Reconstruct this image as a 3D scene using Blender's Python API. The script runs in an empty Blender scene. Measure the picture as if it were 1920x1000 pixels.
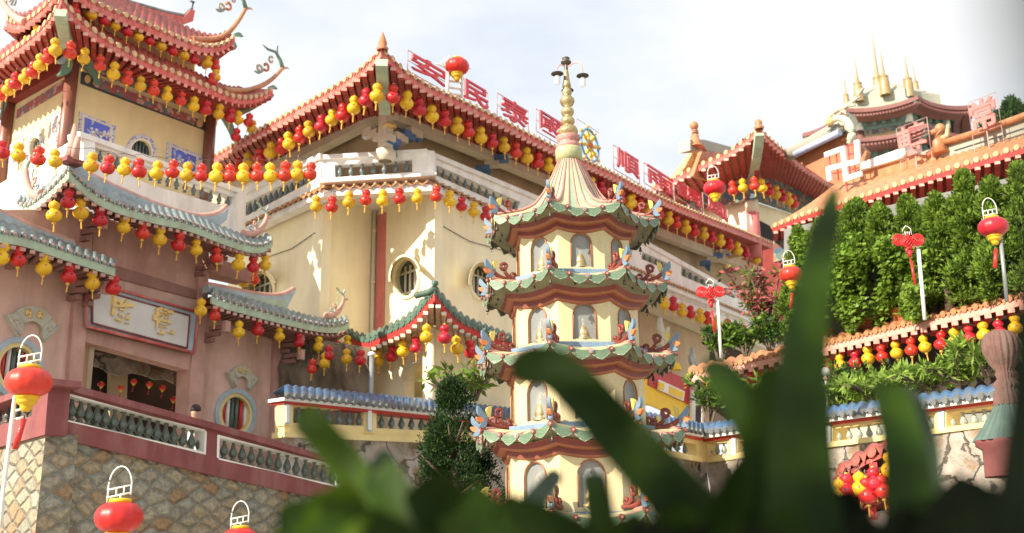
import bpy, bmesh, math, random
from mathutils import Vector, Matrix, geometry
V = Vector
random.seed(7)
R_ = math.radians
S = bpy.context.scene
col = S.collection

# ---------------------------------------------------------------- camera
FPX = 1900.0
PITCH = math.atan(520 / FPX); ROLL = R_(.83)
_F = V((0, math.cos(PITCH), math.sin(PITCH))); _U0 = V((0, -math.sin(PITCH), math.cos(PITCH))); _X = V((1, 0, 0))
CU = _U0 * math.cos(ROLL) + _X * math.sin(ROLL); CR = _X * math.cos(ROLL) - _U0 * math.sin(ROLL); CF = _F
CO = V((0, 0, 1.6))
cd = bpy.data.cameras.new('camera'); cam = bpy.data.objects.new('camera', cd); col.objects.link(cam)
cam.matrix_world = Matrix(((CR.x, CU.x, -CF.x, CO.x), (CR.y, CU.y, -CF.y, CO.y), (CR.z, CU.z, -CF.z, CO.z), (0, 0, 0, 1)))
cd.sensor_width = 36; cd.lens = 36 * FPX / 1920; cd.clip_end = 3000; cd.clip_start = .02
cd.dof.use_dof = True; cd.dof.focus_distance = 12.9; cd.dof.aperture_fstop = 1.6
S.camera = cam
# ---------------------------------------------------------------- world, sun, exposure
SUN_AZ = R_(-128); SUN_EL = R_(30)      # azimuth from +Y towards +X: the sun stands to the left, a touch behind the pagoda line
w = bpy.data.worlds.new('World'); S.world = w; w.use_nodes = True
nt = w.node_tree; nt.nodes.clear()
def nn(t, **k):
    n = nt.nodes.new(t)
    for a, b in k.items(): setattr(n, a, b)
    return n
sky = nn('ShaderNodeTexSky', sky_type='NISHITA', sun_disc=False, sun_elevation=SUN_EL, sun_rotation=SUN_AZ)
tc = nn('ShaderNodeTexCoord'); mp = nn('ShaderNodeMapping'); mp.inputs['Scale'].default_value = (1.2, 1.2, 2.6)
nz = nn('ShaderNodeTexNoise'); nz.inputs['Scale'].default_value = 2.3; nz.inputs['Detail'].default_value = 8; nz.inputs['Roughness'].default_value = .55
cr = nn('ShaderNodeValToRGB'); cr.color_ramp.elements[0].position = .36; cr.color_ramp.elements[0].color = (5.0, 5.45, 6.0, 1)
cr.color_ramp.elements[1].position = .58; cr.color_ramp.elements[1].color = (6.6, 6.6, 6.6, 1)
mx = nn('ShaderNodeMixRGB'); mx.inputs[0].default_value = .93
bg = nn('ShaderNodeBackground'); bg.inputs[1].default_value = .1; wo = nn('ShaderNodeOutputWorld')
L = nt.links.new
L(tc.outputs['Generated'], mp.inputs[0]); L(mp.outputs[0], nz.inputs[0]); L(nz.outputs[0], cr.inputs[0])
L(sky.outputs[0], mx.inputs[1]); L(cr.outputs[0], mx.inputs[2]); L(mx.outputs[0], bg.inputs[0]); L(bg.outputs[0], wo.inputs[0])
sd = bpy.data.lights.new('sun', 'SUN'); sd.energy = 5.0; sd.angle = R_(.55); sd.color = (1, .9, .74)
sun = bpy.data.objects.new('sun', sd); col.objects.link(sun)
SDIR = V((math.sin(SUN_AZ) * math.cos(SUN_EL), math.cos(SUN_AZ) * math.cos(SUN_EL), math.sin(SUN_EL)))
sun.rotation_euler = SDIR.to_track_quat('Z', 'Y').to_euler(); sun.location = SDIR * 50
S.view_settings.view_transform = 'Standard'; S.view_settings.look = 'None'; S.view_settings.exposure = .76; S.view_settings.gamma = 1
S.cycles.max_bounces = 8; S.cycles.use_denoising = True

# ---------------------------------------------------------------- measuring helpers (camera survey of the place)
def ray(px, py): return CF + CR * ((px - 960) / FPX) - CU * ((py - 500) / FPX)
def aty(px, py, Y): v = ray(px, py); return CO + v * (Y / v.y)
def atz(px, py, z): v = ray(px, py); return CO + v * ((z - CO.z) / v.z)
def mpp(px, py, Y): return (aty(px + 1, py, Y) - aty(px, py, Y)).length
class Wall:
    """a vertical plane through a surveyed point, heading az degrees from +Y"""
    def __init__(s, px, py, Y, az):
        s.p = aty(px, py, Y); a = R_(az); s.d = V((math.sin(a), math.cos(a), 0))
        n = V((s.d.y, -s.d.x, 0)); s.n = n if n.dot(CO - s.p) > 0 else -n
        s.rt = s.d if s.d.cross(V((0, 0, 1))).dot(s.n) > 0 else -s.d   # viewer's right
    def at(s, px, py, off=0.):
        v = ray(px, py); q = s.p + s.n * off
        return CO + v * ((q - CO).dot(s.n) / v.dot(s.n))
    def sz(s, px, py, off=0.):
        q = s.at(px, py, off); return ((q - s.p).dot(s.rt), q.z)
    def P(s, a, z, off=0.):
        q = s.p + s.rt * a + s.n * off; return V((q.x, q.y, z))
    def moved(s, off):
        o = Wall.__new__(Wall); o.p = s.p + s.n * off; o.d = s.d; o.n = s.n; o.rt = s.rt; return o
def thru(p, az):
    o = Wall.__new__(Wall); o.p = V(p); a = R_(az); o.d = V((math.sin(a), math.cos(a), 0))
    n = V((o.d.y, -o.d.x, 0)); o.n = n if n.dot(CO - o.p) > 0 else -n
    o.rt = o.d if o.d.cross(V((0, 0, 1))).dot(o.n) > 0 else -o.d
    return o

# ---------------------------------------------------------------- materials
MT = {}
def mat(name, c, rough=.6, var=.12, scale=3., bump=0., bscale=30., metal=0., coat=0., dirt=None, dirt_amt=.5, dscale=1.2, alpha=1., trans=0., pat=None, sss=0., spec=.5, rndv=0.):
    m = bpy.data.materials.new(name); m.use_nodes = True; t = m.node_tree; b = t.nodes['Principled BSDF']
    N = t.nodes.new; K = t.links.new
    uv = N('ShaderNodeTexCoord')
    b.inputs['Roughness'].default_value = rough; b.inputs['Metallic'].default_value = metal
    b.inputs['Specular IOR Level'].default_value = spec
    if coat: b.inputs['Coat Weight'].default_value = coat; b.inputs['Coat Roughness'].default_value = .12
    if alpha < 1: b.inputs['Alpha'].default_value = alpha
    if trans: b.inputs['Transmission Weight'].default_value = trans
    n1 = N('ShaderNodeTexNoise'); n1.inputs['Scale'].default_value = scale; n1.inputs['Detail'].default_value = 5
    K(uv.outputs['Object'], n1.inputs[0])
    rp = N('ShaderNodeMapRange'); rp.inputs[1].default_value = .3; rp.inputs[2].default_value = .7; rp.inputs[3].default_value = 1 - var; rp.inputs[4].default_value = 1 + var
    K(n1.outputs[0], rp.inputs[0])
    base = None
    if pat and pat[0] == 'mosaic':          # small square tesserae with pale joints
        br = N('ShaderNodeTexBrick'); br.offset = 0; br.squash = 1
        br.inputs['Scale'].default_value = 1; br.inputs['Brick Width'].default_value = pat[1]; br.inputs['Row Height'].default_value = pat[1]
        br.inputs['Mortar Size'].default_value = pat[1] * .09; br.inputs['Mortar Smooth'].default_value = .3; br.inputs['Bias'].default_value = 0
        br.inputs['Color1'].default_value = (*[x * .93 for x in c], 1); br.inputs['Color2'].default_value = (*[min(1, x * 1.05) for x in c], 1)
        br.inputs['Mortar'].default_value = (*[x * pat[2] for x in c], 1)
        K(uv.outputs['UV'], br.inputs[0]); base = br.outputs[0]
        bp = N('ShaderNodeBump'); bp.inputs['Strength'].default_value = .35; bp.inputs['Distance'].default_value = .004; bp.invert = True
        K(br.outputs['Fac'], bp.inputs['Height']); K(bp.outputs[0], b.inputs['Normal'])
    if pat and pat[0] == 'rubble':          # laid stones in grey mortar
        mpn = N('ShaderNodeMapping'); mpn.inputs['Rotation'].default_value = (0, 0, R_(pat[2])); mpn.inputs['Scale'].default_value = (pat[1], pat[1] * pat[3], 1)
        dz = N('ShaderNodeTexNoise'); dz.inputs['Scale'].default_value = 2.5
        K(uv.outputs['UV'], dz.inputs[0])
        ad = N('ShaderNodeMixRGB'); ad.inputs[0].default_value = .06; K(uv.outputs['UV'], ad.inputs[1]); K(dz.outputs['Color'], ad.inputs[2])
        K(ad.outputs[0], mpn.inputs[0])
        v1 = N('ShaderNodeTexVoronoi'); v1.inputs['Randomness'].default_value = pat[4]; v1.voronoi_dimensions = '2D'; v1.inputs['Scale'].default_value = 1
        v2 = N('ShaderNodeTexVoronoi'); v2.feature = 'DISTANCE_TO_EDGE'; v2.inputs['Randomness'].default_value = pat[4]; v2.voronoi_dimensions = '2D'; v2.inputs['Scale'].default_value = 1
        K(mpn.outputs[0], v1.inputs[0]); K(mpn.outputs[0], v2.inputs[0])
        sx = N('ShaderNodeSeparateColor'); K(v1.outputs['Color'], sx.inputs[0])
        rr = N('ShaderNodeValToRGB'); e = rr.color_ramp.elements
        cols = pat[5]; e[0].color = (*cols[0], 1); e[1].color = (*cols[-1], 1)
        for i, cc in enumerate(cols[1:-1]): q = e.new((i + 1) / (len(cols) - 1)); q.color = (*cc, 1)
        K(sx.outputs[0], rr.inputs[0])
        fn = N('ShaderNodeTexNoise'); fn.inputs['Scale'].default_value = 14; fn.inputs['Detail'].default_value = 6; K(uv.outputs['UV'], fn.inputs[0])
        mu = N('ShaderNodeMixRGB'); mu.blend_type = 'OVERLAY'; mu.inputs[0].default_value = .75; K(rr.outputs[0], mu.inputs[1]); K(fn.outputs[0], mu.inputs[2])
        st = N('ShaderNodeMapRange'); st.inputs[1].default_value = .015; st.inputs[2].default_value = .055; K(v2.outputs['Distance'], st.inputs[0])
        mm = N('ShaderNodeMixRGB'); mm.inputs[1].default_value = (*pat[6], 1); K(st.outputs[0], mm.inputs[0]); K(mu.outputs[0], mm.inputs[2]); base = mm.outputs[0]
        hh = N('ShaderNodeMath'); hh.operation = 'MULTIPLY_ADD'; hh.inputs[1].default_value = .5; K(fn.outputs[0], hh.inputs[0])
        s2 = N('ShaderNodeMapRange'); s2.inputs[1].default_value = 0; s2.inputs[2].default_value = .2; K(v2.outputs['Distance'], s2.inputs[0]); K(s2.outputs[0], hh.inputs[2])
        bp = N('ShaderNodeBump'); bp.inputs['Strength'].default_value = .9; bp.inputs['Distance'].default_value = .06
        K(hh.outputs[0], bp.inputs['Height']); K(bp.outputs[0], b.inputs['Normal'])
    if pat and pat[0] == 'flowers':          # painted ornament: blobs of a few colours
        v1 = N('ShaderNodeTexVoronoi'); v1.inputs['Scale'].default_value = pat[1]; K(uv.outputs['Object'], v1.inputs[0])
        sx = N('ShaderNodeSeparateColor'); K(v1.outputs['Color'], sx.inputs[0])
        rr = N('ShaderNodeValToRGB'); rr.color_ramp.interpolation = 'CONSTANT'; e = rr.color_ramp.elements; cols = pat[2]
        e[0].color = (*cols[0], 1); e[1].color = (*cols[-1], 1); e[1].position = (len(cols) - 1) / len(cols)
        for i, cc in enumerate(cols[1:-1]): q = e.new((i + 1) / len(cols)); q.color = (*cc, 1)
        K(sx.outputs[0], rr.inputs[0]); base = rr.outputs[0]
    if pat and pat[0] == 'rock':             # weathered pale rock with cracks
        n5 = N('ShaderNodeTexNoise'); n5.inputs['Scale'].default_value = 1.6; n5.inputs['Detail'].default_value = 9; n5.inputs['Roughness'].default_value = .62; K(uv.outputs['Object'], n5.inputs[0])
        rr = N('ShaderNodeValToRGB'); e = rr.color_ramp.elements; e[0].position = .3; e[0].color = (.13, .11, .08, 1); e[1].position = .72; e[1].color = (.55, .49, .43, 1)
        for ps, cc in ((.42, (.30, .21, .13, 1)), (.50, (.36, .33, .28, 1)), (.58, (.46, .37, .31, 1))): q = e.new(ps); q.color = cc
        K(n5.outputs[0], rr.inputs[0]); base = rr.outputs[0]
        v2 = N('ShaderNodeTexVoronoi'); v2.feature = 'DISTANCE_TO_EDGE'; v2.inputs['Scale'].default_value = 1.7
        ad = N('ShaderNodeMixRGB'); ad.inputs[0].default_value = .45; K(uv.outputs['Object'], ad.inputs[1]); K(n5.outputs['Color'], ad.inputs[2]); K(ad.outputs[0], v2.inputs[0])
        s2 = N('ShaderNodeMapRange'); s2.inputs[2].default_value = .025; s2.inputs[3].default_value = .45; K(v2.outputs['Distance'], s2.inputs[0])
        mm = N('ShaderNodeMixRGB'); mm.inputs[1].default_value = (.15, .12, .09, 1); K(s2.outputs[0], mm.inputs[0]); K(base, mm.inputs[2]); base = mm.outputs[0]
        hh = N('ShaderNodeMath'); hh.operation = 'MULTIPLY_ADD'; hh.inputs[1].default_value = 1.2; K(n5.outputs[0], hh.inputs[0]); K(s2.outputs[0], hh.inputs[2])
        bp = N('ShaderNodeBump'); bp.inputs['Strength'].default_value = 1; bp.inputs['Distance'].default_value = .15; K(hh.outputs[0], bp.inputs['Height']); K(bp.outputs[0], b.inputs['Normal'])
    if pat and pat[0] == 'vein':
        wv = N('ShaderNodeTexNoise'); wv.inputs['Scale'].default_value = pat[1]; K(uv.outputs['Object'], wv.inputs[0])
        rr = N('ShaderNodeValToRGB'); rr.color_ramp.elements[0].color = (*c, 1); rr.color_ramp.elements[1].color = (*pat[2], 1)
        rr.color_ramp.elements[0].position = .38; rr.color_ramp.elements[1].position = .62; K(wv.outputs[0], rr.inputs[0]); base = rr.outputs[0]
    mul = N('ShaderNodeMixRGB'); mul.blend_type = 'MULTIPLY'; mul.inputs[0].default_value = 1
    if base is None: mul.inputs[1].default_value = (*c, 1)
    else: K(base, mul.inputs[1])
    K(rp.outputs[0], mul.inputs[2]); out = mul.outputs[0]
    if dirt:
        n2 = N('ShaderNodeTexNoise'); n2.inputs['Scale'].default_value = dscale; n2.inputs['Detail'].default_value = 9; n2.inputs['Roughness'].default_value = .65
        mpn = N('ShaderNodeMapping'); mpn.inputs['Scale'].default_value = (1, 1, .22); K(uv.outputs['Object'], mpn.inputs[0]); K(mpn.outputs[0], n2.inputs[0])
        r2 = N('ShaderNodeMapRange'); r2.inputs[1].default_value = .46; r2.inputs[2].default_value = .72; r2.inputs[3].default_value = 0; r2.inputs[4].default_value = dirt_amt; K(n2.outputs[0], r2.inputs[0])
        m2 = N('ShaderNodeMixRGB'); m2.inputs[2].default_value = (*dirt, 1); K(r2.outputs[0], m2.inputs[0]); K(out, m2.inputs[1]); out = m2.outputs[0]
    if rndv:                                 # each copy a little more or less faded
        oi = N('ShaderNodeObjectInfo'); ho = N('ShaderNodeHueSaturation'); r3 = N('ShaderNodeMapRange'); r3.inputs[3].default_value = 1 - rndv; r3.inputs[4].default_value = 1.02
        r4 = N('ShaderNodeMapRange'); r4.inputs[3].default_value = .5 - rndv * .03; r4.inputs[4].default_value = .5 + rndv * .03
        K(oi.outputs['Random'], r3.inputs[0]); K(oi.outputs['Random'], r4.inputs[0]); K(r3.outputs[0], ho.inputs['Value']); K(r4.outputs[0], ho.inputs['Hue']); K(out, ho.inputs['Color']); out = ho.outputs[0]
    K(out, b.inputs['Base Color'])
    if bump and not (pat and pat[0] in ('mosaic', 'rubble', 'rock')):
        n3 = N('ShaderNodeTexNoise'); n3.inputs['Scale'].default_value = bscale; n3.inputs['Detail'].default_value = 6; K(uv.outputs['Object'], n3.inputs[0])
        bp = N('ShaderNodeBump'); bp.inputs['Strength'].default_value = bump; bp.inputs['Distance'].default_value = .02; K(n3.outputs[0], bp.inputs['Height']); K(bp.outputs[0], b.inputs['Normal'])
    if sss:
        tr = N('ShaderNodeBsdfTranslucent'); ms = N('ShaderNodeMixShader'); ms.inputs[0].default_value = sss
        K(out, tr.inputs[0]); K(b.outputs[0], ms.inputs[1]); K(tr.outputs[0], ms.inputs[2]); K(ms.outputs[0], t.nodes['Material Output'].inputs[0])
    MT[name] = m; return m
mat('cream', (.90, .80, .55), .8, .05, 1.5, .15, 40, dirt=(.52, .42, .26), dirt_amt=.28, dscale=1.8)
mat('cream_beam', (.72, .64, .50), .8, .06, 2, .15, 40, dirt=(.35, .3, .24), dirt_amt=.4)
mat('shade_wall', (.52, .40, .26), .85, .08, 1.2, dirt=(.3, .22, .15), dirt_amt=.5)  # darker cream for set-back walls, their shade put into the colour
mat('white_stone', (.86, .83, .78), .75, .06, 2, .15, 30, dirt=(.42, .38, .32), dirt_amt=.45, dscale=2)
mat('tower_yellow', (.78, .64, .36), .8, .06, 1.5, .1, 30, dirt=(.5, .4, .24), dirt_amt=.3)
mat('ochre', (.62, .40, .18), .8, .1, 2, .1)
mat('pink', (.56, .33, .27), .85, .12, 2.2, .25, 30, dirt=(.28, .13, .09), dirt_amt=.65, dscale=1.1)
mat('pink_pale', (.67, .44, .36), .85, .12, 2, .25, 30, dirt=(.38, .22, .13), dirt_amt=.7, dscale=1.3)
mat('pink_dark', (.33, .17, .14), .8, .12, 3, .2, 30, dirt=(.2, .1, .08), dirt_amt=.5)
mat('rail_red', (.23, .065, .065), .8, .16, 3, .3, 30, dirt=(.40, .22, .2), dirt_amt=.45, dscale=2.5)
mat('red', (.52, .035, .03), .5, .12, 3, .1, dirt=(.22, .03, .02), dirt_amt=.4)
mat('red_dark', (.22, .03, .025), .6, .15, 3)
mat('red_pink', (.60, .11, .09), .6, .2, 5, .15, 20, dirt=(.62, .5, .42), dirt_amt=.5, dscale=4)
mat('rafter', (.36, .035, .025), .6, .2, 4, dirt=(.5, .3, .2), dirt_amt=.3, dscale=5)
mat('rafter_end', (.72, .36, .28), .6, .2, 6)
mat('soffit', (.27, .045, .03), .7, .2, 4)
mat('soffit_pale', (.60, .42, .26), .7, .15, 3)
mat('tile_end', (.62, .42, .22), .5, .3, 8, dirt=(.2, .08, .04), dirt_amt=.5, dscale=7)
mat('tile_red', (.42, .08, .055), .5, .3, 5, .2, dirt=(.10, .05, .04), dirt_amt=.85, dscale=3)
mat('tile_orange', (.50, .22, .10), .45, .25, 5, .2, dirt=(.25, .12, .07), dirt_amt=.5, dscale=3)
mat('tile_green', (.10, .17, .13), .4, .3, 8, .2, dirt=(.05, .06, .05), dirt_amt=.6, dscale=4)
mat('tile_slate', (.27, .32, .31), .6, .2, 6, .3, dirt=(.12, .13, .14), dirt_amt=.7, dscale=3)
mat('tile_blue', (.06, .14, .28), .35, .35, 7, .2, dirt=(.12, .12, .12), dirt_amt=.6, dscale=4)
mat('slate_line', (.05, .06, .07), .6)
mat('jade', (.40, .50, .36), .65, .12, 4, .2, dirt=(.30, .25, .2), dirt_amt=.5, dscale=3)
mat('jade_deep', (.16, .30, .22), .6, .2, 4)
mat('ridge_pink', (.62, .34, .28), .7, .15, 4, .2, dirt=(.3, .2, .16), dirt_amt=.5, dscale=3)
mat('ridge_blue', (.38, .46, .50), .7, .15, 4, .2, dirt=(.3, .25, .2), dirt_amt=.4, dscale=3)
mat('plaque', (.66, .64, .60), .7, .05, 3, .05)
mat('gold', (.80, .56, .20), .4, .12, 12, coat=.2)
mat('gold_metal', (.46, .36, .18), .42, .3, 14, .2, 40, metal=.55, dirt=(.25, .2, .1), dirt_amt=.5, dscale=9)
mat('blue_frame', (.40, .48, .53), .7, .12, 4)
mat('yellow_paint', (.82, .66, .30), .65, .07, 3, .1, dirt=(.5, .4, .22), dirt_amt=.3)
mat('yellow_bright', (.85, .56, .03), .6, .06, 3)
mat('white', (.82, .81, .78), .6, .05, 4)
mat('white_metal', (.80, .79, .75), .35, .08, 6, dirt=(.4, .36, .3), dirt_amt=.3, dscale=8)
mat('blue_paint', (.10, .20, .42), .5, .2, 5)
mat('blue_panel', (.12, .16, .62), .5, .15, 6)
mat('blue_pale', (.42, .50, .72), .6, .15, 6)
mat('baluster_green', (.085, .115, .09), .35, .3, 8, .2, dirt=(.25, .25, .2), dirt_amt=.4, dscale=9, coat=.3)
mat('baluster_slate', (.11, .15, .16), .35, .3, 8, .2, dirt=(.3, .3, .28), dirt_amt=.4, dscale=9, coat=.3)
mat('baluster_pale', (.30, .34, .29), .4, .25, 8, .2, dirt=(.6, .58, .5), dirt_amt=.5, dscale=7)
mat('brown_column', (.24, .09, .06), .4, .12, 3, coat=.2)
mat('pink_column', (.62, .18, .17), .4, .1, 3)
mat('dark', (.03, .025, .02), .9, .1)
mat('interior', (.05, .035, .028), .9, .3, 1.5)  # near-black: the darkness of unlit rooms is put into the colour
mat('glass', (.10, .11, .11), .15, .1)
mat('pane', (.42, .45, .45), .12, .15, 2, alpha=.55)
mat('window_metal', (.55, .55, .50), .4)
mat('frieze', (.40, .12, .12), .7, .1, 4, pat=('flowers', 9, [(.36, .10, .11), (.42, .14, .12), (.12, .20, .22), (.36, .10, .11), (.55, .36, .28)]))
mat('painted_beam', (.3, .3, .3), .7, .1, 4, pat=('flowers', 5, [(.10, .17, .18), (.30, .20, .10), (.20, .07, .05), (.28, .26, .2), (.07, .11, .17), (.09, .16, .12)]))
mat('mosaic_rim', (.6, .6, .7), .5, .1, 4, pat=('flowers', 22, [(.62, .6, .7), (.14, .2, .62), (.7, .62, .6), (.62, .5, .6), (.5, .58, .7)]))
mat('blue_bloom', (.12, .16, .62), .5, .1, 6, pat=('flowers', 9, [(.10, .14, .60), (.10, .14, .60), (.12, .17, .64), (.40, .45, .68), (.10, .14, .60), (.10, .13, .58)]))
mat('pale_bloom', (.12, .16, .62), .5, .1, 6, pat=('flowers', 9, [(.62, .68, .78), (.60, .66, .76), (.62, .5, .5), (.58, .66, .78), (.45, .5, .6)]))
mat('lantern_red', (.64, .018, .016), .42, .1, 14, .15, 60, coat=.12, rndv=.22)
mat('lantern_yellow', (.82, .48, .012), .45, .1, 14, .15, 60, coat=.1, rndv=.2)
mat('mark_dark', (.10, .01, .02), .6)
mat('mark_orange', (.62, .16, .02), .6)
mat('tassel_gold', (.75, .42, .06), .7, .2, 30)
mat('silk_red', (.60, .02, .02), .45, .12, 10, .2, 50, coat=.2)
mat('rubber', (.05, .05, .05), .7)
mat('sign_red', (.60, .06, .08), .45, .12, 5)
mat('sign_red_hazed', (.66, .20, .18), .45, .12, 5)  # sign red washed paler: the lens haze is put into the colour
mat('wire', (.45, .30, .28), .5)
mat('wheel_blue', (.10, .34, .52), .45, .1, 5)
mat('stone_rubble', (.4, .35, .28), .9, .1, 1, pat=('rubble', 3.3, 48, 1.5, .5, [(.25, .24, .19), (.36, .29, .18), (.30, .28, .22), (.30, .19, .10), (.36, .33, .25), (.27, .265, .22)], (.22, .215, .19)))
mat('quoin', (.4, .35, .28), .9, .1, 1, pat=('rubble', 3.4, 2, 1.7, .6, [(.22, .20, .165), (.34, .26, .17), (.25, .23, .195), (.24, .11, .06), (.30, .27, .215)], (.205, .195, .175)))
mat('cliff', (.4, .36, .3), .95, .15, 1, pat=('rock',))
mat('rock_dark', (.20, .15, .10), .95, .3, 1.4, 1., 5, dirt=(.05, .04, .03), dirt_amt=.8, dscale=2.5)
mat('rock_grey', (.22, .22, .21), .9, .25, 1.2, .7, 5)
mat('mos_yellow', (.76, .65, .37), .4, .05, 3, dirt=(.42, .34, .2), dirt_amt=.4, dscale=5, pat=('mosaic', .017, .78))
mat('mos_green', (.15, .23, .14), .35, .15, 4, pat=('mosaic', .020, .45))
mat('mos_olive', (.24, .24, .14), .45, .15, 4, pat=('mosaic', .021, .5))
mat('mos_red', (.20, .04, .03), .4, .15, 4, pat=('mosaic', .020, 1.25))
mat('mos_orange', (.40, .14, .07), .4, .15, 4, pat=('mosaic', .020, .7))
mat('mos_blue', (.24, .34, .46), .35, .12, 4, pat=('mosaic', .023, .65))
mat('mos_pink', (.60, .29, .25), .35, .14, 4, pat=('mosaic', .018, .6))
mat('mos_pale', (.58, .57, .33), .35, .1, 4, pat=('mosaic', .018, .75))
mat('mos_ring', (.46, .47, .25), .35, .1, 4, pat=('mosaic', .018, .75))
mat('mos_jade', (.34, .44, .30), .35, .1, 4, pat=('mosaic', .018, .75))
mat('mos_fin_blue', (.17, .26, .36), .35, .12, 8, pat=('mosaic', .015, .7))
mat('mos_fin_orange', (.70, .22, .07), .35, .12, 8, pat=('mosaic', .015, .7))
mat('mos_fin_yellow', (.66, .52, .14), .35, .12, 8, pat=('mosaic', .015, .7))
mat('bronze', (.10, .085, .07), .45, .2, 8, metal=.5)
mat('lamp_glass', (.75, .76, .76), .08, .02, alpha=.45)
mat('leaf_conifer', (.15, .235, .025), .6, .5, 1.6, sss=.25, spec=.25)
mat('leaf_conifer_dark', (.04, .09, .02), .6, .5, 1.6, sss=.2, spec=.25)
mat('leaf_ivy', (.15, .25, .03), .45, .55, 1.8, sss=.3, spec=.25)
mat('leaf_bush', (.24, .36, .06), .5, .4, 2.5, sss=.3, spec=.25)
mat('leaf_red', (.42, .12, .12), .55, .4, 4, sss=.25, spec=.25)
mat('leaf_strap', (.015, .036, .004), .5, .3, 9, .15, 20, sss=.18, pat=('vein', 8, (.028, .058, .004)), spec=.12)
mat('leaf_strap_bright', (.05, .10, .006), .5, .3, 9, .15, 20, sss=.3, pat=('vein', 8, (.09, .15, .008)), spec=.12)  # brighter leaf copy: sunlight on the left tips is put into the colour
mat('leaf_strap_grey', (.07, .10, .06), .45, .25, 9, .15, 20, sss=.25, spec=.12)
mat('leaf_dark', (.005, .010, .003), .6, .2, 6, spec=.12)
mat('leaf_conifer_deep', (.02, .045, .013), .6, .5, 1.6, sss=.15, spec=.2)
mat('bark', (.14, .10, .07), .9, .2, 8, .5, 20)
mat('ground', (.42, .39, .32), .95, .25, .5, .5, 6)
mat('skin', (.48, .28, .19), .6, .05, 8)
mat('hair', (.03, .02, .018), .6)
mat('shirt', (.55, .62, .72), .8, .05, 8)
mat('trousers', (.04, .045, .06), .8, .05)
mat('terracotta', (.50, .20, .10), .8, .15, 4, .2)
mat('far_red', (.20, .08, .07), .7, .1, 1)  # far pagoda colours paled, distance haze put into the tones
mat('far_green', (.16, .24, .21), .7, .15, .6)
mat('far_cream', (.36, .35, .28), .6, .08, .8)
mat('far_gold', (.36, .25, .11), .4, .15, 1)
mat('pipe', (.30, .32, .32), .4, .1, 5, metal=.4)
mat('x', (.5, .5, .5)); mat('ochre_wall', (.66, .48, .24), .8, .08, 2, .1); mat('plaque_fan', (.50, .48, .38), .75, .08, 5, .2)
mat('tile_brown', (.40, .17, .08), .6, .15, 3, .2)
mat('tile_grey', (.15, .16, .16), .6, .25, 6, .3, dirt=(.1, .1, .1), dirt_amt=.6, dscale=4)
mat('terracotta_pale', (.16, .085, .07), .85, .2, 9, .4, 30, dirt=(.2, .17, .14), dirt_amt=.6, dscale=6)
mat('tile_green_pale', (.09, .14, .12), .55, .2, 6, .2)
mat('pot', (.45, .14, .05), .8, .2, 5, .2)

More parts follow.
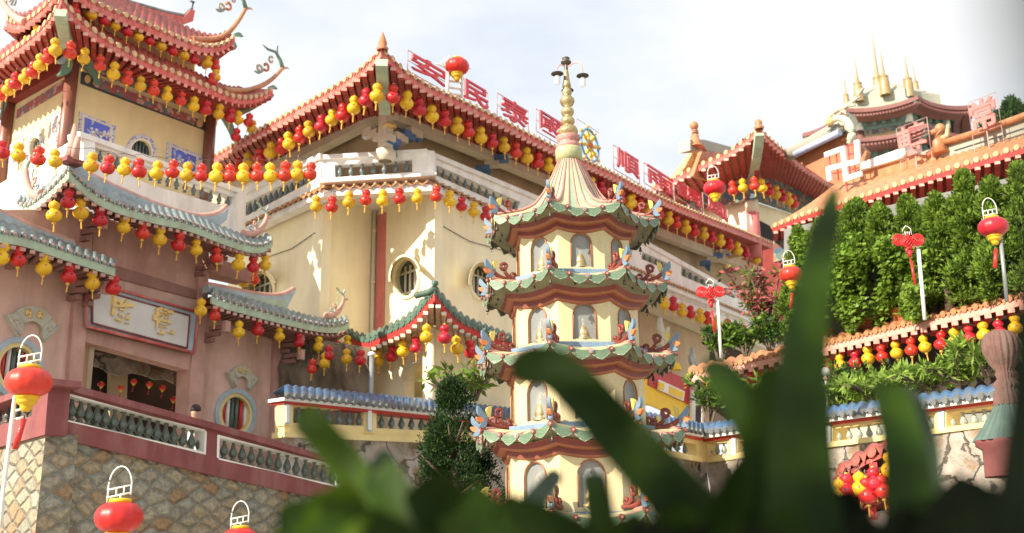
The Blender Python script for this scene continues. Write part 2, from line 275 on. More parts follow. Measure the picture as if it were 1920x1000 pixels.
# ---------------------------------------------------------------- object helpers
ORG = {}
COUNTS = {}
def link(o): col.objects.link(o); return o
def thing(name, label, cat, loc, group=None, kind=None):
    o = bpy.data.objects.new(name, None); link(o); o.location = loc; o.empty_display_size = .2
    o['label'] = label; o['category'] = cat
    if group: o['group'] = group
    if kind: o['kind'] = kind
    ORG[o.name] = V(loc); return o
class MB:
    def __init__(s): s.v = []; s.f = []; s.m = []; s.mats = []; s.sm = []
    def mi(s, m):
        if m not in s.mats: s.mats.append(m)
        return s.mats.index(m)
    def face(s, pts, m, smooth=False):
        i = len(s.v); s.v += [V(p) for p in pts]; s.f.append(tuple(range(i, i + len(pts)))); s.m.append(s.mi(m)); s.sm.append(smooth)
    def grid(s, rows, m, smooth=True, closed=False, mfun=None):
        i0 = len(s.v); nr = len(rows); nc = len(rows[0])
        for r in rows: s.v += [V(p) for p in r]
        for a in range(nr - 1):
            for b in range(nc if closed else nc - 1):
                b2 = (b + 1) % nc
                s.f.append((i0 + a * nc + b, i0 + a * nc + b2, i0 + (a + 1) * nc + b2, i0 + (a + 1) * nc + b)); s.m.append(s.mi(mfun(a, b) if mfun else m)); s.sm.append(smooth)
    def box(s, c, ax, ay, az, m, mend=None):
        """c centre; ax, ay, az half-extent vectors"""
        p = [c + ax * i + ay * j + az * k for k in (-1, 1) for j in (-1, 1) for i in (-1, 1)]
        for n, q in enumerate(((0, 2, 3, 1), (4, 5, 7, 6), (0, 1, 5, 4), (2, 6, 7, 3), (0, 4, 6, 2), (1, 3, 7, 5))):
            s.face([p[k] for k in q], mend if (mend and n == 2) else m)
    def prism(s, poly, vec, m, mside=None, holes=()):
        """closed solid: polygon (with holes) extruded by vec"""
        loops = [[V(p) for p in poly]] + [[V(p) for p in h] for h in holes]
        flat = [p for lp in loops for p in lp]; tri = geometry.tessellate_polygon(loops)
        for t in tri:
            s.face([flat[k] for k in t], m); s.face([flat[k] + vec for k in reversed(t)], m)
        for lp in loops:
            for a in range(len(lp)):
                b = (a + 1) % len(lp); s.face([lp[a], lp[b], lp[b] + vec, lp[a] + vec], mside or m)
    def tube(s, path, r, m, n=8, smooth=True, cap=True):
        path = [V(p) for p in path]; rows = []
        up = V((0, 0, 1))
        for i, p in enumerate(path):
            t = (path[min(i + 1, len(path) - 1)] - path[max(i - 1, 0)])
            t = t.normalized() if t.length > 1e-9 else V((0, 0, 1))
            a = t.cross(up)
            if a.length < .15: a = t.cross(V((1, 0, 0)))
            a.normalize(); b = t.cross(a); rr = r[min(len(r) - 1, round(i * (len(r) - 1) / max(1, len(path) - 1)))] if isinstance(r, (list, tuple)) else r
            rows.append([p + (a * math.cos(2 * math.pi * k / n) + b * math.sin(2 * math.pi * k / n)) * rr for k in range(n)])
        s.grid(rows, m, smooth, True)
        if cap: s.face(rows[0][::-1], m); s.face(rows[-1], m)
    def lathe(s, prof, c, m, n=16, smooth=True, mfun=None, rfun=None):
        rows = []
        for r, z in prof:
            rows.append([V(c) + V((math.cos(2 * math.pi * k / n), math.sin(2 * math.pi * k / n), 0)) * (r * (rfun(k / n, z) if rfun else 1)) + V((0, 0, z)) for k in range(n)])
        s.grid(rows, m, smooth, True, mfun)
    def ball(s, c, r, m, n=12, sq=1.):
        s.lathe([(max(1e-4, r * math.sin(math.pi * k / 8)), -r * sq * math.cos(math.pi * k / 8)) for k in range(9)], c, m, n)
    def build(s, name, parent=None, label=None, mats=None, top=None, uv=True):
        if top is not None: org = V(top)
        elif parent is not None: org = ORG[parent.name]
        else: org = V((0, 0, 0))
        me = bpy.data.meshes.new(name); me.from_pydata([p - org for p in s.v], [], s.f)
        for m in s.mats: me.materials.append(MT[m])
        me.polygons.foreach_set('material_index', s.m); me.polygons.foreach_set('use_smooth', s.sm)
        if uv:
            ul = me.uv_layers.new(name='UVMap'); d = [0.] * (2 * len(me.loops)); vs = s.v
            for pol in me.polygons:
                f = s.f[pol.index]; n = pol.normal
                t = V((-n.y, n.x, 0)) if abs(n.z) < .93 else V((1, 0, 0))
                t.normalize(); b = n.cross(t)
                for li, vi in zip(pol.loop_indices, f): d[2 * li] = vs[vi].dot(t); d[2 * li + 1] = vs[vi].dot(b)
            ul.data.foreach_set('uv', d)
        bm = bmesh.new(); bm.from_mesh(me); bmesh.ops.remove_doubles(bm, verts=bm.verts, dist=1e-5)
        if not getattr(s, 'nofix', False): bmesh.ops.recalc_face_normals(bm, faces=bm.faces)
        bm.to_mesh(me); bm.free()
        o = bpy.data.objects.new(name, me); link(o)
        if parent is not None: o.parent = parent; ORG[o.name] = org
        else: o.location = org; ORG[o.name] = org
        if label: o['label'] = label
        return o
def dup(root, loc, rz=0., sc=1., label=None, group=None):
    r = root.copy(); col.objects.link(r); r.location = loc; r.rotation_euler = (0, 0, rz); r.scale = (sc, sc, sc)
    if label: r['label'] = label
    if group: r['group'] = group
    for ch in list(root.children):
        c = ch.copy(); col.objects.link(c); c.parent = r
        for g in list(ch.children): d = g.copy(); col.objects.link(d); d.parent = c
    return r
def kill(root):
    for c in list(root.children):
        for g in list(c.children): bpy.data.objects.remove(g)
        bpy.data.objects.remove(c)
    bpy.data.objects.remove(root)
def tag(o, label, cat, group=None, kind=None):
    if label: o['label'] = label
    if cat: o['category'] = cat
    if group: o['group'] = group
    if kind: o['kind'] = kind
    return o
def ell(W, px, py, rx, ry, off=0., n=28, a0=0, a1=360, sc=1.):
    """ellipse measured in pixels, returned as a loop on the wall plane"""
    return [W.at(px + rx * sc * math.cos(R_(a0 + (a1 - a0) * k / (n if a1 - a0 == 360 else n - 1))), py - ry * sc * math.sin(R_(a0 + (a1 - a0) * k / (n if a1 - a0 == 360 else n - 1))), off) for k in range(n)]
def pxp(W, pts, off=0.): return [W.at(x, y, off) for x, y in pts]
def slab(mb, W, pts, m, th=.25, off=0., holes=(), mside=None):
    mb.prism(pxp(W, pts, off), -W.n * th, m, mside, [h if isinstance(h[0], Vector) else pxp(W, h, off) for h in holes])
def ring(mb, loopA, loopB, m, vec):
    """flat ring between two equal loops, extruded by vec"""
    n = len(loopA)
    for k in range(n):
        j = (k + 1) % n; a, b, c, d = loopA[k], loopA[j], loopB[j], loopB[k]
        mb.face([a, b, c, d], m); mb.face([a + vec, d + vec, c + vec, b + vec], m)
        mb.face([a, a + vec, b + vec, b], m); mb.face([d, c, c + vec, d + vec], m)
def strip(mb, top, bot, th, n, m):
    """band between two polylines, thickened by th along -n"""
    v = -n * th
    for k in range(len(top) - 1):
        a, b, c, d = top[k], top[k + 1], bot[k + 1], bot[k]
        mb.face([a, b, c, d], m); mb.face([a + v, d + v, c + v, b + v], m); mb.face([a, a + v, b + v, b], m); mb.face([d, c, c + v, d + v], m)
    for k in (0, len(top) - 1): mb.face([top[k], bot[k], bot[k] + v, top[k] + v], m)
def resample(P, n):
    d = [0.]
    for a, b in zip(P, P[1:]): d.append(d[-1] + (b - a).length)
    out = []; j = 0
    for k in range(n + 1):
        t = d[-1] * k / n
        while j < len(P) - 2 and d[j + 1] < t: j += 1
        f = (t - d[j]) / max(1e-9, d[j + 1] - d[j]); out.append(P[j].lerp(P[j + 1], f))
    return out
def smoothp(P, it=2):
    for _ in range(it):
        Q = [P[0]]
        for a, b in zip(P, P[1:]): Q += [a.lerp(b, .25), a.lerp(b, .75)]
        P = Q + [P[-1]]
    return P
def length(P): return sum((b - a).length for a, b in zip(P, P[1:]))

# ---------------------------------------------------------------- the eaves of a curved tiled roof
def eave(parent, E, I, T, n_out, sp=.28, mt='tile_red', me='tile_end', mf='red_pink', mr='rafter', mre='rafter_end', ms='soffit', fh=.16, capr=.085, raf=True, sag=.12, boss=None, drip=True, rh=.09, rafdrop=.05):
    """E outer edge, I where the soffit meets the building, T top of the tiles (3-D polylines)"""
    E, I, T = smoothp(E), smoothp(I), smoothp(T)
    n = max(3, int(length(E) / sp)); e = resample(E, n); i_ = resample(I, n); t = resample(T, n)
    mb = MB(); K = 4; rows = []
    prof = [0, .75, 1, .75]
    for v in range(6):
        f = v / 5; row = []
        for k in range(n):
            for q in range(K):
                u = q / K; a = e[k].lerp(e[k + 1], u); b = t[k].lerp(t[k + 1], u)
                p = a.lerp(b, f); p.z += capr * prof[q] - sag * math.sin(math.pi * f); row.append(p)
        row.append(e[n].lerp(t[n], f)); rows.append(row)
    mb.grid(rows, mt, True); mb.build('roof_tiles', parent)
    mb = MB(); up = V((0, 0, 1))
    for k in range(n):
        c = e[k].lerp(e[k + 1], .5) + up * capr * .35; d = (e[k + 1] - e[k]).normalized(); nn_ = n_out
        lo = [c + nn_ * .03 + (d * math.cos(a) + up * math.sin(a)) * capr for a in [2 * math.pi * j / 8 for j in range(8)]]
        mb.prism(lo, -nn_ * .10, me)
        if boss: mb.prism([c + nn_ * .045 + (p - c - nn_ * .03) * .55 for p in lo], -nn_ * .02, boss)
        if drip:
            a, b = e[k], e[k + 1]
            c2 = e[k] + up * -.02
            mb.prism([c2 - d * capr * .8 + up * .06, c2 + up * -capr * .8, c2 + d * capr * .8 + up * .06], nn_ * .02, mt)
    mb.build('tile_ends', parent)
    mb = MB(); lo1 = [p - up * .03 for p in e]; lo2 = [p - up * fh for p in e]
    strip(mb, [p + n_out * .0 for p in lo1], lo2, .06, n_out, mf); mb.build('fascia', parent)
    mb = MB()
    for k in range(n):
        a, b, c, d = e[k] - up * (fh * .4), e[k + 1] - up * (fh * .4), i_[k + 1], i_[k]
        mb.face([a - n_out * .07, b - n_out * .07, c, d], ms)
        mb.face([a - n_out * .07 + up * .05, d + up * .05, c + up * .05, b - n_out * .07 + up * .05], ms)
    mb.build('soffit', parent)
    if raf:
        mb = MB()
        for k in range(n):
            a = e[k].lerp(e[k + 1], .5) - up * (fh + rafdrop); b = i_[k].lerp(i_[k + 1], .5) - up * .04
            dr = b - a; L_ = dr.length
            if L_ < .05: continue
            sd_ = dr.cross(up).normalized(); u2 = sd_.cross(dr).normalized()
            mb.box(a.lerp(b, .5) + n_out * .02, sd_ * (sp * .24), dr * .5, u2 * rh * .5, mr, mre)
        mb.build('rafters', parent)
def ridge_tube(parent, pts, r, m, name='ridge', n=8):
    mb = MB(); P = smoothp([V(p) for p in pts]); mb.tube(P, r, m, n); return mb.build(name, parent)

# curly roof-corner dragon: plane spanned by u (outwards) and up
def curl_pts(c, u, up, r0, r1, a0, a1, n=14):
    return [c + (u * math.cos(R_(a0 + (a1 - a0) * k / n)) + up * math.sin(R_(a0 + (a1 - a0) * k / n))) * (r0 + (r1 - r0) * k / n) for k in range(n + 1)]
def fin(mb, c, u, v, sid, ang, ln, wd, m, th=.03):
    """one curved tail lobe"""
    d = u * math.cos(R_(ang)) + v * math.sin(R_(ang)); p = sid.cross(d); N_ = 7
    A, B = [], []
    for k in range(N_ + 1):
        t = k / N_; q = c + d * ln * t + p * (math.sin(t * 2.2) * .28 * ln - .0); ww = wd * (.55 + .65 * math.sin(math.pi * min(1, t * 1.05) * .8)) * (1 - .75 * t ** 3)
        A.append(q + p * ww * .5); B.append(q - p * ww * .5)
    strip(mb, [x + sid * th * .5 for x in A], [x + sid * th * .5 for x in B], th, sid, m)
def mosaic_finial(mb, c, u, s=1.):
    """u: outward unit vector (horizontal). red scroll plus four-lobed fish tail, standing on a hip ridge"""
    up = V((0, 0, 1)); sid = up.cross(u)
    base = [c - u * .26 * s + up * .03 * s, c - u * .12 * s + up * .012 * s, c + u * .04 * s + up * .03 * s, c + u * .13 * s + up * .09 * s]
    mb.tube(smoothp(base), .026 * s, 'mos_red', 8)
    mb.tube(curl_pts(c - u * .15 * s + up * .07 * s, u, up, .045 * s, .012 * s, -110, 330), .02 * s, 'mos_red', 7)
    mb.tube(smoothp([c - u * .10 * s + up * .04 * s, c - u * .02 * s + up * .10 * s, c - u * .05 * s + up * .19 * s]), .024 * s, 'mos_red', 7)
    mb.tube(curl_pts(c - u * .01 * s + up * .16 * s, u, up, .055 * s, .015 * s, 150, -190), .021 * s, 'mos_red', 7)
    k = c + u * .13 * s + up * .10 * s
    fin(mb, k, u, up, sid, 66, .165 * s, .062 * s, 'mos_fin_blue', .035 * s)
    fin(mb, k, u, up, sid, -30, .12 * s, .06 * s, 'mos_fin_blue', .035 * s)
    fin(mb, k, u, up, sid, 18, .12 * s, .06 * s, 'mos_fin_orange', .034 * s)
    fin(mb, k + up * .02 * s - u * .02 * s, u, up, sid, 118, .12 * s, .058 * s, 'mos_fin_yellow', .034 * s)
def scroll_finial(mb, c, u, s, m1='ridge_pink', m2='jade', m3='ridge_blue'):
    """larger painted dragon tail with curls, for the halls' roof corners: sweeps up and outward then curls back"""
    up = V((0, 0, 1)); sid = up.cross(u)
    neck = [c - u * .9 * s, c - u * .45 * s + up * .05 * s, c + up * .3 * s, c + u * .28 * s + up * .75 * s, c + u * .36 * s + up * 1.05 * s]
    P = smoothp(neck); nP = len(P)
    mb.tube(P, [(.16 - .09 * k / nP) * s for k in range(nP)], m1, 8)
    tp = P[-1]
    mb.tube(curl_pts(tp - u * .27 * s, u, up, .27 * s, .24 * s, 0, 150), [.07 * s * (1 - k / 20) for k in range(15)], m2, 7)
    fin(mb, tp, u, up, sid, 20, .3 * s, .1 * s, m1, .06 * s); fin(mb, tp + up * .18 * s - u * .1 * s, u, up, sid, 75, .32 * s, .09 * s, m3, .05 * s)
    fin(mb, tp + up * .24 * s - u * .3 * s, u, up, sid, 165, .34 * s, .09 * s, m2, .05 * s)
    mb.tube(curl_pts(c - u * .28 * s + up * .55 * s, u, up, .16 * s, .05 * s, -90, 330), .035 * s, m1, 7)
    mb.tube(curl_pts(c - u * .5 * s + up * .32 * s, u, up, .13 * s, .04 * s, -90, 320), .035 * s, m3, 7)
    mb.tube(smoothp([c - u * .12 * s + up * .1 * s, c - u * .3 * s + up * .4 * s, c - u * .05 * s + up * .75 * s, c - u * .15 * s + up * .95 * s]), .03 * s, 'jade', 7)

# ---------------------------------------------------------------- balusters
BAL = {}
def baluster_mesh(m):
    if m in BAL: return BAL[m]
    mb = MB()
    pr = [(.24, 0), (.24, .06), (.15, .08), (.14, .12), (.27, .2), (.33, .3), (.31, .4), (.2, .56), (.12, .7), (.11, .8), (.18, .84), (.18, .87), (.12, .89), (.2, .94), (.2, 1)]
    mb.lathe(pr, (0, 0, 0), m, 12); o = mb.build('baluster'); me = o.data; bpy.data.objects.remove(o); BAL[m] = me; return me
def balusters(parent, W, tl, tr, bl, br_, n, m, off=-.1, fat=1.):
    """n balusters between the top line tl-tr and the bottom line bl-br (pixels on wall W)"""
    me = baluster_mesh(m); o0 = ORG[parent.name]
    for k in range(n):
        f = (k + .5) / n
        b = W.at(bl[0] + (br_[0] - bl[0]) * f, bl[1] + (br_[1] - bl[1]) * f, off)
        t = W.at(tl[0] + (tr[0] - tl[0]) * f, tl[1] + (tr[1] - tl[1]) * f, off)
        h = t.z - b.z + .03; mid = (b + t) / 2
        o = bpy.data.objects.new('baluster', me); link(o); o.parent = parent
        o.location = V((mid.x, mid.y, b.z - .015)) - o0; o.scale = (h * .62 * fat, h * .62 * fat, h)

# ---------------------------------------------------------------- characters on signs
def glyph(mb, ch, W, x0, y0, x1, y1, off, th, m, bold=.015, px=None, skew=0.):
    """one character fitted to the box whose corners are the pixels (x0,y0) upper left and (x1,y1) lower right on the wall plane"""
    cu = bpy.data.curves.new('t', 'FONT'); cu.body = ch; cu.size = 1; cu.offset = bold; cu.resolution_u = 3; cu.fill_mode = 'FRONT'
    o = bpy.data.objects.new('t', cu); link(o); dg = bpy.context.evaluated_depsgraph_get(); dg.update()
    me = bpy.data.meshes.new_from_object(o.evaluated_get(dg))
    vs = [v.co.copy() for v in me.vertices]; fs = [tuple(p.vertices) for p in me.polygons]
    bpy.data.objects.remove(o); bpy.data.curves.remove(cu); bpy.data.meshes.remove(me)
    if not vs: return
    ax, bx = min(v.x for v in vs), max(v.x for v in vs); ay, by = min(v.y for v in vs), max(v.y for v in vs)
    dx_ = (x1 - x0) * skew
    s0, z1 = W.sz(x0, y0 + (0 if skew > 0 else -dx_), off); z0 = W.sz(x0, y1 - (dx_ if skew > 0 else 0), off)[1]; s1 = W.sz(x1, y1, off)[0]
    def P(v, o_): return W.P(s0 + (v.x - ax) / (bx - ax) * (s1 - s0), z0 + (v.y - ay) / (by - ay) * (z1 - z0), o_)
    i = mb.mi(m); edges = {}
    for f in fs:
        for a, b in zip(f, f[1:] + f[:1]):
            edges[(a, b)] = edges.get((a, b), 0) + 1
        mb.face([P(vs[k], off + th) for k in f], m); mb.face([P(vs[k], off) for k in reversed(f)], m)
    for (a, b) in edges:
        if (b, a) not in edges: mb.face([P(vs[a], off + th), P(vs[b], off + th), P(vs[b], off), P(vs[a], off)], m)

# ---------------------------------------------------------------- foliage
def leaf_cloud(mb, pts, size, mats, up=.4, asp=.45, rnd=random, out=None):
    """many small pointed leaves; pts: (position, outward direction)"""
    for p, d in pts:
        a = (V(d) + V((rnd.gauss(0, .5), rnd.gauss(0, .5), rnd.gauss(0, .4) + up))).normalized()
        b = a.cross(V((rnd.gauss(0, 1), rnd.gauss(0, 1), rnd.gauss(0, 1))))
        if b.length < 1e-3: continue
        b.normalize(); s = size * rnd.uniform(.6, 1.3)
        mb.face([p, p + a * s * .5 + b * s * asp * .5, p + a * s, p + a * s * .5 - b * s * asp * .5], rnd.choice(mats))
def tree(name, label, cat, base, h, r, n, size, mats, shape='cone', group=None, trunk_h=None, clumps=40, seed=0, cs=1.):
    rn = random.Random(seed); t = thing(name, label, cat, base, group)
    b = V(base); mb = MB(); th = trunk_h if trunk_h is not None else h * .9
    mb.tube([b, b + V((.03, 0, th * .5)), b + V((0, .02, th))], [r * .13 + .03, r * .09 + .02, .015], 'bark', 8)
    for k in range(9):
        a = rn.uniform(0, 6.28); z = rn.uniform(.2, .85) * th; q = b + V((0, 0, z))
        mb.tube([q, q + V((math.cos(a), math.sin(a), .7)) * r * .55], [.02 + r * .02, .008], 'bark', 5)
    mb.build('trunk', t)
    mb = MB(); mb.nofix = True; cl = []
    for k in range(clumps):
        f = rn.random() ** .8 if shape == 'cone' else rn.random()
        if shape == 'cone': rr = r * (1 - f) ** .75 * (.55 + .5 * rn.random()); z = .06 * h + f * h * .93
        else: rr = r * math.sqrt(max(0, 1 - (2 * f - 1) ** 2)) * (.4 + .65 * rn.random()); z = th * .55 + f * (h - th * .55)
        a = rn.uniform(0, 6.28); cl.append((b + V((math.cos(a) * rr, math.sin(a) * rr, z)), r * rn.uniform(.16, .34) * cs * (1.1 - .5 * f), a))
    pts = []
    for k in range(n):
        c, cr_, a = cl[k % len(cl)]
        d = V((rn.gauss(0, 1), rn.gauss(0, 1), rn.gauss(0, 1))).normalized(); p = c + d * cr_ * rn.random() ** .4; p.z += abs(d.z) * cr_ * .6
        pts.append((p, (d + V((math.cos(a), math.sin(a), 0)) * .4)))
    leaf_cloud(mb, pts, size, mats, .7 if shape == 'cone' else .3, .42, rn)
    mb.build('crown', t, uv=False); return t

# ================================================================ SETTING
mb = MB()
rows = []
for j in range(40):
    y = -60 + j * 12 if j < 20 else 180 + (j - 20) * 60
    row = []
    for i in range(41):
        x = (i - 20) * (6 + abs(i - 20) * 2.2); z = 0.
        z += max(0, min(1, (y - 70) / 260)) * 22 * (1 + .25 * math.sin(x * .02)) + (.15 * math.sin(x * .7) * math.cos(y * .4) if y > 10 else 0)
        row.append(V((x, y, z)))
    rows.append(row)
mb.grid(rows, 'ground', True); o = mb.build('ground'); o['kind'] = 'structure'
# rocky terrace fill under the halls, so that every building stands on something
def terrace(name, P0, P1, depth, ztop, m='rock_grey', kind='structure'):
    mb = MB(); a, b = V(P0), V(P1); d = (b - a).normalized(); n = V((-d.y, d.x, 0)); n = n if n.y > 0 else -n
    N_ = 14; M_ = 8; rn = random.Random(len(name)); rows = []
    for j in range(M_ + 1):
        row = []
        for i in range(N_ + 1):
            p = a.lerp(b, i / N_); q = V((p.x, p.y, ztop * j / M_)) + n * (.25 * j / M_ + (rn.uniform(-.18, .18) if 0 < j < M_ else 0)); row.append(q)
        rows.append(row)
    rows.append([p + n * depth for p in rows[-1]]); mb.grid(rows, m, False); o = mb.build(name); o['kind'] = kind; return o

# ================================================================ PAGODA IN THE CENTRE
PY = 13.0
pc = aty(1073, 500, PY); PX = V((pc.x, pc.y, 0)); CD = (V((0, 0, 0)) - PX).normalized(); RT = V((-CD.y, CD.x, 0)); RT = RT if RT.x > 0 else -RT
def zt(py, r=0.): return aty(1074, py, PY - r)[2]
def pm(py): return mpp(1074, py, PY)
A0 = 9.5
def pdir(a): return CD * math.cos(R_(a)) + RT * math.sin(R_(a))
def octr(a):      # radius factor of a regular octagon with circumradius 1 at angle a
    q = ((a - A0 + 22.5) % 45) - 22.5; return math.cos(R_(22.5)) / math.cos(R_(q))
pag = thing('mosaic_pagoda', 'slender octagonal pagoda with pale yellow storeys and upturned green mosaic eaves, in the middle', 'pagoda', (PX.x, PX.y, 0))
UPV = V((0, 0, 1))
#        wall r(px)  eave r(px)  py eave edge, py cornice bottom, py wall base
TI = [(106, 156, 398, 436, 507), (118, 168, 523, 570, 643), (126, 178, 664, 704, 792), (140, 190, 816, 858, 960), (152, 202, 980, 1022, 1120), (164, 214, 1140, 1184, 1290), (176, 224, 1310, 1350, 1480)]
# storeys continue down below the frame to the ground
def pring(r, z, lift=0., jut=0., n=8):
    out = []
    for k in range(8):
        for q in range(n):
            u = q / n; a = A0 - 22.5 + 45 * k + 45 * u; e_ = abs(2 * u - 1)
            a1, a2 = A0 - 22.5 + 45 * k, A0 + 22.5 + 45 * k
            p = pdir(a1) * (1 - u) + pdir(a2) * u
            out.append(PX + p * r * (1 + jut * e_ ** 3) + UPV * (z + lift * e_ ** 1.8))
    return out
geo = []
for wr, er, pe, pcn, pb in TI:
    rw = wr * pm(pcn) * 1.02; re = er * pm(pe); geo.append((rw, re, zt(pe, re * .92), zt(pcn, rw * .93), zt(pb, rw * .93)))
nT = len(geo)
finr = []
for k, (rw, re, ze, zc, zb) in enumerate(geo):
    # walls with real arched openings
    mb = MB(); md = MB(); mg = MB(); arches = []
    for f in range(8):
        an = A0 + 45 * f; nrm = pdir(an); tg = UPV.cross(nrm); ap = rw * math.cos(R_(22.5)); hw = rw * math.sin(R_(22.5))
        c = PX + nrm * ap
        w_ = hw * .44; hb = zb + .05; ht = hb + (zc - zb) * .60
        arc = [c + tg * w_ * -1 + UPV * (hb - 0)] + [c + tg * w_ + UPV * hb] + [c + tg * (w_ * math.cos(R_(a))) + UPV * (ht + w_ * 1.05 * math.sin(R_(a))) for a in range(0, 181, 15)]
        arc = [V((p.x, p.y, p.z)) for p in arc]
        wl = [c + tg * -hw + UPV * (zb - .12), c + tg * hw + UPV * (zb - .12), c + tg * hw + UPV * (zc + .12), c + tg * -hw + UPV * (zc + .12)]
        mb.prism(wl, -nrm * .06, 'mos_yellow', holes=[arc])
        arches.append((arc, nrm, c, tg, hw, w_, hb, ht))
    mb.build('storey_wall', pag)
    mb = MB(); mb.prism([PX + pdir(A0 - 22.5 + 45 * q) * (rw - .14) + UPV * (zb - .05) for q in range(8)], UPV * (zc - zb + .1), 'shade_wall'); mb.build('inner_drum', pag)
    for f, (arc, nrm, c, tg, hw, w_, hb, ht) in enumerate(arches):
        mb = MB(); loop = arc[1:] + [arc[0]]; cen = c + UPV * ((hb + ht) / 2)
        mb.tube([p + nrm * .004 for p in arc[1:] + arc[:1]], .011, 'mos_orange', 6); fr = mb.build('window_frame', pag)
        mg = MB(); mg.face([p - nrm * .028 for p in arc], 'pane'); mg.build('pane', fr)
        if abs(((45 * f + A0 + 180) % 360) - 180) < 100:
            ms = MB(); q = c - nrm * .075 + UPV * hb; s_ = (ht - hb) * 1.0
            ms.lathe([(.30 * s_, 0), (.32 * s_, .08 * s_), (.2 * s_, .12 * s_), (.26 * s_, .2 * s_), (.24 * s_, .34 * s_), (.18 * s_, .55 * s_), (.08 * s_, .66 * s_), (.11 * s_, .76 * s_), (.1 * s_, .9 * s_), (.02 * s_, 1.0 * s_)], (q.x, q.y, q.z), 'gold_metal', 12); ms.build('statuette', fr)
    # cornice bands and soffit
    lf = .052; t0 = zc
    def band(prof, name, mcol):
        mb = MB(); rows = [pring(*p) for p in prof]; mb.grid(rows, 'x', False, True, mfun=lambda a, b: mcol[a]); mb.build(name, pag)
    h = ze - zc
    band([(rw * 1.0, t0 - .015, lf), (rw * 1.035, t0 + .0, lf), (rw * 1.05, t0 + .02, lf)], 'cornice_trim', ['mos_orange', 'mos_orange'])
    band([(rw * 1.05, t0 + .02, lf), (rw * 1.05, t0 + .075, lf), (rw * 1.12, t0 + .085, lf)], 'cornice_band', ['mos_red', 'mos_orange'])
    band([(rw * 1.12, t0 + .085, lf), (rw * 1.14, t0 + .105, lf), (rw * 1.16, t0 + .11, lf), (rw * 1.2, t0 + .175, lf), (rw * 1.22, t0 + .18, lf)], 'cornice_crown', ['mos_orange', 'mos_orange', 'mos_red', 'mos_orange'])
    band([(rw * 1.19, t0 + .165, lf), (rw + (re - rw) * .62, t0 + .165 + (ze - t0 - .165) * .40, .07, .01), (re * .985, ze - .035, .095, .03), (re, ze - .01, .095, .03)], 'eave_soffit', ['mos_olive', 'mos_olive', 'mos_olive'])
    band([(re, ze - .04, .095, .03), (re * 1.006, ze + .03, .095, .03), (re * .97, ze + .045, .1, .03)], 'eave_edge', ['mos_pink', 'mos_pink'])
    # leaf-shaped tiles hanging on the edge, bosses between
    ml = MB(); mo = MB(); bells = []
    for f in range(8):
        a1, a2 = A0 - 22.5 + 45 * f, A0 + 22.5 + 45 * f
        for q in range(4):
            def ep(u, dz=0., o_=0.):
                e_ = abs(2 * u - 1); return PX + (pdir(a1) * (1 - u) + pdir(a2) * u) * (re * (1 + .03 * e_ ** 3) + .018 + o_) + UPV * (ze + .095 * e_ ** 1.8 + dz)
            u0, u1 = q / 4 + .01, (q + 1) / 4 - .01; um = (u0 + u1) / 2; nrm = pdir(A0 + 45 * f)
            s_ = re / 1.13
            lp = [ep(u0, .045), ep(um, .035), ep(u1, .045), ep(u1, -.01 * s_, .004), ep(um + .06, -.05 * s_, .012), ep(um, -.078 * s_, .02), ep(um - .06, -.05 * s_, .012), ep(u0, -.01 * s_, .004)]
            ml.prism(lp, nrm * .014, 'mos_green')
            for e0, e1 in zip(lp[3:], lp[4:]): ml.tube([e0 + nrm * .012, e1 + nrm * .012], .0045, 'mos_jade', 5)
        for q in range(5):
            if q == 4: continue
            u = q / 4; c = PX; e_ = abs(2 * u - 1)
            c = PX + (pdir(a1) * (1 - u) + pdir(a2) * u) * (re * (1 + .03 * e_ ** 3) + .03) + UPV * (ze + .095 * e_ ** 1.8 + .028)
            nrm = pdir(a1) if q == 0 else pdir(A0 + 45 * f); mt_ = 'mos_red' if q % 2 else ('mos_pink' if q else 'mos_red')
            t_ = UPV.cross(nrm); R0 = .027 * re / 1.1
            ml.prism([c + (t_ * math.cos(R_(30 * j)) + UPV * math.sin(R_(30 * j))) * R0 for j in range(12)], nrm * .022, mt_)
            ml.prism([c + nrm * .018 + (t_ * math.cos(R_(45 * j)) + UPV * math.sin(R_(45 * j))) * R0 * .5 for j in range(8)], nrm * .014, 'mos_pink' if mt_ == 'mos_red' else 'mos_blue')
    ml.build('leaf_valance', pag)
    # upper side of the roof
    if k > 0:
        rn_, zb2 = geo[k - 1][0], geo[k - 1][4]
        band([(re * .97, ze + .045, .1, .03), (rn_ + (re - rn_) * .55, ze + .06 + (zb2 - ze) * .25, .05, .02), (rn_ * 1.14, zb2 - .075, 0)], 'roof_skirt', ['mos_pale', 'mos_jade'])
        band([(rn_ * 1.14, zb2 - .08, 0), (rn_ * 1.14, zb2 - .005, 0), (rn_ * 1.02, zb2 + .0, 0)], 'plinth_band', ['mos_blue', 'mos_blue'])
        mb = MB()
        for f in range(8):
            a = A0 - 22.5 + 45 * f; d = pdir(a); mh = MB()
            mh.tube(smoothp([PX + d * rn_ * 1.12 + UPV * (zb2 - .06), PX + d * (rn_ + (re - rn_) * .6) + UPV * (ze + .12 + (zb2 - ze) * .2), PX + d * re * 1.02 + UPV * (ze + .155)]), .02, 'mos_pink', 7); mh.build('hip_rib', pag)
            for q in (1, 2, 3):
                u = q / 4; dd = (pdir(a) * (1 - u) + pdir(a + 45) * u); e_ = abs(2 * u - 1)
                mb.tube([PX + dd * rn_ * 1.13 + UPV * (zb2 - .07), PX + dd * re * 1.0 + UPV * (ze + .05 + .1 * e_ ** 1.8)], .013, 'mos_pink', 6)
        mb.build('tile_ribs', pag)
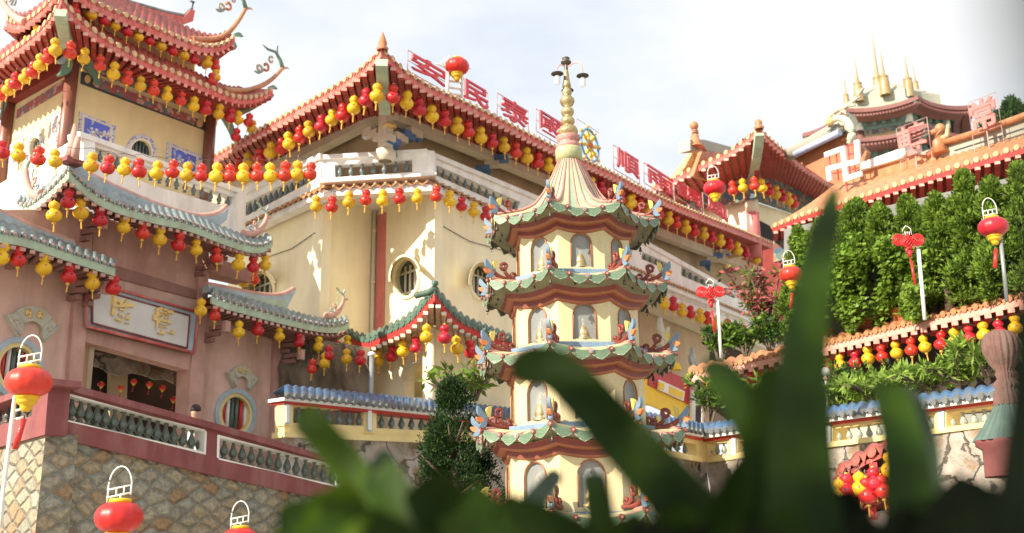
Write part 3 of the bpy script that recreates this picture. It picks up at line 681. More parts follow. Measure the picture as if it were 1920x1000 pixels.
    for f in range(8):
        a = A0 - 22.5 + 45 * f; d = pdir(a); c = PX + d * (re * .99 - .13) + UPV * (ze + .15)
        mb = MB(); mosaic_finial(mb, c, d, .98 * re / 1.1); mb.build('corner_finial', pag)
        mb = MB(); c = PX + d * (re * 1.0) + UPV * (ze + .015)
        mb.tube([c + UPV * .04, c - UPV * .03], .003, 'bronze', 5)
        mb.lathe([(.004, -.02), (.013, -.028), (.018, -.06), (.026, -.085), (.022, -.085), (.014, -.06), (.003, -.04)], c, 'bronze', 10)
        mb.tube([c - UPV * .05, c - UPV * .115], .003, 'bronze', 5); mb.ball(c - UPV * .12, .009, 'bronze', 6); mb.build('wind_bell', pag)
        mb = MB()
        for q in (1, 2):
            u = q / 3; dd = (pdir(a) * (1 - u) + pdir(a + 45) * u); c = PX + dd * (rw + (re - rw) * .72) + UPV * (ze + .0)
            mb.tube([c + UPV * .03, c - UPV * .035], .005, 'bronze', 5); mb.ball(c - UPV * .045, .013, 'bronze', 6, 1.5)
        mb.build('hanging_bulbs', pag)
mb = MB(); mb.prism([PX + pdir(A0 - 22.5 + 45 * q) * (geo[-1][0] * 1.02) + UPV * 0 for q in range(8)], UPV * max(.2, geo[-1][4]), 'cliff'); mb.build('base', pag)
# flared top roof with ribs
rw, re, ze, zc, zb = geo[0]; zr = zt(300); rt = 19 * pm(300)
NS = 16
def flare(s):
    tb = ((0, 1), (.06, .84), (.13, .66), (.24, .51), (.44, .38), (.74, .24), (1, rt / (re * .97)))
    for (a, x), (b, y) in zip(tb, tb[1:]):
        if s <= b + 1e-9: return re * .97 * (x + (y - x) * (s - a) / (b - a))
    return rt
mb = MB(); rows = []
for j in range(NS + 1):
    s_ = j / NS; z = ze + .045 + (zr - ze - .045) * s_; row = []
    for f in range(8):
        for q in range(8):
            u = q / 8; a = A0 - 22.5 + 45 * f + 45 * u; e_ = abs(2 * u - 1); rr = flare(s_)
            po = (pdir(A0 - 22.5 + 45 * f) * (1 - u) + pdir(A0 + 22.5 + 45 * f) * u) * (1 + .03 * e_ ** 3 * (1 - s_)); pr_ = pdir(a)
            row.append(PX + po.lerp(pr_, s_) * rr + UPV * (z + .1 * e_ ** 1.8 * (1 - s_) ** 2))
    rows.append(row)
mb.grid(rows, 'x', True, True, mfun=lambda a, b: 'mos_jade' if (b // 2) % 2 else 'mos_pale'); mb.build('spire_roof', pag)
mb = MB()
for f in range(32):
    u = (f % 4) / 4; a1 = A0 - 22.5 + 45 * (f // 4); e_ = abs(2 * u - 1); pth = []
    for j in range(NS + 1):
        s_ = j / NS; z = ze + .055 + (zr - ze - .045) * s_
        po = (pdir(a1) * (1 - u) + pdir(a1 + 45) * u) * (1 + .03 * e_ ** 3 * (1 - s_)); pr_ = pdir(a1 + 45 * u)
        pth.append(PX + po.lerp(pr_, s_) * flare(s_) + UPV * (z + .1 * e_ ** 1.8 * (1 - s_) ** 2))
    big = (f % 4 == 0)
    mb.tube(pth, [(.024 if big else .014) * (1 - .55 * j / NS) for j in range(NS + 1)], 'mos_pink', 6)
mb.build('roof_ribs', pag)
def L_(name, prof, m, n=24, mfun=None, rfun=None):
    mb = MB(); mb.lathe([(r * pm(y), zt(y)) for r, y in prof], PX, m, n, True, mfun, rfun); return mb.build(name, pag)
L_('collar_ring', [(19, 304), (25, 301), (25.5, 283), (24, 280), (18, 279)], 'mos_ring')
L_('lotus_collar', [(18, 281), (22, 278), (21, 272), (17, 268), (19, 266), (23, 258), (20, 256), (12, 255)], 'mos_pink', 24, None, lambda k, z: 1 + .06 * math.cos(k * 2 * math.pi * 12))
L_('gold_spire', [(10, 258), (14, 256), (18.5, 249), (18.5, 245), (15, 239), (7, 235.5), (10, 234), (13, 230), (13, 225), (9, 220), (6, 218.5), (10, 216), (12.5, 211), (12, 207), (8, 202), (6, 200), (11, 197), (14, 191), (13, 186), (8, 181), (6, 180), (8.5, 177), (9.5, 173), (7, 168), (4.5, 165.5), (8, 164), (8.2, 161), (6, 150), (4.5, 136), (3.6, 132)], 'gold_metal')
L_('spire_top', [(3.6, 136), (3.4, 122), (3.4, 120), (9.5, 119), (10, 116.5), (7, 114), (6, 111), (7.5, 110), (6, 108.5), (1, 107.5)], 'bronze')
for k, (a, ro, pyb) in enumerate([(-62, 17, 150), (58, 30, 160), (175, 16, 172)]):
    d = pdir(a); mb = MB(); R0 = ro * pm(140) / max(.35, abs(math.sin(R_(a)))) if k < 2 else 14 * pm(140)
    z0 = zt(126); z1 = zt(pyb - 10)
    mb.tube(smoothp([PX + UPV * z0 + d * .01, PX + d * R0 * .6 + UPV * (z0 + .035), PX + d * R0 + UPV * (z0 - .04), PX + d * R0 + UPV * z1]), .008, 'ridge_pink', 6)
    arm = mb.build('lamp_arm', pag)
    q = PX + d * R0 + UPV * z1
    mb = MB(); mb.lathe([(.012, .02), (.03, .012), (.085, -.01), (.088, -.018), (.03, -.01), (.03, -.045), (.022, -.045)], q, 'bronze', 18); mb.build('lamp_shade', arm)
    mb = MB(); mb.lathe([(.028, -.045), (.042, -.06), (.042, -.15), (.032, -.178), (.005, -.185)], q, 'lamp_glass', 14); mb.build('glass_jar', arm)
    mb = MB(); mb.lathe([(.008, -.05), (.02, -.08), (.02, -.12), (.004, -.14)], q, 'white', 8); mb.build('bulb', arm)

# ================================================================ PINK GATE HALL
WP = Wall(162, 616, 21, 30)
gate = thing('pink_gate_hall', 'weathered pink plaster hall with a white name plaque and round barred windows, at the left', 'hall', WP.at(300, 900).xy.to_3d())
mb = MB()
hole = [(159, 641), (359, 696), (352, 840), (148, 800)]
c1 = ell(WP, 33, 690, 33, 43, 0, 28); c2 = ell(WP, 443, 777, 29, 37, 0, 28)
slab(mb, WP, [(-110, 395), (150, 392), (372, 470), (376, 560), (520, 604), (516, 905), (-130, 820)], 'pink_pale', .35, 0, [hole, c1, c2]); mb.build('wall', gate)
for nm, pts, off in (('column', [(151, 392), (144, 525), (130, 690), (128, 760), (150, 766), (160, 640), (167, 560), (174, 398)], .12),
                     ('column', [(371, 455), (373, 560), (357, 700), (352, 815), (378, 822), (386, 640), (390, 560), (392, 470)], .12),
                     ('column', [(517, 604), (514, 690), (509, 880), (531, 888), (535, 690), (538, 612)], .12)):
    mb = MB(); slab(mb, WP, pts, 'pink', .45, off); mb.build(nm, gate)
mb = MB(); slab(mb, WP, [(160, 617), (361, 666), (359, 696), (159, 641)], 'pink', .3, .06); mb.build('lintel', gate)
mb = MB(); slab(mb, WP, [(174, 485), (372, 545), (372, 562), (174, 510)], 'pink_dark', .3, .05); mb.build('string_course', gate)
mb = MB(); slab(mb, WP, [(174, 402), (371, 464), (372, 545), (174, 485)], 'pink', .3, .02); mb.build('upper_panel', gate)
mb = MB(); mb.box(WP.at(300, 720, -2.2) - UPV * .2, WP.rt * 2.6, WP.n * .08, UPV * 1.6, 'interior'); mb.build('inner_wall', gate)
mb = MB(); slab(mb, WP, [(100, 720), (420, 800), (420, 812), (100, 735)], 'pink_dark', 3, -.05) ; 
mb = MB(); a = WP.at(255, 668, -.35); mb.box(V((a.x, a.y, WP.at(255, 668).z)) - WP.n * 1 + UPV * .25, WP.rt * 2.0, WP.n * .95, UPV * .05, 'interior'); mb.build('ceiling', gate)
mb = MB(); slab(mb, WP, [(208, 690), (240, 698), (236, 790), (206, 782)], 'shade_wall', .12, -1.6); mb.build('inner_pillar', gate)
mb = MB(); slab(mb, WP, [(150, 650), (352, 700), (352, 728), (330, 722), (312, 712), (290, 712), (270, 704), (250, 700), (225, 706), (205, 700), (190, 690), (165, 684)], 'cliff', .05, -1.2); mb.build('inner_canopy', gate)
for s_ in (-1, 1):
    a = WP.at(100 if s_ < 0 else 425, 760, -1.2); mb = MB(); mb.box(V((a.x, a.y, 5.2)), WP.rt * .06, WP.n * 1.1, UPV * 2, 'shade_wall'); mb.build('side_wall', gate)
def round_window(parent, W, cx, cy, rx, ry, m1, m2, bars=True, barcols=('baluster_green', 'silk_red', 'white_stone', 'baluster_green'), depth=.2):
    mb = MB(); ring(mb, ell(W, cx, cy, rx * 1.22, ry * 1.22, .05), ell(W, cx, cy, rx * 1.0, ry * 1.0, .05), m1, -W.n * .1); f = mb.build('window_frame', parent)
    mb = MB(); ring(mb, ell(W, cx, cy, rx * 1.01, ry * 1.01, .02), ell(W, cx, cy, rx * .82, ry * .82, .0), m2, -W.n * .12); mb.build('inner_ring', f)
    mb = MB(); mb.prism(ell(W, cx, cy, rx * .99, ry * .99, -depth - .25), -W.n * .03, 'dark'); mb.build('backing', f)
    if bars:
        mb = MB(); s0, zc_ = W.sz(cx, cy); s1, _ = W.sz(cx + rx, cy); _, z1 = W.sz(cx, cy - ry); rs = abs(s1 - s0); rz_ = abs(z1 - zc_)
        for q in range(7):
            u = -.75 + 1.5 * q / 6; hh = rz_ * math.sqrt(1 - u * u) * .98; p0 = W.P(s0 + u * rs, zc_ - hh, -depth + .05); p1 = W.P(s0 + u * rs, zc_ + hh, -depth + .05)
            mb.tube([p0, p1], rs * .085, barcols[q % len(barcols)], 8)
        mb.build('bars', f)
    return f
round_window(gate, WP, 33, 690, 40, 48, 'blue_frame', 'yellow_paint')
round_window(gate, WP, 443, 777, 32, 40, 'blue_frame', 'yellow_paint')
# plaque with two golden characters
pl = MB(); slab(pl, WP, [(163, 527), (372, 586), (364, 662), (163, 612)], 'blue_frame', .08, .22); pq = pl.build('plaque', gate, 'white plaque in a blue and red frame with two large golden characters')
mb = MB(); slab(mb, WP, [(174, 540), (356, 592), (351, 653), (173, 606)], 'plaque', .04, .25); mb.build('plaque_face', pq)
mb = MB()
for A_, B_ in (((163, 527), (372, 586)), ((372, 586), (364, 662)), ((364, 662), (163, 612)), ((163, 612), (163, 527))): mb.tube(pxp(WP, [A_, B_], .25), .035, 'red_pink', 6)
for A_, B_ in (((174, 540), (356, 592)), ((356, 592), (351, 653)), ((351, 653), (173, 606)), ((173, 606), (174, 540))): mb.tube(pxp(WP, [A_, B_], .26), .022, 'rail_red', 6)
mb.build('plaque_trim', pq)
for ch_, bx_ in (('路', (208, 556, 253, 612)), ('覺', (285, 572, 325, 635))):
    mb = MB(); glyph(mb, ch_, WP, *bx_, .26, .04, 'gold', .035, None, .25); mb.build('golden_character', pq)
# fan-shaped reliefs
def fan(cx, cy, s, chars, lab):
    pts = []; R1, R2 = 42 * s, 20 * s
    s0, z0 = WP.sz(cx, cy + 24 * s); k = mpp(cx, cy, 21.5)
    def Q(x, y, o_): return WP.P(s0 + x * k, z0 + y * k, o_)
    for a in range(150, 29, -8): pts.append((R1 * 1.08 * math.cos(R_(a)), R1 * math.sin(R_(a))))
    pts += [(54 * s, 14 * s), (27 * s, -17 * s), (20 * s, -10 * s)]
    for a in range(20, 161, 12): pts.append((R2 * math.cos(R_(a)), R2 * .85 * math.sin(R_(a)) - 2 * s))
    pts += [(-20 * s, -10 * s), (-27 * s, -17 * s), (-54 * s, 18 * s)]
    mb = MB(); mb.prism([Q(x, y, .1) for x, y in pts], -WP.n * .1, 'baluster_pale' if 0 else 'plaque_fan'); f = mb.build('fan_relief', gate, lab)
    for sg in (-1, 1):
        mb = MB(); mb.tube([Q(sg * 50 * s, 17 * s, .11), Q(sg * 24 * s, -14 * s, .11)], .025, 'plaque_fan', 6); mb.tube([Q(sg * 36 * s, 26 * s, .1), Q(sg * 15 * s, 6 * s, .1)], .015, 'plaque_fan', 6); mb.tube(curl_pts(Q(sg * 33 * s, 6 * s, .11), WP.rt, UPV, .09, .03, 0, 300), .014, 'plaque_fan', 5); mb.build('scroll', f)
    for ch, x, y in zip(chars, (-13 * s, 9 * s), (29 * s, 29 * s)):
        mb = MB()
        for st in ch: mb.tube([Q(x + a * s, y + b * s, .12) for a, b in st], .022, 'gold', 5)
        mb.build('golden_character', f)

fan(56, 596, .98, ([[(-4, 5), (-4, -6)], [(-1, 6), (-1, -5)], [(3, 5), (3, -6)], [(-5, 0), (4, 1)], [(0, -8), (8, -7)]], [[(-5, 2), (6, 4)], [(0, 7), (0, -6)], [(-5, -2), (6, -1)], [(-4, -6), (2, -2), (6, -6)]]), 'grey fan relief over the round window, at the far left')
fan(450, 697, .86, ([[(-4, 6), (-4, -4)], [(-4, 6), (3, 6), (3, -2)], [(-4, 1), (3, 2)], [(-4, -4), (3, -3), (7, -8)]], [[(-5, 0), (6, 3)], [(1, 8), (-1, 0)], [(-3, -1), (-3, -7), (3, -6), (3, 0)], [(3, 6), (5, 2)]]), 'grey fan relief over the round window beside the plaque')

def rel(W, pts, off): return pxp(W, pts, off)
# its three green-edged roofs
def green_roof(parent, W, Eo, To, Io, offE, offT, offI, sp=.2, fh=.2):
    eave(parent, rel(W, Eo, offE), rel(W, Io, offI), rel(W, To, offT), W.n, sp, 'tile_slate', 'tile_slate', 'jade', 'pink_dark', 'pink', 'red_dark', fh, .055, True, .02, 'ridge_pink', True, .07, .06)
# centre roof
Ec = [(130, 318), (146, 337), (182, 366), (221, 384), (300, 406), (350, 415), (420, 444), (472, 461), (500, 460), (512, 447)]
Tc = [(131, 296), (150, 320), (190, 350), (221, 366), (300, 390), (352, 401), (420, 428), (468, 446), (490, 446), (500, 436)]
Ic = [(150, 372), (165, 385), (200, 402), (240, 420), (300, 438), (350, 452), (371, 462), (385, 466), (392, 470), (396, 474)]
green_roof(gate, WP, Ec, Tc, Ic, 1.15, .75, 0.05)
WPl = thru(WP.at(130, 318, 1.15), -50)
El = [(130, 318), (104, 347), (73, 374), (47, 390), (32, 378)]; Tl = [(131, 296), (104, 330), (76, 357), (52, 374), (36, 366)]
Il = [(150, 372), (130, 385), (110, 395), (90, 402), (80, 405)]
eave(gate, pxp(WPl, El), pxp(WPl, Il, -1.0), pxp(WPl, Tl, -.35), WPl.n, .2, 'tile_slate', 'tile_slate', 'jade', 'pink_dark', 'pink', 'red_dark', .2, .055, True, .02, 'ridge_pink', True, .07, .06)
Er = [(-60, 428), (0, 440), (50, 447), (105, 468), (157, 485), (217, 505)]; Tr = [(-60, 402), (0, 416), (52, 432), (105, 451), (157, 468), (218, 490)]
Ir = [(-60, 452), (0, 470), (50, 488), (100, 503), (140, 515), (175, 528)]
green_roof(gate, WP, [(x, y - 4) for x, y in Er], Tr, Ir, 1.0, .6, .05)
E3 = [(398, 553), (415, 562), (488, 582), (558, 601), (614, 612), (640, 610), (655, 603)]; T3 = [(398, 540), (419, 550), (488, 567), (558, 588), (606, 600), (634, 598), (650, 592)]
I3 = [(378, 570), (392, 585), (440, 606), (500, 628), (525, 640), (560, 655), (590, 665)]
green_roof(gate, WP, E3, T3, I3, 1.0, .6, .05)
# pink and blue ridge crests above the tiles
def crest(parent, W, top, bot, off, m1='ridge_blue', m2='ridge_pink'):
    mb = MB(); a = smoothp(pxp(W, top, off)); b = smoothp(pxp(W, bot, off)); strip(mb, a, b, .22, W.n, m1); mb.tube([p - W.n * .1 + UPV * .03 for p in a], .075, m2, 8); mb.build('ridge_crest', parent)
crest(gate, WP, [(138, 292), (165, 324), (206, 346), (297, 385), (350, 402), (385, 408), (415, 402), (430, 388)], [(136, 306), (160, 342), (206, 364), (297, 396), (350, 410), (390, 424), (415, 422), (425, 412)], .72)
crest(gate, WP, [(-60, 372), (0, 396), (52, 422), (100, 440), (142, 456)], [(-60, 404), (0, 420), (52, 436), (100, 450), (142, 464)], .57)
crest(gate, WP, [(392, 535), (430, 542), (470, 551), (516, 557), (540, 553), (556, 543)], [(392, 548), (430, 556), (470, 566), (516, 574), (536, 582), (541, 572)], .57, 'ridge_blue')
mb = MB(); slab(mb, WP, [(440, 556), (540, 564), (536, 585), (500, 574)], 'jade', .1, .6); mb.build('ridge_panel', gate)
for W_, (x, y), u, s_ in ((WP, (486, 448), WP.rt, .62), (WPl, (52, 378), -WPl.rt, .75), (WP, (634, 598), WP.rt, .58)):
    mb = MB(); scroll_finial(mb, W_.at(x, y, .8 if W_ is WP else -.1), u, s_); mb.build('dragon_finial', gate)
mb = MB(); q = WP.at(133, 302, 1.0); mb.tube([q, q + UPV * .35, q + UPV * .8], [.14, .1, .03], 'ridge_pink', 8); mb.tube([q + WP.n * .1, q + WP.n * .15 + UPV * .5], [.1, .05], 'ridge_pink', 6); mb.box(q - UPV * .02, WP.rt * .2, WP.n * .15, UPV * .05, 'rail_red'); mb.build('corner_figure', gate)
# stepped brackets below the eaves
def bracket(parent, W, px, py, s=1., n=3, m='pink_dark'):
    mb = MB(); q = W.at(px, py, .1)
    for k in range(n): mb.box(q + W.n * (.22 * s * k * .9) + UPV * (.14 * s * k), W.rt * .06 * s, W.n * .25 * s, UPV * .05 * s, m)
    mb.box(q + W.n * (.22 * s * n) + UPV * (.14 * s * (n - 1)), W.rt * .08 * s, W.n * .06 * s, UPV * .13 * s, 'pink'); mb.build('bracket', parent)
for x, y in ((152, 450), (182, 415), (372, 515), (398, 500), (156, 572), (134, 560), (385, 640), (527, 690), (527, 660), (560, 700), (20, 500)): bracket(gate, WP, x, y)
mb = MB(); slab(mb, WP, [(392, 480), (470, 505), (470, 530), (392, 512)], 'pink_dark', .5, -.1); mb.build('roof_beam', gate)

# ================================================================ STONE RETAINING WALL WITH RED PARAPET
WS = Wall(90, 712, 15.5, 38); WL = thru(WS.at(90, 712), -48)
rw_ = thing('stone_retaining_wall', 'rubble stone retaining wall of tan blocks in grey mortar, topped by a dull red parapet, lower left', 'wall', WS.at(300, 980).xy.to_3d())
def vcol(W, x, y, zb=0.): p = W.at(x, y); return p
def down(W, ptsTop, m, th, z0, off=0.):
    mb = MB(); a = pxp(W, ptsTop, off); b = [V((p.x, p.y, z0)) for p in a]; strip(mb, a, b, th, W.n, m); return mb
mb = down(WS, [(86, 812), (219, 846), (401, 890), (598, 932), (675, 950)], 'stone_rubble', .5, 0); mb.build('stone_face', rw_)
mb = down(WL, [(86, 812), (0, 834), (-120, 868)], 'stone_rubble', .5, 0); mb.build('stone_face', rw_)
q0 = WS.at(88, 812); zt_ = q0.z; mb = MB()
rnq = random.Random(3)
zq = zt_
while zq > 0:
    h_ = rnq.uniform(.12, .3); wq = rnq.uniform(.28, .5); mb.box(V((q0.x, q0.y, zq - h_ / 2)) + WS.rt * (wq / 2 - .04) - WS.n * .1, WS.rt * wq / 2, WS.n * .14, UPV * (h_ / 2 - .012), 'quoin')
    wq = rnq.uniform(.25, .45); mb.box(V((q0.x, q0.y, zq - h_ / 2)) - WL.rt * (wq / 2 - .04) - WL.n * .1, WL.rt * wq / 2, WL.n * .142, UPV * (h_ / 2 - .012), 'quoin'); zq -= h_
mb.build('corner_stones', rw_)
mb = MB(); slab(mb, WS, [(92, 712), (412, 799), (627, 861), (672, 875), (668, 955), (598, 935), (401, 892), (219, 848), (84, 815)], 'rail_red', .34, .06, [[(108, 732), (388, 810), (386, 853), (104, 782)], [(408, 815), (651, 879), (651, 919), (407, 858)]]); mb.build('parapet', rw_)
mb = MB(); slab(mb, WL, [(-120, 790), (0, 748), (92, 712), (84, 815), (0, 838), (-120, 872)], 'rail_red', .34, .06, [[(-100, 794), (0, 762), (62, 742), (60, 780), (0, 797), (-100, 822)]]); mb.build('parapet', rw_)
mb = MB(); slab(mb, WS, [(88, 708), (412, 796), (627, 859), (674, 873), (674, 882), (627, 869), (412, 808), (88, 721)], 'rail_red', .5, .14); mb.build('coping', rw_)
mb = MB(); slab(mb, WL, [(-120, 786), (0, 744), (92, 709), (92, 721), (0, 756), (-120, 798)], 'rail_red', .5, .14); mb.build('coping', rw_)
for hl in ([(108, 732), (388, 810), (386, 853), (104, 782)], [(408, 815), (651, 879), (651, 919), (407, 858)]):
    mb = MB(); lp = pxp(WS, hl, .07)
    cx = sum((p for p in lp), V((0, 0, 0))) / 4; ring(mb, lp, [p.lerp(cx, .03) + UPV * (.035 if p.z < cx.z else -.035) for p in lp], 'white_stone', -WS.n * .3); mb.build('opening_trim', rw_)
balusters(rw_, WS, (112, 735), (384, 812), (108, 780), (382, 850), 17, 'baluster_green', -.12, 1.0)
balusters(rw_, WS, (412, 818), (648, 879), (411, 857), (648, 915), 14, 'baluster_green', -.12, 1.0)
balusters(rw_, WL, (-98, 796), (60, 744), (-98, 820), (58, 779), 9, 'baluster_green', -.12)

# ================================================================ WHITE TERRACE BALUSTRADE BEHIND THE PINK ROOF
WT = Wall(190, 270, 23, 30); WTl = thru(WT.at(156, 256), -50)
ter = thing('terrace_balustrade', 'white balustraded terrace wall running in front of the yellow tower', 'balustrade', WT.at(300, 420).xy.to_3d())
mb = MB(); slab(mb, WT, [(152, 250), (461, 362), (455, 500), (152, 420)], 'white_stone', .3, 0, [[(177, 275), (280, 313), (438, 370), (432, 390), (280, 346), (182, 302)]]); mb.build('wall', ter)
mb = MB(); slab(mb, WT, [(150, 246), (462, 358), (462, 367), (150, 256)], 'white_stone', .45, .08); mb.build('coping', ter)
mb = MB(); slab(mb, WTl, [(156, 250), (100, 285), (0, 345), (-120, 420), (-120, 520), (0, 440), (156, 420)], 'white_stone', .3, 0); mb.build('wall', ter)
balusters(ter, WT, (177, 276), (438, 370), (182, 302), (432, 389), 16, 'baluster_slate', -.12)
mb = MB(); slab(mb, WT, [(446, 362), (462, 366), (458, 470), (436, 462)], 'white_stone', .5, .15); mb.build('pillar', ter)
mb = MB(); q = WT.at(404, 318, -.2); mb.tube([q - UPV * .35, q, q + UPV * .25], [.07, .05, .01], 'blue_frame', 8); mb.build('spike', ter)

# ================================================================ YELLOW TOWER (upper left)
WY = Wall(138, 190, 24.5, 30); WYl = thru(WY.at(138, 190), -52)
tow = thing('yellow_tower', 'pale yellow tower with two tiers of upturned red roofs, in the upper left corner', 'tower', WY.at(250, 400).xy.to_3d())
mb = MB(); slab(mb, WY, [(138, 95), (398, 205), (392, 420), (120, 400)], 'tower_yellow', .3, 0, [ell(WY, 265, 286, 23, 27, 0, 24)]); mb.build('wall', tow)
mb = MB(); slab(mb, WYl, [(138, 95), (16, 190), (4, 400), (120, 400)], 'tower_yellow', .3, 0, [ell(WYl, 66, 282, 13, 29, 0, 24)]); mb.build('wall', tow)
def arch_window(W, cx, cy, rx, ry):
    mb = MB(); ring(mb, ell(W, cx, cy, rx * 1.25, ry * 1.25, .03), ell(W, cx, cy, rx * 1.0, ry * 1.0, .03), 'mosaic_rim', -W.n * .06); f = mb.build('window', tow)
    mb = MB(); ring(mb, ell(W, cx, cy, rx, ry, .01), ell(W, cx, cy, rx * .85, ry * .85, .01), 'cream', -W.n * .1); mb.build('window_rim', f)
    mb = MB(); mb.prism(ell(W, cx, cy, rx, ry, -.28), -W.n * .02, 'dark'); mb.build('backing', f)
    s0, zc_ = W.sz(cx, cy); s1, _ = W.sz(cx + rx, cy); _, z1 = W.sz(cx, cy - ry); mb = MB()
    for q in range(6):
        u = -.7 + 1.4 * q / 5; hh = abs(z1 - zc_) * math.sqrt(1 - u * u); mb.tube([W.P(s0 + u * abs(s1 - s0), zc_ - hh, -.15), W.P(s0 + u * abs(s1 - s0), zc_ + hh, -.15)], .035, 'baluster_slate', 7)
    mb.build('bars', f)
arch_window(WY, 265, 286, 23, 27); arch_window(WYl, 66, 282, 13, 29)
def tile_panel(W, pts, m, lab):
    mb = MB(); slab(mb, W, pts, 'mosaic_rim', .05, .03); p = mb.build('tile_panel', tow, lab)
    c = V((0, 0)); cx = sum(x for x, y in pts) / 4; cy = sum(y for x, y in pts) / 4
    mb = MB(); slab(mb, W, [(cx + (x - cx) * .86, cy + (y - cy) * .86) for x, y in pts], 'cream_beam', .03, .045); mb.build('panel_frame', p)
    mb = MB(); slab(mb, W, [(cx + (x - cx) * .70, cy + (y - cy) * .72) for x, y in pts], m, .03, .06); mb.build('panel_picture', p)
    mb = MB(); rn = random.Random(len(lab)); aa = W.at(cx - (pts[1][0] - pts[0][0]) * .28, cy - 3, .07); bb = W.at(cx + (pts[1][0] - pts[0][0]) * .28, cy + 6, .07)
    for k in range(5):
        p0 = aa.lerp(bb, k / 5); d = (W.rt * rn.uniform(.1, .5) + UPV * rn.uniform(-.25, .35)); mb.tube(smoothp([p0, p0 + d * .5 + UPV * .06, p0 + d]), .018, 'plaque', 5)
        for j in range(3): q = p0 + d * rn.random() + UPV * rn.uniform(-.1, .1); mb.ball(q, .045, 'ridge_pink' if rn.random() < .5 else 'white', 6, .7)
    mb.build('blossom_branch', p)
tile_panel(WY, [(150, 210), (217, 236), (214, 276), (147, 262)], 'blue_bloom', 'blue flower panel beside the corner column')
tile_panel(WY, [(314, 266), (378, 292), (374, 332), (311, 318)], 'blue_bloom', 'blue flower panel beyond the arched window')
tile_panel(WYl, [(94, 225), (118, 208), (112, 280), (90, 292)], 'pale_bloom', 'pale flower panel on the sunlit face beside the corner column')
tile_panel(WYl, [(18, 272), (44, 258), (38, 325), (14, 335)], 'pale_bloom', 'pale flower panel at the left of the sunlit face')
mb = MB(); slab(mb, WY, [(154, 134), (392, 232), (388, 246), (152, 157)], 'slate_line', .05, .03); fz = mb.build('frieze', tow)
mb = MB(); slab(mb, WY, [(176, 148), (178, 143), (362, 218), (368, 226), (364, 234), (180, 163), (174, 156)], 'frieze', .04, .05); mb.build('frieze_panel', fz)
mb = MB()
for cx_, cy_ in ((165, 148), (375, 231)): mb.prism(ell(WY, cx_, cy_, 6, 8, .05, 12), -WY.n * .02, 'ochre')
mb.build('medallion', fz)
mb = MB(); slab(mb, WYl, [(118, 150), (32, 206), (30, 222), (116, 170)], 'frieze', .05, .03); mb.build('frieze', tow)
for W_, x0, y0, x1, y1 in ((WY, 139, 100, 126, 420), (WY, 397, 200, 392, 420), (WYl, 22, 165, 6, 400)):
    mb = MB(); mb.tube([W_.at(x0, y0, .1), V((*W_.at(x0, y0, .1).xy, W_.at(x1, y1, .1).z))], .17, 'brown_column', 14); mb.build('column', tow)
mb = MB(); slab(mb, WY, [(150, 95), (410, 200), (408, 218), (150, 118)], 'painted_beam', .3, .25); mb.build('painted_beam', tow)
mb = MB(); slab(mb, WYl, [(128, 95), (16, 168), (14, 190), (128, 125)], 'red_dark', .3, .25); mb.build('painted_beam', tow)
for W_, x, y, sg in ((WY, 128, 120, -1), (WY, 152, 128, 1), (WY, 412, 232, 1), (WYl, 12, 195, -1)):
    mb = MB(); q = W_.at(x, y, .2); fin(mb, q + UPV * .35, W_.rt * sg, UPV, W_.n, -60, .8, .22, 'jade_deep', .12); fin(mb, q + UPV * .3, W_.rt * sg, UPV, W_.n, -35, .5, .16, 'ridge_blue', .1); mb.build('carved_bracket', tow)
OV = 1.35
E1 = [(116, -6), (130, 20), (170, 56), (208, 80), (250, 103), (300, 126), (345, 144), (400, 168), (445, 186), (484, 184), (512, 168)]
I1 = [(130, 88), (150, 105), (185, 118), (220, 132), (260, 148), (300, 165), (340, 182), (372, 196), (395, 206), (405, 212), (412, 216)]
WYe = WY.moved(OV); cor = WYe.at(116, -6)
T1 = pxp(WY, [(150, 20), (165, 40), (195, 60), (230, 78), (262, 92), (305, 112), (340, 126), (375, 142), (410, 158), (430, 166), (450, 165)], .5)
eave(tow, pxp(WYe, E1), pxp(WY, I1, .1), T1, WY.n, .25, fh=.2)
WYe2 = thru(cor, -52)
E1l = [(116, -6), (104, 22), (78, 55), (50, 78), (20, 99), (0, 114), (-40, 140), (-90, 168)]; I1l = [(130, 88), (118, 102), (100, 115), (80, 130), (55, 146), (30, 162), (0, 182), (-40, 208)]
T1l = [(112, -10), (96, 10), (74, 38), (48, 62), (20, 82), (0, 98), (-40, 124), (-90, 150)]
eave(tow, pxp(WYe2, E1l), pxp(WYe2, I1l, -OV), pxp(WYe2, T1l, -.8), WYe2.n, .25, fh=.2)
def hip(parent, pts, m='jade', wd=.14, name='hip_beam'):
    mb = MB(); P = smoothp(pts)
    for a, b in zip(P, P[1:]):
        d = b - a; sd_ = d.cross(UPV).normalized(); u2 = sd_.cross(d).normalized(); mb.box(a.lerp(b, .5), sd_ * wd, d * .51, u2 * .12, m, 'jade')
    mb.build(name, parent)
hip(tow, [cor - UPV * .45 + WYe.n * .02, WYe.at(119, 50, -.25), WYe.at(126, 88, -.9)])
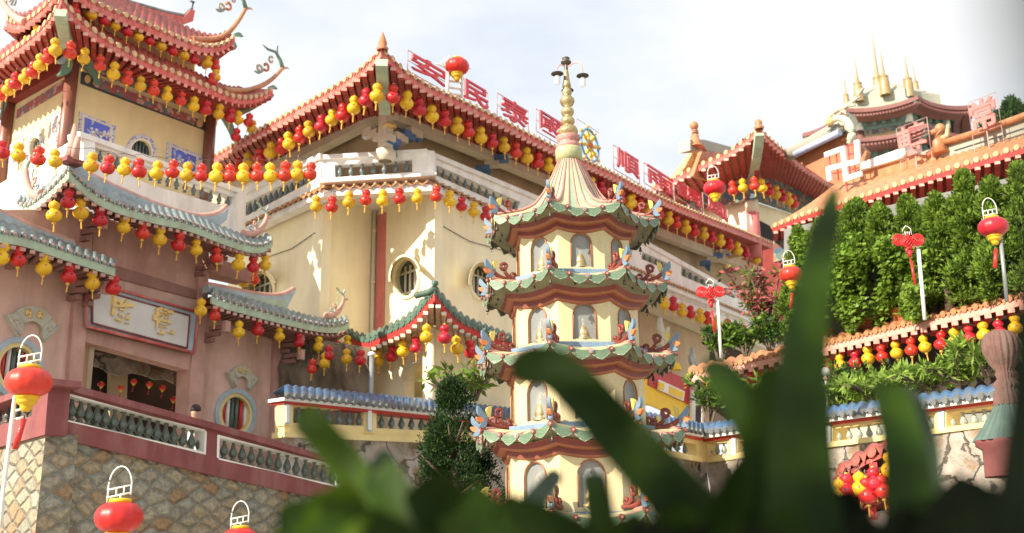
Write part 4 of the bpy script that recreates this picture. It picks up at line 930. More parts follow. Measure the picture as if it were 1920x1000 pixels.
# second tier
W2 = WY.moved(-.4)
mb = MB(); slab(mb, W2, [(150, -40), (365, 62), (365, 150), (150, 60)], 'ochre_wall', .3, 0); mb.build('upper_wall', tow)
E2 = [(120, -36), (150, -10), (172, 4), (225, 26), (280, 48), (330, 70), (372, 86), (404, 88), (428, 80), (441, 68)]
I2 = [(140, 0), (160, 20), (190, 38), (230, 58), (280, 80), (320, 96), (345, 108), (362, 116), (375, 122), (385, 128)]
T2 = [(150, -50), (180, -30), (200, -16), (235, 2), (285, 22), (335, 45), (372, 62), (398, 68), (415, 66), (425, 60)]
eave(tow, pxp(W2, E2, 1.3), pxp(W2, I2, .1), pxp(W2, T2, .5), WY.n, .25, fh=.22)
W2l = thru(W2.at(120, -36, 1.3), -52)
eave(tow, pxp(W2l, [(120, -36), (102, -8), (84, 14), (62, 32), (40, 44), (20, 42), (12, 34)]), pxp(W2l, [(140, 0), (130, 12), (120, 30), (100, 48), (80, 62), (60, 72), (40, 80)], -1.2), pxp(W2l, [(130, -40), (106, -22), (86, 0), (66, 16), (46, 28), (30, 26), (20, 20)], -.6), W2l.n, .25, fh=.22)
mb = MB(); slab(mb, W2l, [(140, -10), (40, 60), (36, 150), (140, 100)], 'ochre_wall', .3, -1.25); mb.build('upper_wall', tow)
mb = MB(); slab(mb, W2, [(196, -12), (250, 8), (310, 24), (345, 32), (358, 18), (366, 20), (362, 40), (340, 48), (300, 42), (240, 24), (196, 6)], 'red_pink', .25, .2); mb.tube(pxp(W2, [(196, -14), (250, 5), (310, 22), (345, 29), (360, 16), (363, 4), (356, 2)], .1), .05, 'tile_slate', 6); mb.build('top_ridge', tow)
for W_, pts, of in ((W2, [(360, 74), (398, 76), (425, 66), (446, 42), (461, 16)], .9), (WY, [(420, 170), (460, 172), (490, 162), (512, 148), (530, 128)], .9)):
    mb = MB(); P = smoothp(pxp(W_, pts, of)); mb.tube(P, [.11 - .06 * k / len(P) for k in range(len(P))], 'tile_orange', 8)
    tp = P[-1]; u = W_.rt
    fin(mb, tp - UPV * .05, u, UPV, W_.n, 15, .3, .07, 'ridge_pink', .04)
    mb.tube(smoothp([tp, tp - u * .25 + UPV * .45, tp - u * .75 + UPV * .35, tp - u * 1.1 + UPV * .42]), [.04] * 2 + [.03] * 20, 'tile_slate', 6) if 0 else mb.tube([tp, tp - u * .12 + UPV * .22, tp - u * .35 + UPV * .42, tp - u * .7 + UPV * .36, tp - u * .95 + UPV * .42], [.075, .065, .05, .04, .015], 'jade_deep', 6)
    fin(mb, tp - u * .25 + UPV * .38, u, UPV, W_.n, 80, .3, .06, 'tile_slate', .04)
    c_ = tp - u * .75 - UPV * .25
    mb.tube(curl_pts(c_, u, UPV, .16, .05, -120, 200), .042, 'terracotta', 6); mb.tube(curl_pts(c_ + u * .22 + UPV * .3, u, UPV, .13, .04, 60, 380), .04, 'plaque_fan', 6)
    mb.tube(curl_pts(c_ - u * .28 - UPV * .2, u, UPV, .14, .05, 0, 300), .042, 'plaque_fan', 6); fin(mb, c_ - UPV * .2 - u * .1, u, UPV, W_.n, 190, .4, .09, 'tile_slate', .04)
    mb.build('dragon_finial', tow)
    mb = MB(); e = P[int(len(P) * .55)]; fin(mb, e + u * .12 - UPV * .12, u, UPV, W_.n, 5, .38, .12, 'jade_deep', .08); mb.build('corner_spout', tow)
for W_, a, b, c_ in ((W2, (400, 95), (440, 84), (404, 122)), (WY, (470, 198), (508, 176), (424, 218))):
    hip(tow, [W_.at(*b, 1.2), W_.at(*a, .9), W_.at(*c_, .1)], 'jade_deep', .12)
mb = MB(); P = smoothp(pxp(W2l, [(48, 42), (28, 34), (14, 18), (4, 2)], 0)); mb.tube(P, [.12 - .05 * k / len(P) for k in range(len(P))], 'ridge_pink', 8)
c_ = P[-1] + W2l.rt * .45 - UPV * .1; mb.tube(curl_pts(c_, W2l.rt, UPV, .2, .06, 200, -120), .035, 'plaque_fan', 6); mb.tube(curl_pts(c_ + W2l.rt * .3 - UPV * .25, W2l.rt, UPV, .16, .05, 180, -90), .03, 'tile_slate', 6); mb.build('dragon_finial', tow)



# ================================================================ MAIN CREAM HALL
YM = 27.
BF = Wall(597, 300, YM, 98); BR = thru(BF.at(795, 283), 34); BLf = thru(BF.at(600, 297), -42)
hall = thing('cream_hall', 'big cream hall with a red eaved roof and white balustrades, behind the pagoda', 'hall', BF.at(700, 640).xy.to_3d())
def bal_wall(W, outer, holes, nb, m='baluster_slate', cop=None, th=.3):
    mb = MB(); slab(mb, W, outer, 'white_stone', th, 0, holes); mb.build('balustrade_wall', hall)
    for h_, n_ in zip(holes, nb): balusters(hall, W, h_[0], h_[1], h_[3], h_[2], n_, m, -.12)
    if cop: mb = MB(); slab(mb, W, cop, 'white_stone', th + .16, .09); mb.build('coping', hall)
bal_wall(BF, [(599, 293), (796, 282), (814, 283), (814, 336), (601, 350)], [[(627, 309), (773, 299), (773, 323), (628, 333)]], [7], cop=[(596, 291), (800, 279), (800, 286), (597, 299)])
bal_wall(BR, [(800, 283), (900, 326), (1215, 458), (1460, 596), (1458, 650), (1180, 527), (900, 392), (812, 345)], [[(812, 307), (976, 379), (969, 397), (811, 326)], [(993, 385), (1060, 414), (1056, 436), (991, 405)], [(1080, 424), (1186, 468), (1184, 484), (1078, 444)], [(1204, 472), (1258, 496), (1256, 509), (1203, 486)], [(1278, 499), (1380, 546), (1378, 560), (1277, 517)], [(1398, 556), (1446, 580), (1444, 595), (1396, 571)]], [12, 4, 7, 5, 9, 4],
         cop=[(797, 279), (900, 322), (1215, 453), (1462, 592), (1462, 600), (1215, 461), (900, 330), (797, 288)])
bal_wall(BLf, [(446, 366), (600, 293), (602, 348), (440, 428)], [[(453, 384), (591, 317), (592, 336), (455, 409)]], [14], cop=[(440, 360), (600, 287), (600, 297), (442, 372)])
# wavy tile trim under the balustrades
def wavy(parent, W, p0, p1, off, sp=.28, m='tile_orange', m2='white_stone', rows_=1, drop=.16, wid=.4, r=.055):
    a, b = W.at(*p0, off), W.at(*p1, off); Ln = (b - a).length; n = max(2, int(Ln / sp)); mb = MB(); rows = []
    for f in (0, 1):
        row = []
        for k in range(n * 4 + 1):
            q = a.lerp(b, k / (n * 4)); row.append(q + UPV * (r * math.sin(k * math.pi / 2) + f * drop) - W.n * (f * wid))
        rows.append(row)
    rows.append([p - UPV * .035 for p in rows[0]][:]); rows = [rows[1], rows[0], rows[2]]
    mb.grid(rows, m, True)
    for k in range(n): q = a.lerp(b, (k + .25) / n); mb.ball(q + UPV * r * .6, r * .85, 'tile_end', 6)
    mb.build('wavy_tiles', parent)
    mb = MB(); mb.box((a + b) / 2 - UPV * .12 - W.n * wid * .6, (b - a) / 2, W.n * wid * .4, UPV * .1, m2); mb.build('trim_moulding', parent)
wavy(hall, BF, (602, 353), (816, 341), .35)
wavy(hall, BR, (816, 341), (1010, 430), .3); wavy(hall, BR, (1010, 430), (1455, 612), .3)
wavy(hall, BLf, (437, 432), (602, 353), .3)
# cream walls under the terrace
pA = BF.at(602, 360, -.3); zT = BF.at(700, 352).z + .1; ZB = 3.0
W1 = thru(pA, -42)          # left part
W2c = thru(pA, 34); inner = W2c.at(703, 410)
W3c = thru(inner, -42); outer = W3c.at(815, 360); W4c = thru(outer, 34)
def vwall(parent, name, W, a, b, z0, z1, m, th=.3, holes=(), off=0.):
    """wall between the plane coordinates a and b"""
    mb = MB(); P = [W.P(a, z0, off), W.P(b, z0, off), W.P(b, z1, off), W.P(a, z1, off)]; mb.prism(P, -W.n * th, m, None, holes); return mb.build(name, parent)
vwall(hall, 'wall', W1, W1.sz(430, 500)[0], W1.sz(602, 500)[0], ZB, zT, 'cream', holes=[ell(W1, 486, 545, 26, 34, 0, 24)])
vwall(hall, 'wall', W2c, W2c.sz(602, 400)[0], (inner - W2c.p).dot(W2c.rt), ZB, zT, 'cream')
vwall(hall, 'wall', W3c, 0, (outer - W3c.p).dot(W3c.rt), ZB, zT, 'cream', holes=[ell(W3c, 759, 521, 24, 36, 0, 28)])
BRend = W4c.sz(1188, 640)[0]
vwall(hall, 'wall', W4c, 0, BRend, ZB, W4c.at(900, 391).z + .1, 'cream', holes=[ell(W4c, 905, 528, 21, 33, 0, 28)])
mb = MB(); a = BF.P(-.3, zT - .03, .45); mb.prism([BF.at(598, 354, .4).xy.to_3d() + UPV * zT, BF.at(818, 342, .4).xy.to_3d() + UPV * zT, outer.xy.to_3d() + UPV * zT, inner.xy.to_3d() + UPV * zT, pA.xy.to_3d() + UPV * zT], UPV * .08, 'white'); mb.build('platform_soffit', hall)
mb = MB(); slab(mb, W3c, [(708, 404), (722, 398), (718, 640), (702, 640)], 'pink_column', .1, .05); mb.build('red_stripe', hall)
mb = MB(); a_ = W3c.P(.12, zT - .05, .1); mb.tube([a_, V((a_.x, a_.y, ZB))], .06, 'cream_beam', 8)
for k in range(5): mb.tube([V((a_.x, a_.y, zT - .6 - k * 1.6)), V((a_.x, a_.y, zT - .7 - k * 1.6))], .08, 'cream_beam', 8)
mb.build('drain_pipe', hall)
mb = MB(); mb.tube([W4c.P(.3, zT - 1.1, .03), W4c.P(1.6, zT - 1.25, .04), W4c.P(3.4, zT - 1.12, .03), W4c.P(4.6, zT - 1.2, .03)], .012, 'rubber', 5); mb.tube([W1.P(-3.2, zT - 1.3, .03), W1.P(-1.5, zT - 1.38, .03), W1.P(-.2, zT - 1.2, .03)], .012, 'rubber', 5); mb.build('cable', hall)
def hooded_window(parent, W, cx, cy, rx, ry):
    mb = MB(); ring(mb, ell(W, cx, cy, rx * 1.12, ry * 1.1, .06), ell(W, cx, cy, rx * .95, ry * .95, .06), 'cream', -W.n * .1); f = mb.build('round_window', parent)
    mb = MB(); A = ell(W, cx, cy, rx * 1.25, ry * 1.2, .55, 14, 20, 190); B = ell(W, cx, cy, rx * 1.3, ry * 1.22, -.02, 14, 20, 190)
    A2 = ell(W, cx, cy, rx * 1.15, ry * 1.1, .55, 14, 20, 190); B2 = ell(W, cx, cy, rx * 1.18, ry * 1.12, -.02, 14, 20, 190)
    mb.grid([B, A, A2, B2], 'cream', False); mb.build('window_hood', f)
    mb = MB(); mb.prism(ell(W, cx, cy, rx * 1.0, ry * 1.0, -.27), -W.n * .02, 'glass'); mb.build('pane', f)
    mb = MB(); s0, z0 = W.sz(cx, cy); dx = abs(W.sz(cx + rx, cy)[0] - s0); dz = abs(W.sz(cx, cy - ry)[1] - z0)
    for u in (-.35, .02, .4, .85): mb.tube([W.P(s0 + u * dx, z0 - dz * .8, -.18), W.P(s0 + u * dx, z0 + dz * .7, -.18)], .035, 'window_metal', 6)
    for v in (-.7, .35): mb.tube([W.P(s0 - .7 * dx, z0 + v * dz, -.17), W.P(s0 + .95 * dx, z0 + v * dz, -.17)], .035, 'window_metal', 6)
    mb.build('glazing_bars', f)
hooded_window(hall, W3c, 759, 521, 24, 36); hooded_window(hall, W4c, 905, 528, 21, 33); hooded_window(hall, W1, 486, 545, 26, 34)
# upper storey set back behind the balustrade
WU = BR.moved(-1.6); WUl = thru(WU.at(722, 240), -42)
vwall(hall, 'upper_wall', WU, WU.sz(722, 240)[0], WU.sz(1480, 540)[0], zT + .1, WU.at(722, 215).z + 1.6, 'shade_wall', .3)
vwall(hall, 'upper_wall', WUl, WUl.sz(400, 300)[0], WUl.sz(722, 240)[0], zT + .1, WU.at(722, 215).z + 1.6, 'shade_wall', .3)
# main roof
WE = BR.moved(1.15); ce = WE.at(715, 96)
Em = [(715, 94), (727, 104), (738, 114), (756, 134), (785, 151), (804, 163), (840, 179), (912, 211), (993, 254), (1050, 282), (1143, 322), (1209, 358), (1300, 398), (1411, 441), (1475, 468)]
Im = [(728, 218), (734, 212), (742, 210), (760, 214), (790, 226), (820, 240), (880, 262), (960, 298), (1058, 338), (1100, 358), (1170, 392), (1234, 424), (1320, 458), (1400, 488), (1462, 512)]
def up_back(W, E, off_e, back, rise):
    c = W.at(*E[0], off_e); out = []
    for x, y in E:
        p = W.at(x, y, off_e); f = min(1, (p - c).xy.length / back); out.append(p - W.n * back * f + UPV * (rise * f))
    return out
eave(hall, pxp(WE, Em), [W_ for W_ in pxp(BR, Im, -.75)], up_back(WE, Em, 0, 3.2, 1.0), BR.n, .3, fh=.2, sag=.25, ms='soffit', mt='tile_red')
WEl = thru(ce, -42)
Eml = [(715, 94), (703, 106), (682, 127), (650, 150), (619, 169), (600, 180), (540, 215), (484, 246), (440, 272), (412, 288), (350, 322)]
Iml = [(728, 218), (705, 212), (680, 220), (650, 235), (620, 248), (600, 257), (550, 280), (500, 304), (460, 324), (430, 340), (380, 365)]
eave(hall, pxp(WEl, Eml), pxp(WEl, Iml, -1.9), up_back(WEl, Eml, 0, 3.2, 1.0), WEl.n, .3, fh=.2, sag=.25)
mb = MB(); slab(mb, BR, [(734, 203), (880, 262), (1058, 338), (1234, 424), (1462, 512), (1462, 528), (1234, 441), (1058, 356), (880, 280), (734, 222)], 'cream_beam', .35, -.7); mb.build('eave_beam', hall)
WB = thru(BR.at(728, 203, -.7), -42)
mb = MB(); slab(mb, WB, [(728, 203), (705, 202), (600, 254), (430, 340), (430, 362), (600, 276), (705, 222), (728, 222)], 'cream_beam', .35, 0); mb.build('eave_beam', hall)
hip(hall, [ce - UPV * .32 + WE.n * .02, WE.at(717, 150, -.35), WE.at(722, 210, -1.1)], 'jade', .15)
mb = MB(); q = WE.at(717, 94); mb.lathe([(.14, -.02), (.16, .04), (.1, .1), (.12, .18), (.07, .34), (.01, .5)], q, 'terracotta', 10); mb.build('corner_finial', hall)
mb = MB(); q = BR.at(724, 222, -.8); mb.box(q - UPV * .3, BR.rt * .15, BR.n * .15, UPV * .7, 'cream_beam'); mb.lathe([(.2, -1.3), (.3, -1.2), (.3, -1.0), (.15, -.9)], q, 'cream_beam', 8); mb.build('corner_post', hall)
def carved(parent, q, u, s, m1='cream_beam', m2='blue_paint', blue=True):
    """projecting carved bracket arm with rosette"""
    mb = MB(); n_ = UPV.cross(u)
    for k in range(4): mb.box(q + u * (.26 * k * s) + UPV * (.15 * k * s), u * .2 * s, n_ * .13 * s, UPV * .09 * s, m2 if (blue and k % 2 == 0) else m1)
    mb.ball(q + u * (.95 * s) + UPV * .42 * s, .13 * s, 'white' if not blue else m2, 8)
    for k in range(3):
        fin(mb, q + u * .1 * k * s - UPV * .02 * s, u, UPV, n_, -40 - 25 * k, .32 * s, .14 * s, 'jade_deep' if blue and k % 2 else m2, .08 * s)
    mb.build('carved_bracket', parent)
    mb = MB(); mb.lathe([(.02, 0), (.15 * s, .02), (.15 * s, .1), (.02, .12)], q + UPV * .3 * s - u * .05, 'gold', 12); mb.build('rosette', parent)
qb = BR.at(726, 262, -.7); carved(hall, qb, -WB.rt * 1., 1.1, blue=False, m2='cream_beam'); carved(hall, qb + BR.rt * .15, BR.rt, 1.25)
for x, y in ((905, 318), (1322, 494)): carved(hall, BR.at(x, y, -1.1), (BR.n + BR.rt * .6).normalized(), 1.15)
# lower right wing, below the long balcony
W5 = BR.moved(-.9)
mb = MB(); slab(mb, BR, [(1180, 527), (1458, 650), (1458, 664), (1180, 541)], 'cream_beam', 1.2, -.02); mb.build('balcony_slab', hall)
wg = W5
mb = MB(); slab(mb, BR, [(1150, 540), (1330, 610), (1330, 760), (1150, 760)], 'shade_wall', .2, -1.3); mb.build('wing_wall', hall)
mb = MB(); slab(mb, BR, [(1290, 560), (1560, 660), (1560, 860), (1290, 820)], 'interior', .2, -3.5); mb.build('wing_recess', hall)  # dark sheet whose colour stands in for the shade of the recess
for pts, m, nm in (([(1203, 690), (1292, 742), (1290, 790), (1203, 752)], 'yellow_bright', 'yellow_panel'), ([(1218, 680), (1298, 716), (1296, 760), (1216, 722)], 'red', 'red_lintel')):
    mb = MB(); slab(mb, wg, pts, m, .12, 1.0 if m == 'yellow_bright' else 1.05); mb.build(nm, hall)
mb = MB(); slab(mb, wg, [(1236, 712), (1284, 734), (1282, 752), (1234, 730)], 'white', .05, 1.12); p_ = mb.build('window_panel', hall)
mb = MB(); slab(mb, wg, [(1256, 724), (1282, 736), (1280, 748), (1255, 737)], 'yellow_bright', .04, 1.15); mb.build('window_light', p_)
mb = MB(); slab(mb, wg, [(1236, 716), (1246, 720), (1245, 732), (1235, 728)], 'yellow_bright', .04, 1.15); mb.build('window_light', p_)
for x, y0, y1 in ((1300, 690, 792), (1322, 720, 800)):
    mb = MB(); mb.tube([wg.at(x, y0, 1.2), wg.at(x - 2, y1, 1.2)], .12, 'white', 10); mb.build('white_post', hall)
mb = MB(); slab(mb, wg, [(1190, 556), (1200, 560), (1196, 700), (1186, 700)], 'brown_column', .3, 1.1); mb.build('brown_post', hall)
mb = MB(); q = wg.at(1250, 650, 1.5); fin(mb, q, BR.rt, UPV, BR.n, 100, 1.1, .4, 'plaque_fan', .12); fin(mb, q, BR.rt, UPV, BR.n, 60, .8, .3, 'plaque_fan', .12); fin(mb, q - UPV * .1, BR.rt, UPV, BR.n, 130, .8, .3, 'plaque_fan', .12); mb.build('white_finial', hall)
mb = MB(); q = wg.at(1305, 690, 1.5); fin(mb, q, BR.rt, UPV, BR.n, 95, .8, .3, 'baluster_pale', .12); fin(mb, q, BR.rt, UPV, BR.n, 130, .7, .25, 'baluster_pale', .12); mb.build('white_finial', hall)
mb = MB(); mb.lathe([(.02, .3), (.12, .26), (.2, .1), (.2, 0)], wg.at(1268, 694, 1.4), 'yellow_bright', 12); mb.build('yellow_cap', hall)

# ================================================================ SMALL PORCH ROOF WITH A RAISED CORNER
YG = 24.5
GR = Wall(815, 560, YG, 34); GL = thru(GR.at(815, 545), -42)
porch = thing('porch', 'cream porch with a peaked red eave and an arched doorway, left of the pagoda', 'porch', GR.at(815, 760).xy.to_3d())
Eg = [(815, 548), (826, 562), (842, 583), (861, 602), (900, 620), (958, 640), (1010, 662)]; Ig = [(815, 610), (830, 622), (850, 634), (875, 644), (905, 655), (958, 672), (1010, 692)]
kw = dict(sp=.26, mt='tile_green', me='tile_green', mf='red', mr='soffit_pale', mre='cream_beam', ms='soffit_pale', fh=.22, capr=.085, sag=.05)
eave(porch, pxp(GR, Eg), pxp(GR, Ig, -.9), pxp(GR, [(815, 537), (830, 554), (848, 576), (868, 594), (905, 610), (958, 630), (1010, 652)], -.3), GR.n, **kw)
Egl = [(815, 548), (800, 566), (782, 590), (765, 606), (740, 618), (712, 630), (689, 642), (668, 636), (650, 622)]; Igl = [(815, 610), (800, 622), (785, 634), (765, 642), (740, 650), (712, 656), (695, 660), (675, 660), (655, 655)]
eave(porch, pxp(GL, Egl), pxp(GL, Igl, -.9), pxp(GL, [(815, 537), (797, 556), (778, 580), (760, 596), (736, 608), (710, 620), (688, 631), (666, 626), (648, 612)], -.3), GL.n, **kw)
mb = MB(); mb.tube(smoothp([GR.at(815, 548) - GR.n * .6, GR.at(815, 545), GR.at(815, 537) + UPV * .12]), .09, 'tile_green', 8); mb.build('corner_ridge', porch)
PWl = thru(GR.at(810, 640, -.9), -42); PWr = thru(GR.at(810, 640, -.9), 34)
ar = [PWl.at(760, 745), PWl.at(802, 745)] + ell(PWl, 781, 712, 21, 32, 0, 14, 0, 180)
vwall(porch, 'wall', PWl, PWl.sz(690, 700)[0], 0, 3, PWl.at(800, 615).z, 'cream', .3, [ar])
vwall(porch, 'wall', PWr, 0, PWr.sz(1010, 700)[0], 3, PWr.at(815, 615).z - .1, 'cream', .3)
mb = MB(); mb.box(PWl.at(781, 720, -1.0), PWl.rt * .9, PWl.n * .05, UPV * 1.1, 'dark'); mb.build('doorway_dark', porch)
mb = MB(); ring(mb, ell(PWl, 781, 712, 25, 37, .04, 18, 0, 180), ell(PWl, 781, 712, 21, 32, .04, 18, 0, 180), 'cream_beam', -PWl.n * .06) ; mb.build('arch_moulding', porch)
mb = MB(); mb.tube([GR.at(808, 618, -.75), V((*GR.at(808, 618, -.75).xy, 3.5))], .12, 'cream', 12); mb.build('corner_column', porch)
gab = thing('small_gable', 'tiny dark red pointed gable peeking over the pink hall roof', 'gable', GL.at(588, 600, -2).xy.to_3d())
mb = MB(); strip(mb, pxp(GL, [(566, 598), (575, 575), (587, 550), (600, 575), (612, 598)], -2), pxp(GL, [(572, 602), (579, 584), (587, 566), (596, 584), (606, 602)], -2), 1.4, GL.n, 'red'); mb.build('gable_edge', gab)
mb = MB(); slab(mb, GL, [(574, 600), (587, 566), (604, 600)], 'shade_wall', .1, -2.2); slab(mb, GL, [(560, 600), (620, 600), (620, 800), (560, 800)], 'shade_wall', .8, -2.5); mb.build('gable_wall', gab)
mb = MB()
for x, y in ((568, 590), (573, 577), (579, 563), (586, 549), (593, 562), (600, 576), (607, 590)): mb.ball(GL.at(x, y - 2, -2), .1, 'tile_green', 6)
mb.build('gable_tiles', gab)

# ================================================================ BLUE-TILED BALUSTRADES
def blue_balustrade(name, lab, segs):
    W0 = segs[0]['W']; t = thing(name, lab, 'balustrade', W0.at(*segs[0]['base'][1]).xy.to_3d(), None)
    for s in segs:
        W = s['W']; (x0, y0), (x1, y1) = s['top']; th = s.get('t', 20)
        a = W.at(x0, y0 + th, .28); b = W.at(x1, y1 + th, .28); a2 = W.at(x0, y0, -.1); b2 = W.at(x1, y1, -.1)
        n = int((b - a).length / .21); mb = MB(); K = 4; rows = []
        for v in range(4):
            rows.append([a.lerp(b, k / (n * K)).lerp(a2.lerp(b2, k / (n * K)), v / 3) + UPV * (.05 * (0, .75, 1, .75)[k % K]) for k in range(n * K + 1)])
        rows.append([p - W.n * .5 - UPV * .15 for p in rows[-1]]); mb.grid(rows, 'x', True, mfun=lambda i, j: 'tile_blue' if i >= 1 else 'tile_grey')
        mb.build('tiles', t)
        mb = MB()
        for k in range(n): q = a.lerp(b, (k + .5) / n) + UPV * .02; mb.prism([q + W.n * .02 + (W.rt * math.cos(R_(45 * j)) + UPV * math.sin(R_(45 * j))) * .055 for j in range(8)], -W.n * .06, 'tile_grey')
        mb.build('tile_ends', t)
        def band(d0, d1, m, off, nm):
            mb = MB(); slab(mb, W, [(x0, y0 + th + d0), (x1, y1 + th + d0), (x1, y1 + th + d1), (x0, y0 + th + d1)], m, .3 + off, off); mb.build(nm, t)
        sc = s.get('s', 1.)
        band(1, 7 * sc, 'white', .22, 'white_moulding'); band(7 * sc, 13 * sc, 'red', .14, 'red_band')
        mb = MB(); slab(mb, W, [(x0, y0 + th + 12 * sc), (x1, y1 + th + 12 * sc)] + s['base'][::-1], 'yellow_paint', .3, .06, s['holes']); mb.build('body', t)
        for h_, n_ in zip(s['holes'], s['n']): balusters(t, W, h_[0], h_[1], h_[3], h_[2], n_, s.get('m', 'baluster_slate'), -.06, 1.05)
        for x, y, w_, h2 in s['posts']:
            mb = MB(); P = [(x - w_, y - h2), (x + w_, y - h2), (x + w_, y + h2), (x - w_, y + h2)]; slab(mb, W, P, 'yellow_paint', .25, .10); po = mb.build('post', t)
            mb = MB(); lp = [(x - w_ * .62, y - h2 * .8), (x - w_ * .3, y - h2 * .88), (x + w_ * .3, y - h2 * .88), (x + w_ * .62, y - h2 * .8), (x + w_ * .62, y + h2 * .8), (x + w_ * .3, y + h2 * .88), (x - w_ * .3, y + h2 * .88), (x - w_ * .62, y + h2 * .8)]
            slab(mb, W, lp, 'blue_frame', .04, .13); slab(mb, W, [((px - x) * .72 + x, (py - y) * .86 + y) for px, py in lp], 'white', .04, .145); mb.build('post_panel', po)
        mb = MB(); (bx0, by0), (bx1, by1) = s['base']; slab(mb, W, [(bx0, by0 - 5), (bx1, by1 - 5), (bx1, by1 + 5), (bx0, by0 + 5)], 'yellow_paint', .4, .14); mb.build('base_moulding', t)
    return t
WBl = Wall(535, 745, 21.5, 37)
blue_balustrade('blue_tiled_balustrade', 'yellow balustrade with blue tile coping between the pink hall and the pagoda', [dict(W=WBl, top=((533, 724), (970, 768)), t=20, base=[(533, 815), (970, 832)],
    holes=[[(550, 762), (682, 772), (682, 799), (550, 793)], [(706, 774), (930, 787), (930, 814), (706, 803)]], n=[7, 12], posts=[(540, 776, 7, 22), (694, 788, 8, 24), (942, 802, 8, 22)])])
WBr1 = Wall(1315, 800, 21, 32); WBr2 = thru(WBr1.at(1318, 800), -26)
blue_balustrade('blue_tiled_balustrade', 'yellow balustrade with blue tile coping that bends forward, right of the pagoda', [
    dict(W=WBr1, top=((1195, 772), (1319, 797)), t=16, base=[(1195, 842), (1319, 862)], holes=[[(1204, 810), (1306, 834), (1306, 855), (1204, 834)]], n=[7], posts=[]),
    dict(W=WBr2, top=((1317, 797), (1900, 720)), t=18, base=[(1317, 864), (1900, 790)], holes=[[(1326, 833), (1364, 829), (1364, 851), (1326, 855)], [(1386, 827), (1540, 807), (1540, 832), (1386, 849)], [(1564, 804), (1752, 778), (1752, 808), (1564, 829)], [(1776, 775), (1898, 758), (1898, 790), (1776, 805)]],
         n=[3, 9, 10, 6], posts=[(1375, 839, 8, 20), (1552, 817, 9, 21), (1764, 790, 10, 23)], m='baluster_pale', s=1.05)])
# rock faces below them
def cliff(name, lab, pts0, pts1, m, seed, amp=.35, nx=40, nz=24):
    rn = random.Random(seed); rows = []
    ph = [rn.uniform(0, 6) for _ in range(6)]
    for j in range(nz + 1):
        row = []
        for i in range(nx + 1):
            p = pts0[0].lerp(pts0[1], i / nx).lerp(pts1[0].lerp(pts1[1], i / nx), j / nz)
            d = amp * (math.sin(p.x * 2.1 + ph[0]) * math.cos(p.z * 2.3 + ph[1]) * .6 + math.sin(p.x * 5.3 + p.z * 4.1 + ph[2]) * .3 + rn.uniform(-.22, .22))
            row.append(p + V((0, -d if 0 < j else 0, 0)))
        rows.append(row)
    mb = MB(); mb.grid(rows, m, True); o = mb.build(name, None, None, None, rows[-1][nx // 2]); tag(o, lab, 'rock face'); return o
a, b = WBl.at(528, 818, .1), WBl.at(1000, 836, .1)
cliff('rock_face', 'pale rock face below the blue tiled balustrade, left of the pagoda', (a, b), (V((a.x, a.y - .6, 0)), V((b.x, b.y - .6, 0))), 'cliff', 4)
a, b = WBr1.at(1190, 845, .1), WBr1.at(1325, 866, .1); c_ = WBr2.at(1900, 793, .1)
cliff('rock_face', 'pale rock face right of the pagoda, below the bend of the balustrade', (a, b), (V((a.x, a.y - .6, 0)), V((b.x, b.y - .6, 0))), 'cliff', 5)
cliff('rock_face', 'rock face on the right under the forward running balustrade', (b, c_), (V((b.x, b.y - .6, 0)), V((c_.x, c_.y - .6, 0))), 'cliff', 6)
a, b = aty(528, 626, 26), aty(694, 652, 26.4)
cliff('rock_face', 'dark brown rock seen under the pink hall eave', (a, b), (V((a.x, a.y, 2)), V((b.x, b.y, 2))), 'rock_dark', 8, .45, 30, 22)
po = thing('grey_pipe', 'grey standpipe with a white cap rising behind the left blue tiled balustrade', 'pipe', WBl.at(695, 800, -.6).xy.to_3d())
mb = MB(); t_ = WBl.at(697, 668, -.6); mb.tube([t_, V((t_.x, t_.y, 4))], .06, 'pipe', 10); mb.build('pipe_shaft', po); mb = MB(); mb.lathe([(.06, 0), (.1, .02), (.09, .08), (.01, .12)], t_, 'white', 10); mb.build('cap', po)

# ================================================================ RIGHT-HAND HALLS
WV = Wall(1425, 240, 42, 37); WVl = thru(WV.at(1424, 242), -40)
pav = thing('red_pavilion', 'red eaved pavilion with a pink column and green hip beam, right of the roof signs', 'pavilion', WV.at(1430, 440, -2).xy.to_3d())
Ev = [(1424, 242), (1440, 258), (1460, 276), (1485, 295), (1510, 312), (1540, 330), (1580, 358), (1625, 390)]; Iv = [(1424, 345), (1432, 335), (1450, 336), (1475, 346), (1505, 362), (1530, 376), (1560, 394), (1600, 420)]
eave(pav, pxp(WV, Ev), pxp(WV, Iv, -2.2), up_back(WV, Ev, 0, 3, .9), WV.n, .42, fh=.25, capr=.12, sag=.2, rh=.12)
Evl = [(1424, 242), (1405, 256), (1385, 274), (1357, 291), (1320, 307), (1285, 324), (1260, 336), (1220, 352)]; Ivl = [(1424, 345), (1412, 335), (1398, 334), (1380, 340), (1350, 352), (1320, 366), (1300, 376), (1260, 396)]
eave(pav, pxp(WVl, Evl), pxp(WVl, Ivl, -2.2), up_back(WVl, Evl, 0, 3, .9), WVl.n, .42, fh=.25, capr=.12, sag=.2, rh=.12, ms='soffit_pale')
hip(pav, [WV.at(1424, 252, .05), WV.at(1420, 290, -.4), WV.at(1414, 318, -1.2), WV.at(1408, 350, -1.9)], 'jade', .2)
mb = MB(); q = WV.at(1423, 241); mb.lathe([(.2, -.05), (.24, .05), (.12, .15), (.18, .25), (.14, .36), (.02, .45)], q, 'tile_orange', 8); mb.build('corner_finial', pav)
mb = MB(); slab(mb, WV, [(1418, 318), (1640, 405), (1640, 450), (1418, 372)], 'painted_beam', .3, -2.0); mb.build('painted_beam', pav)
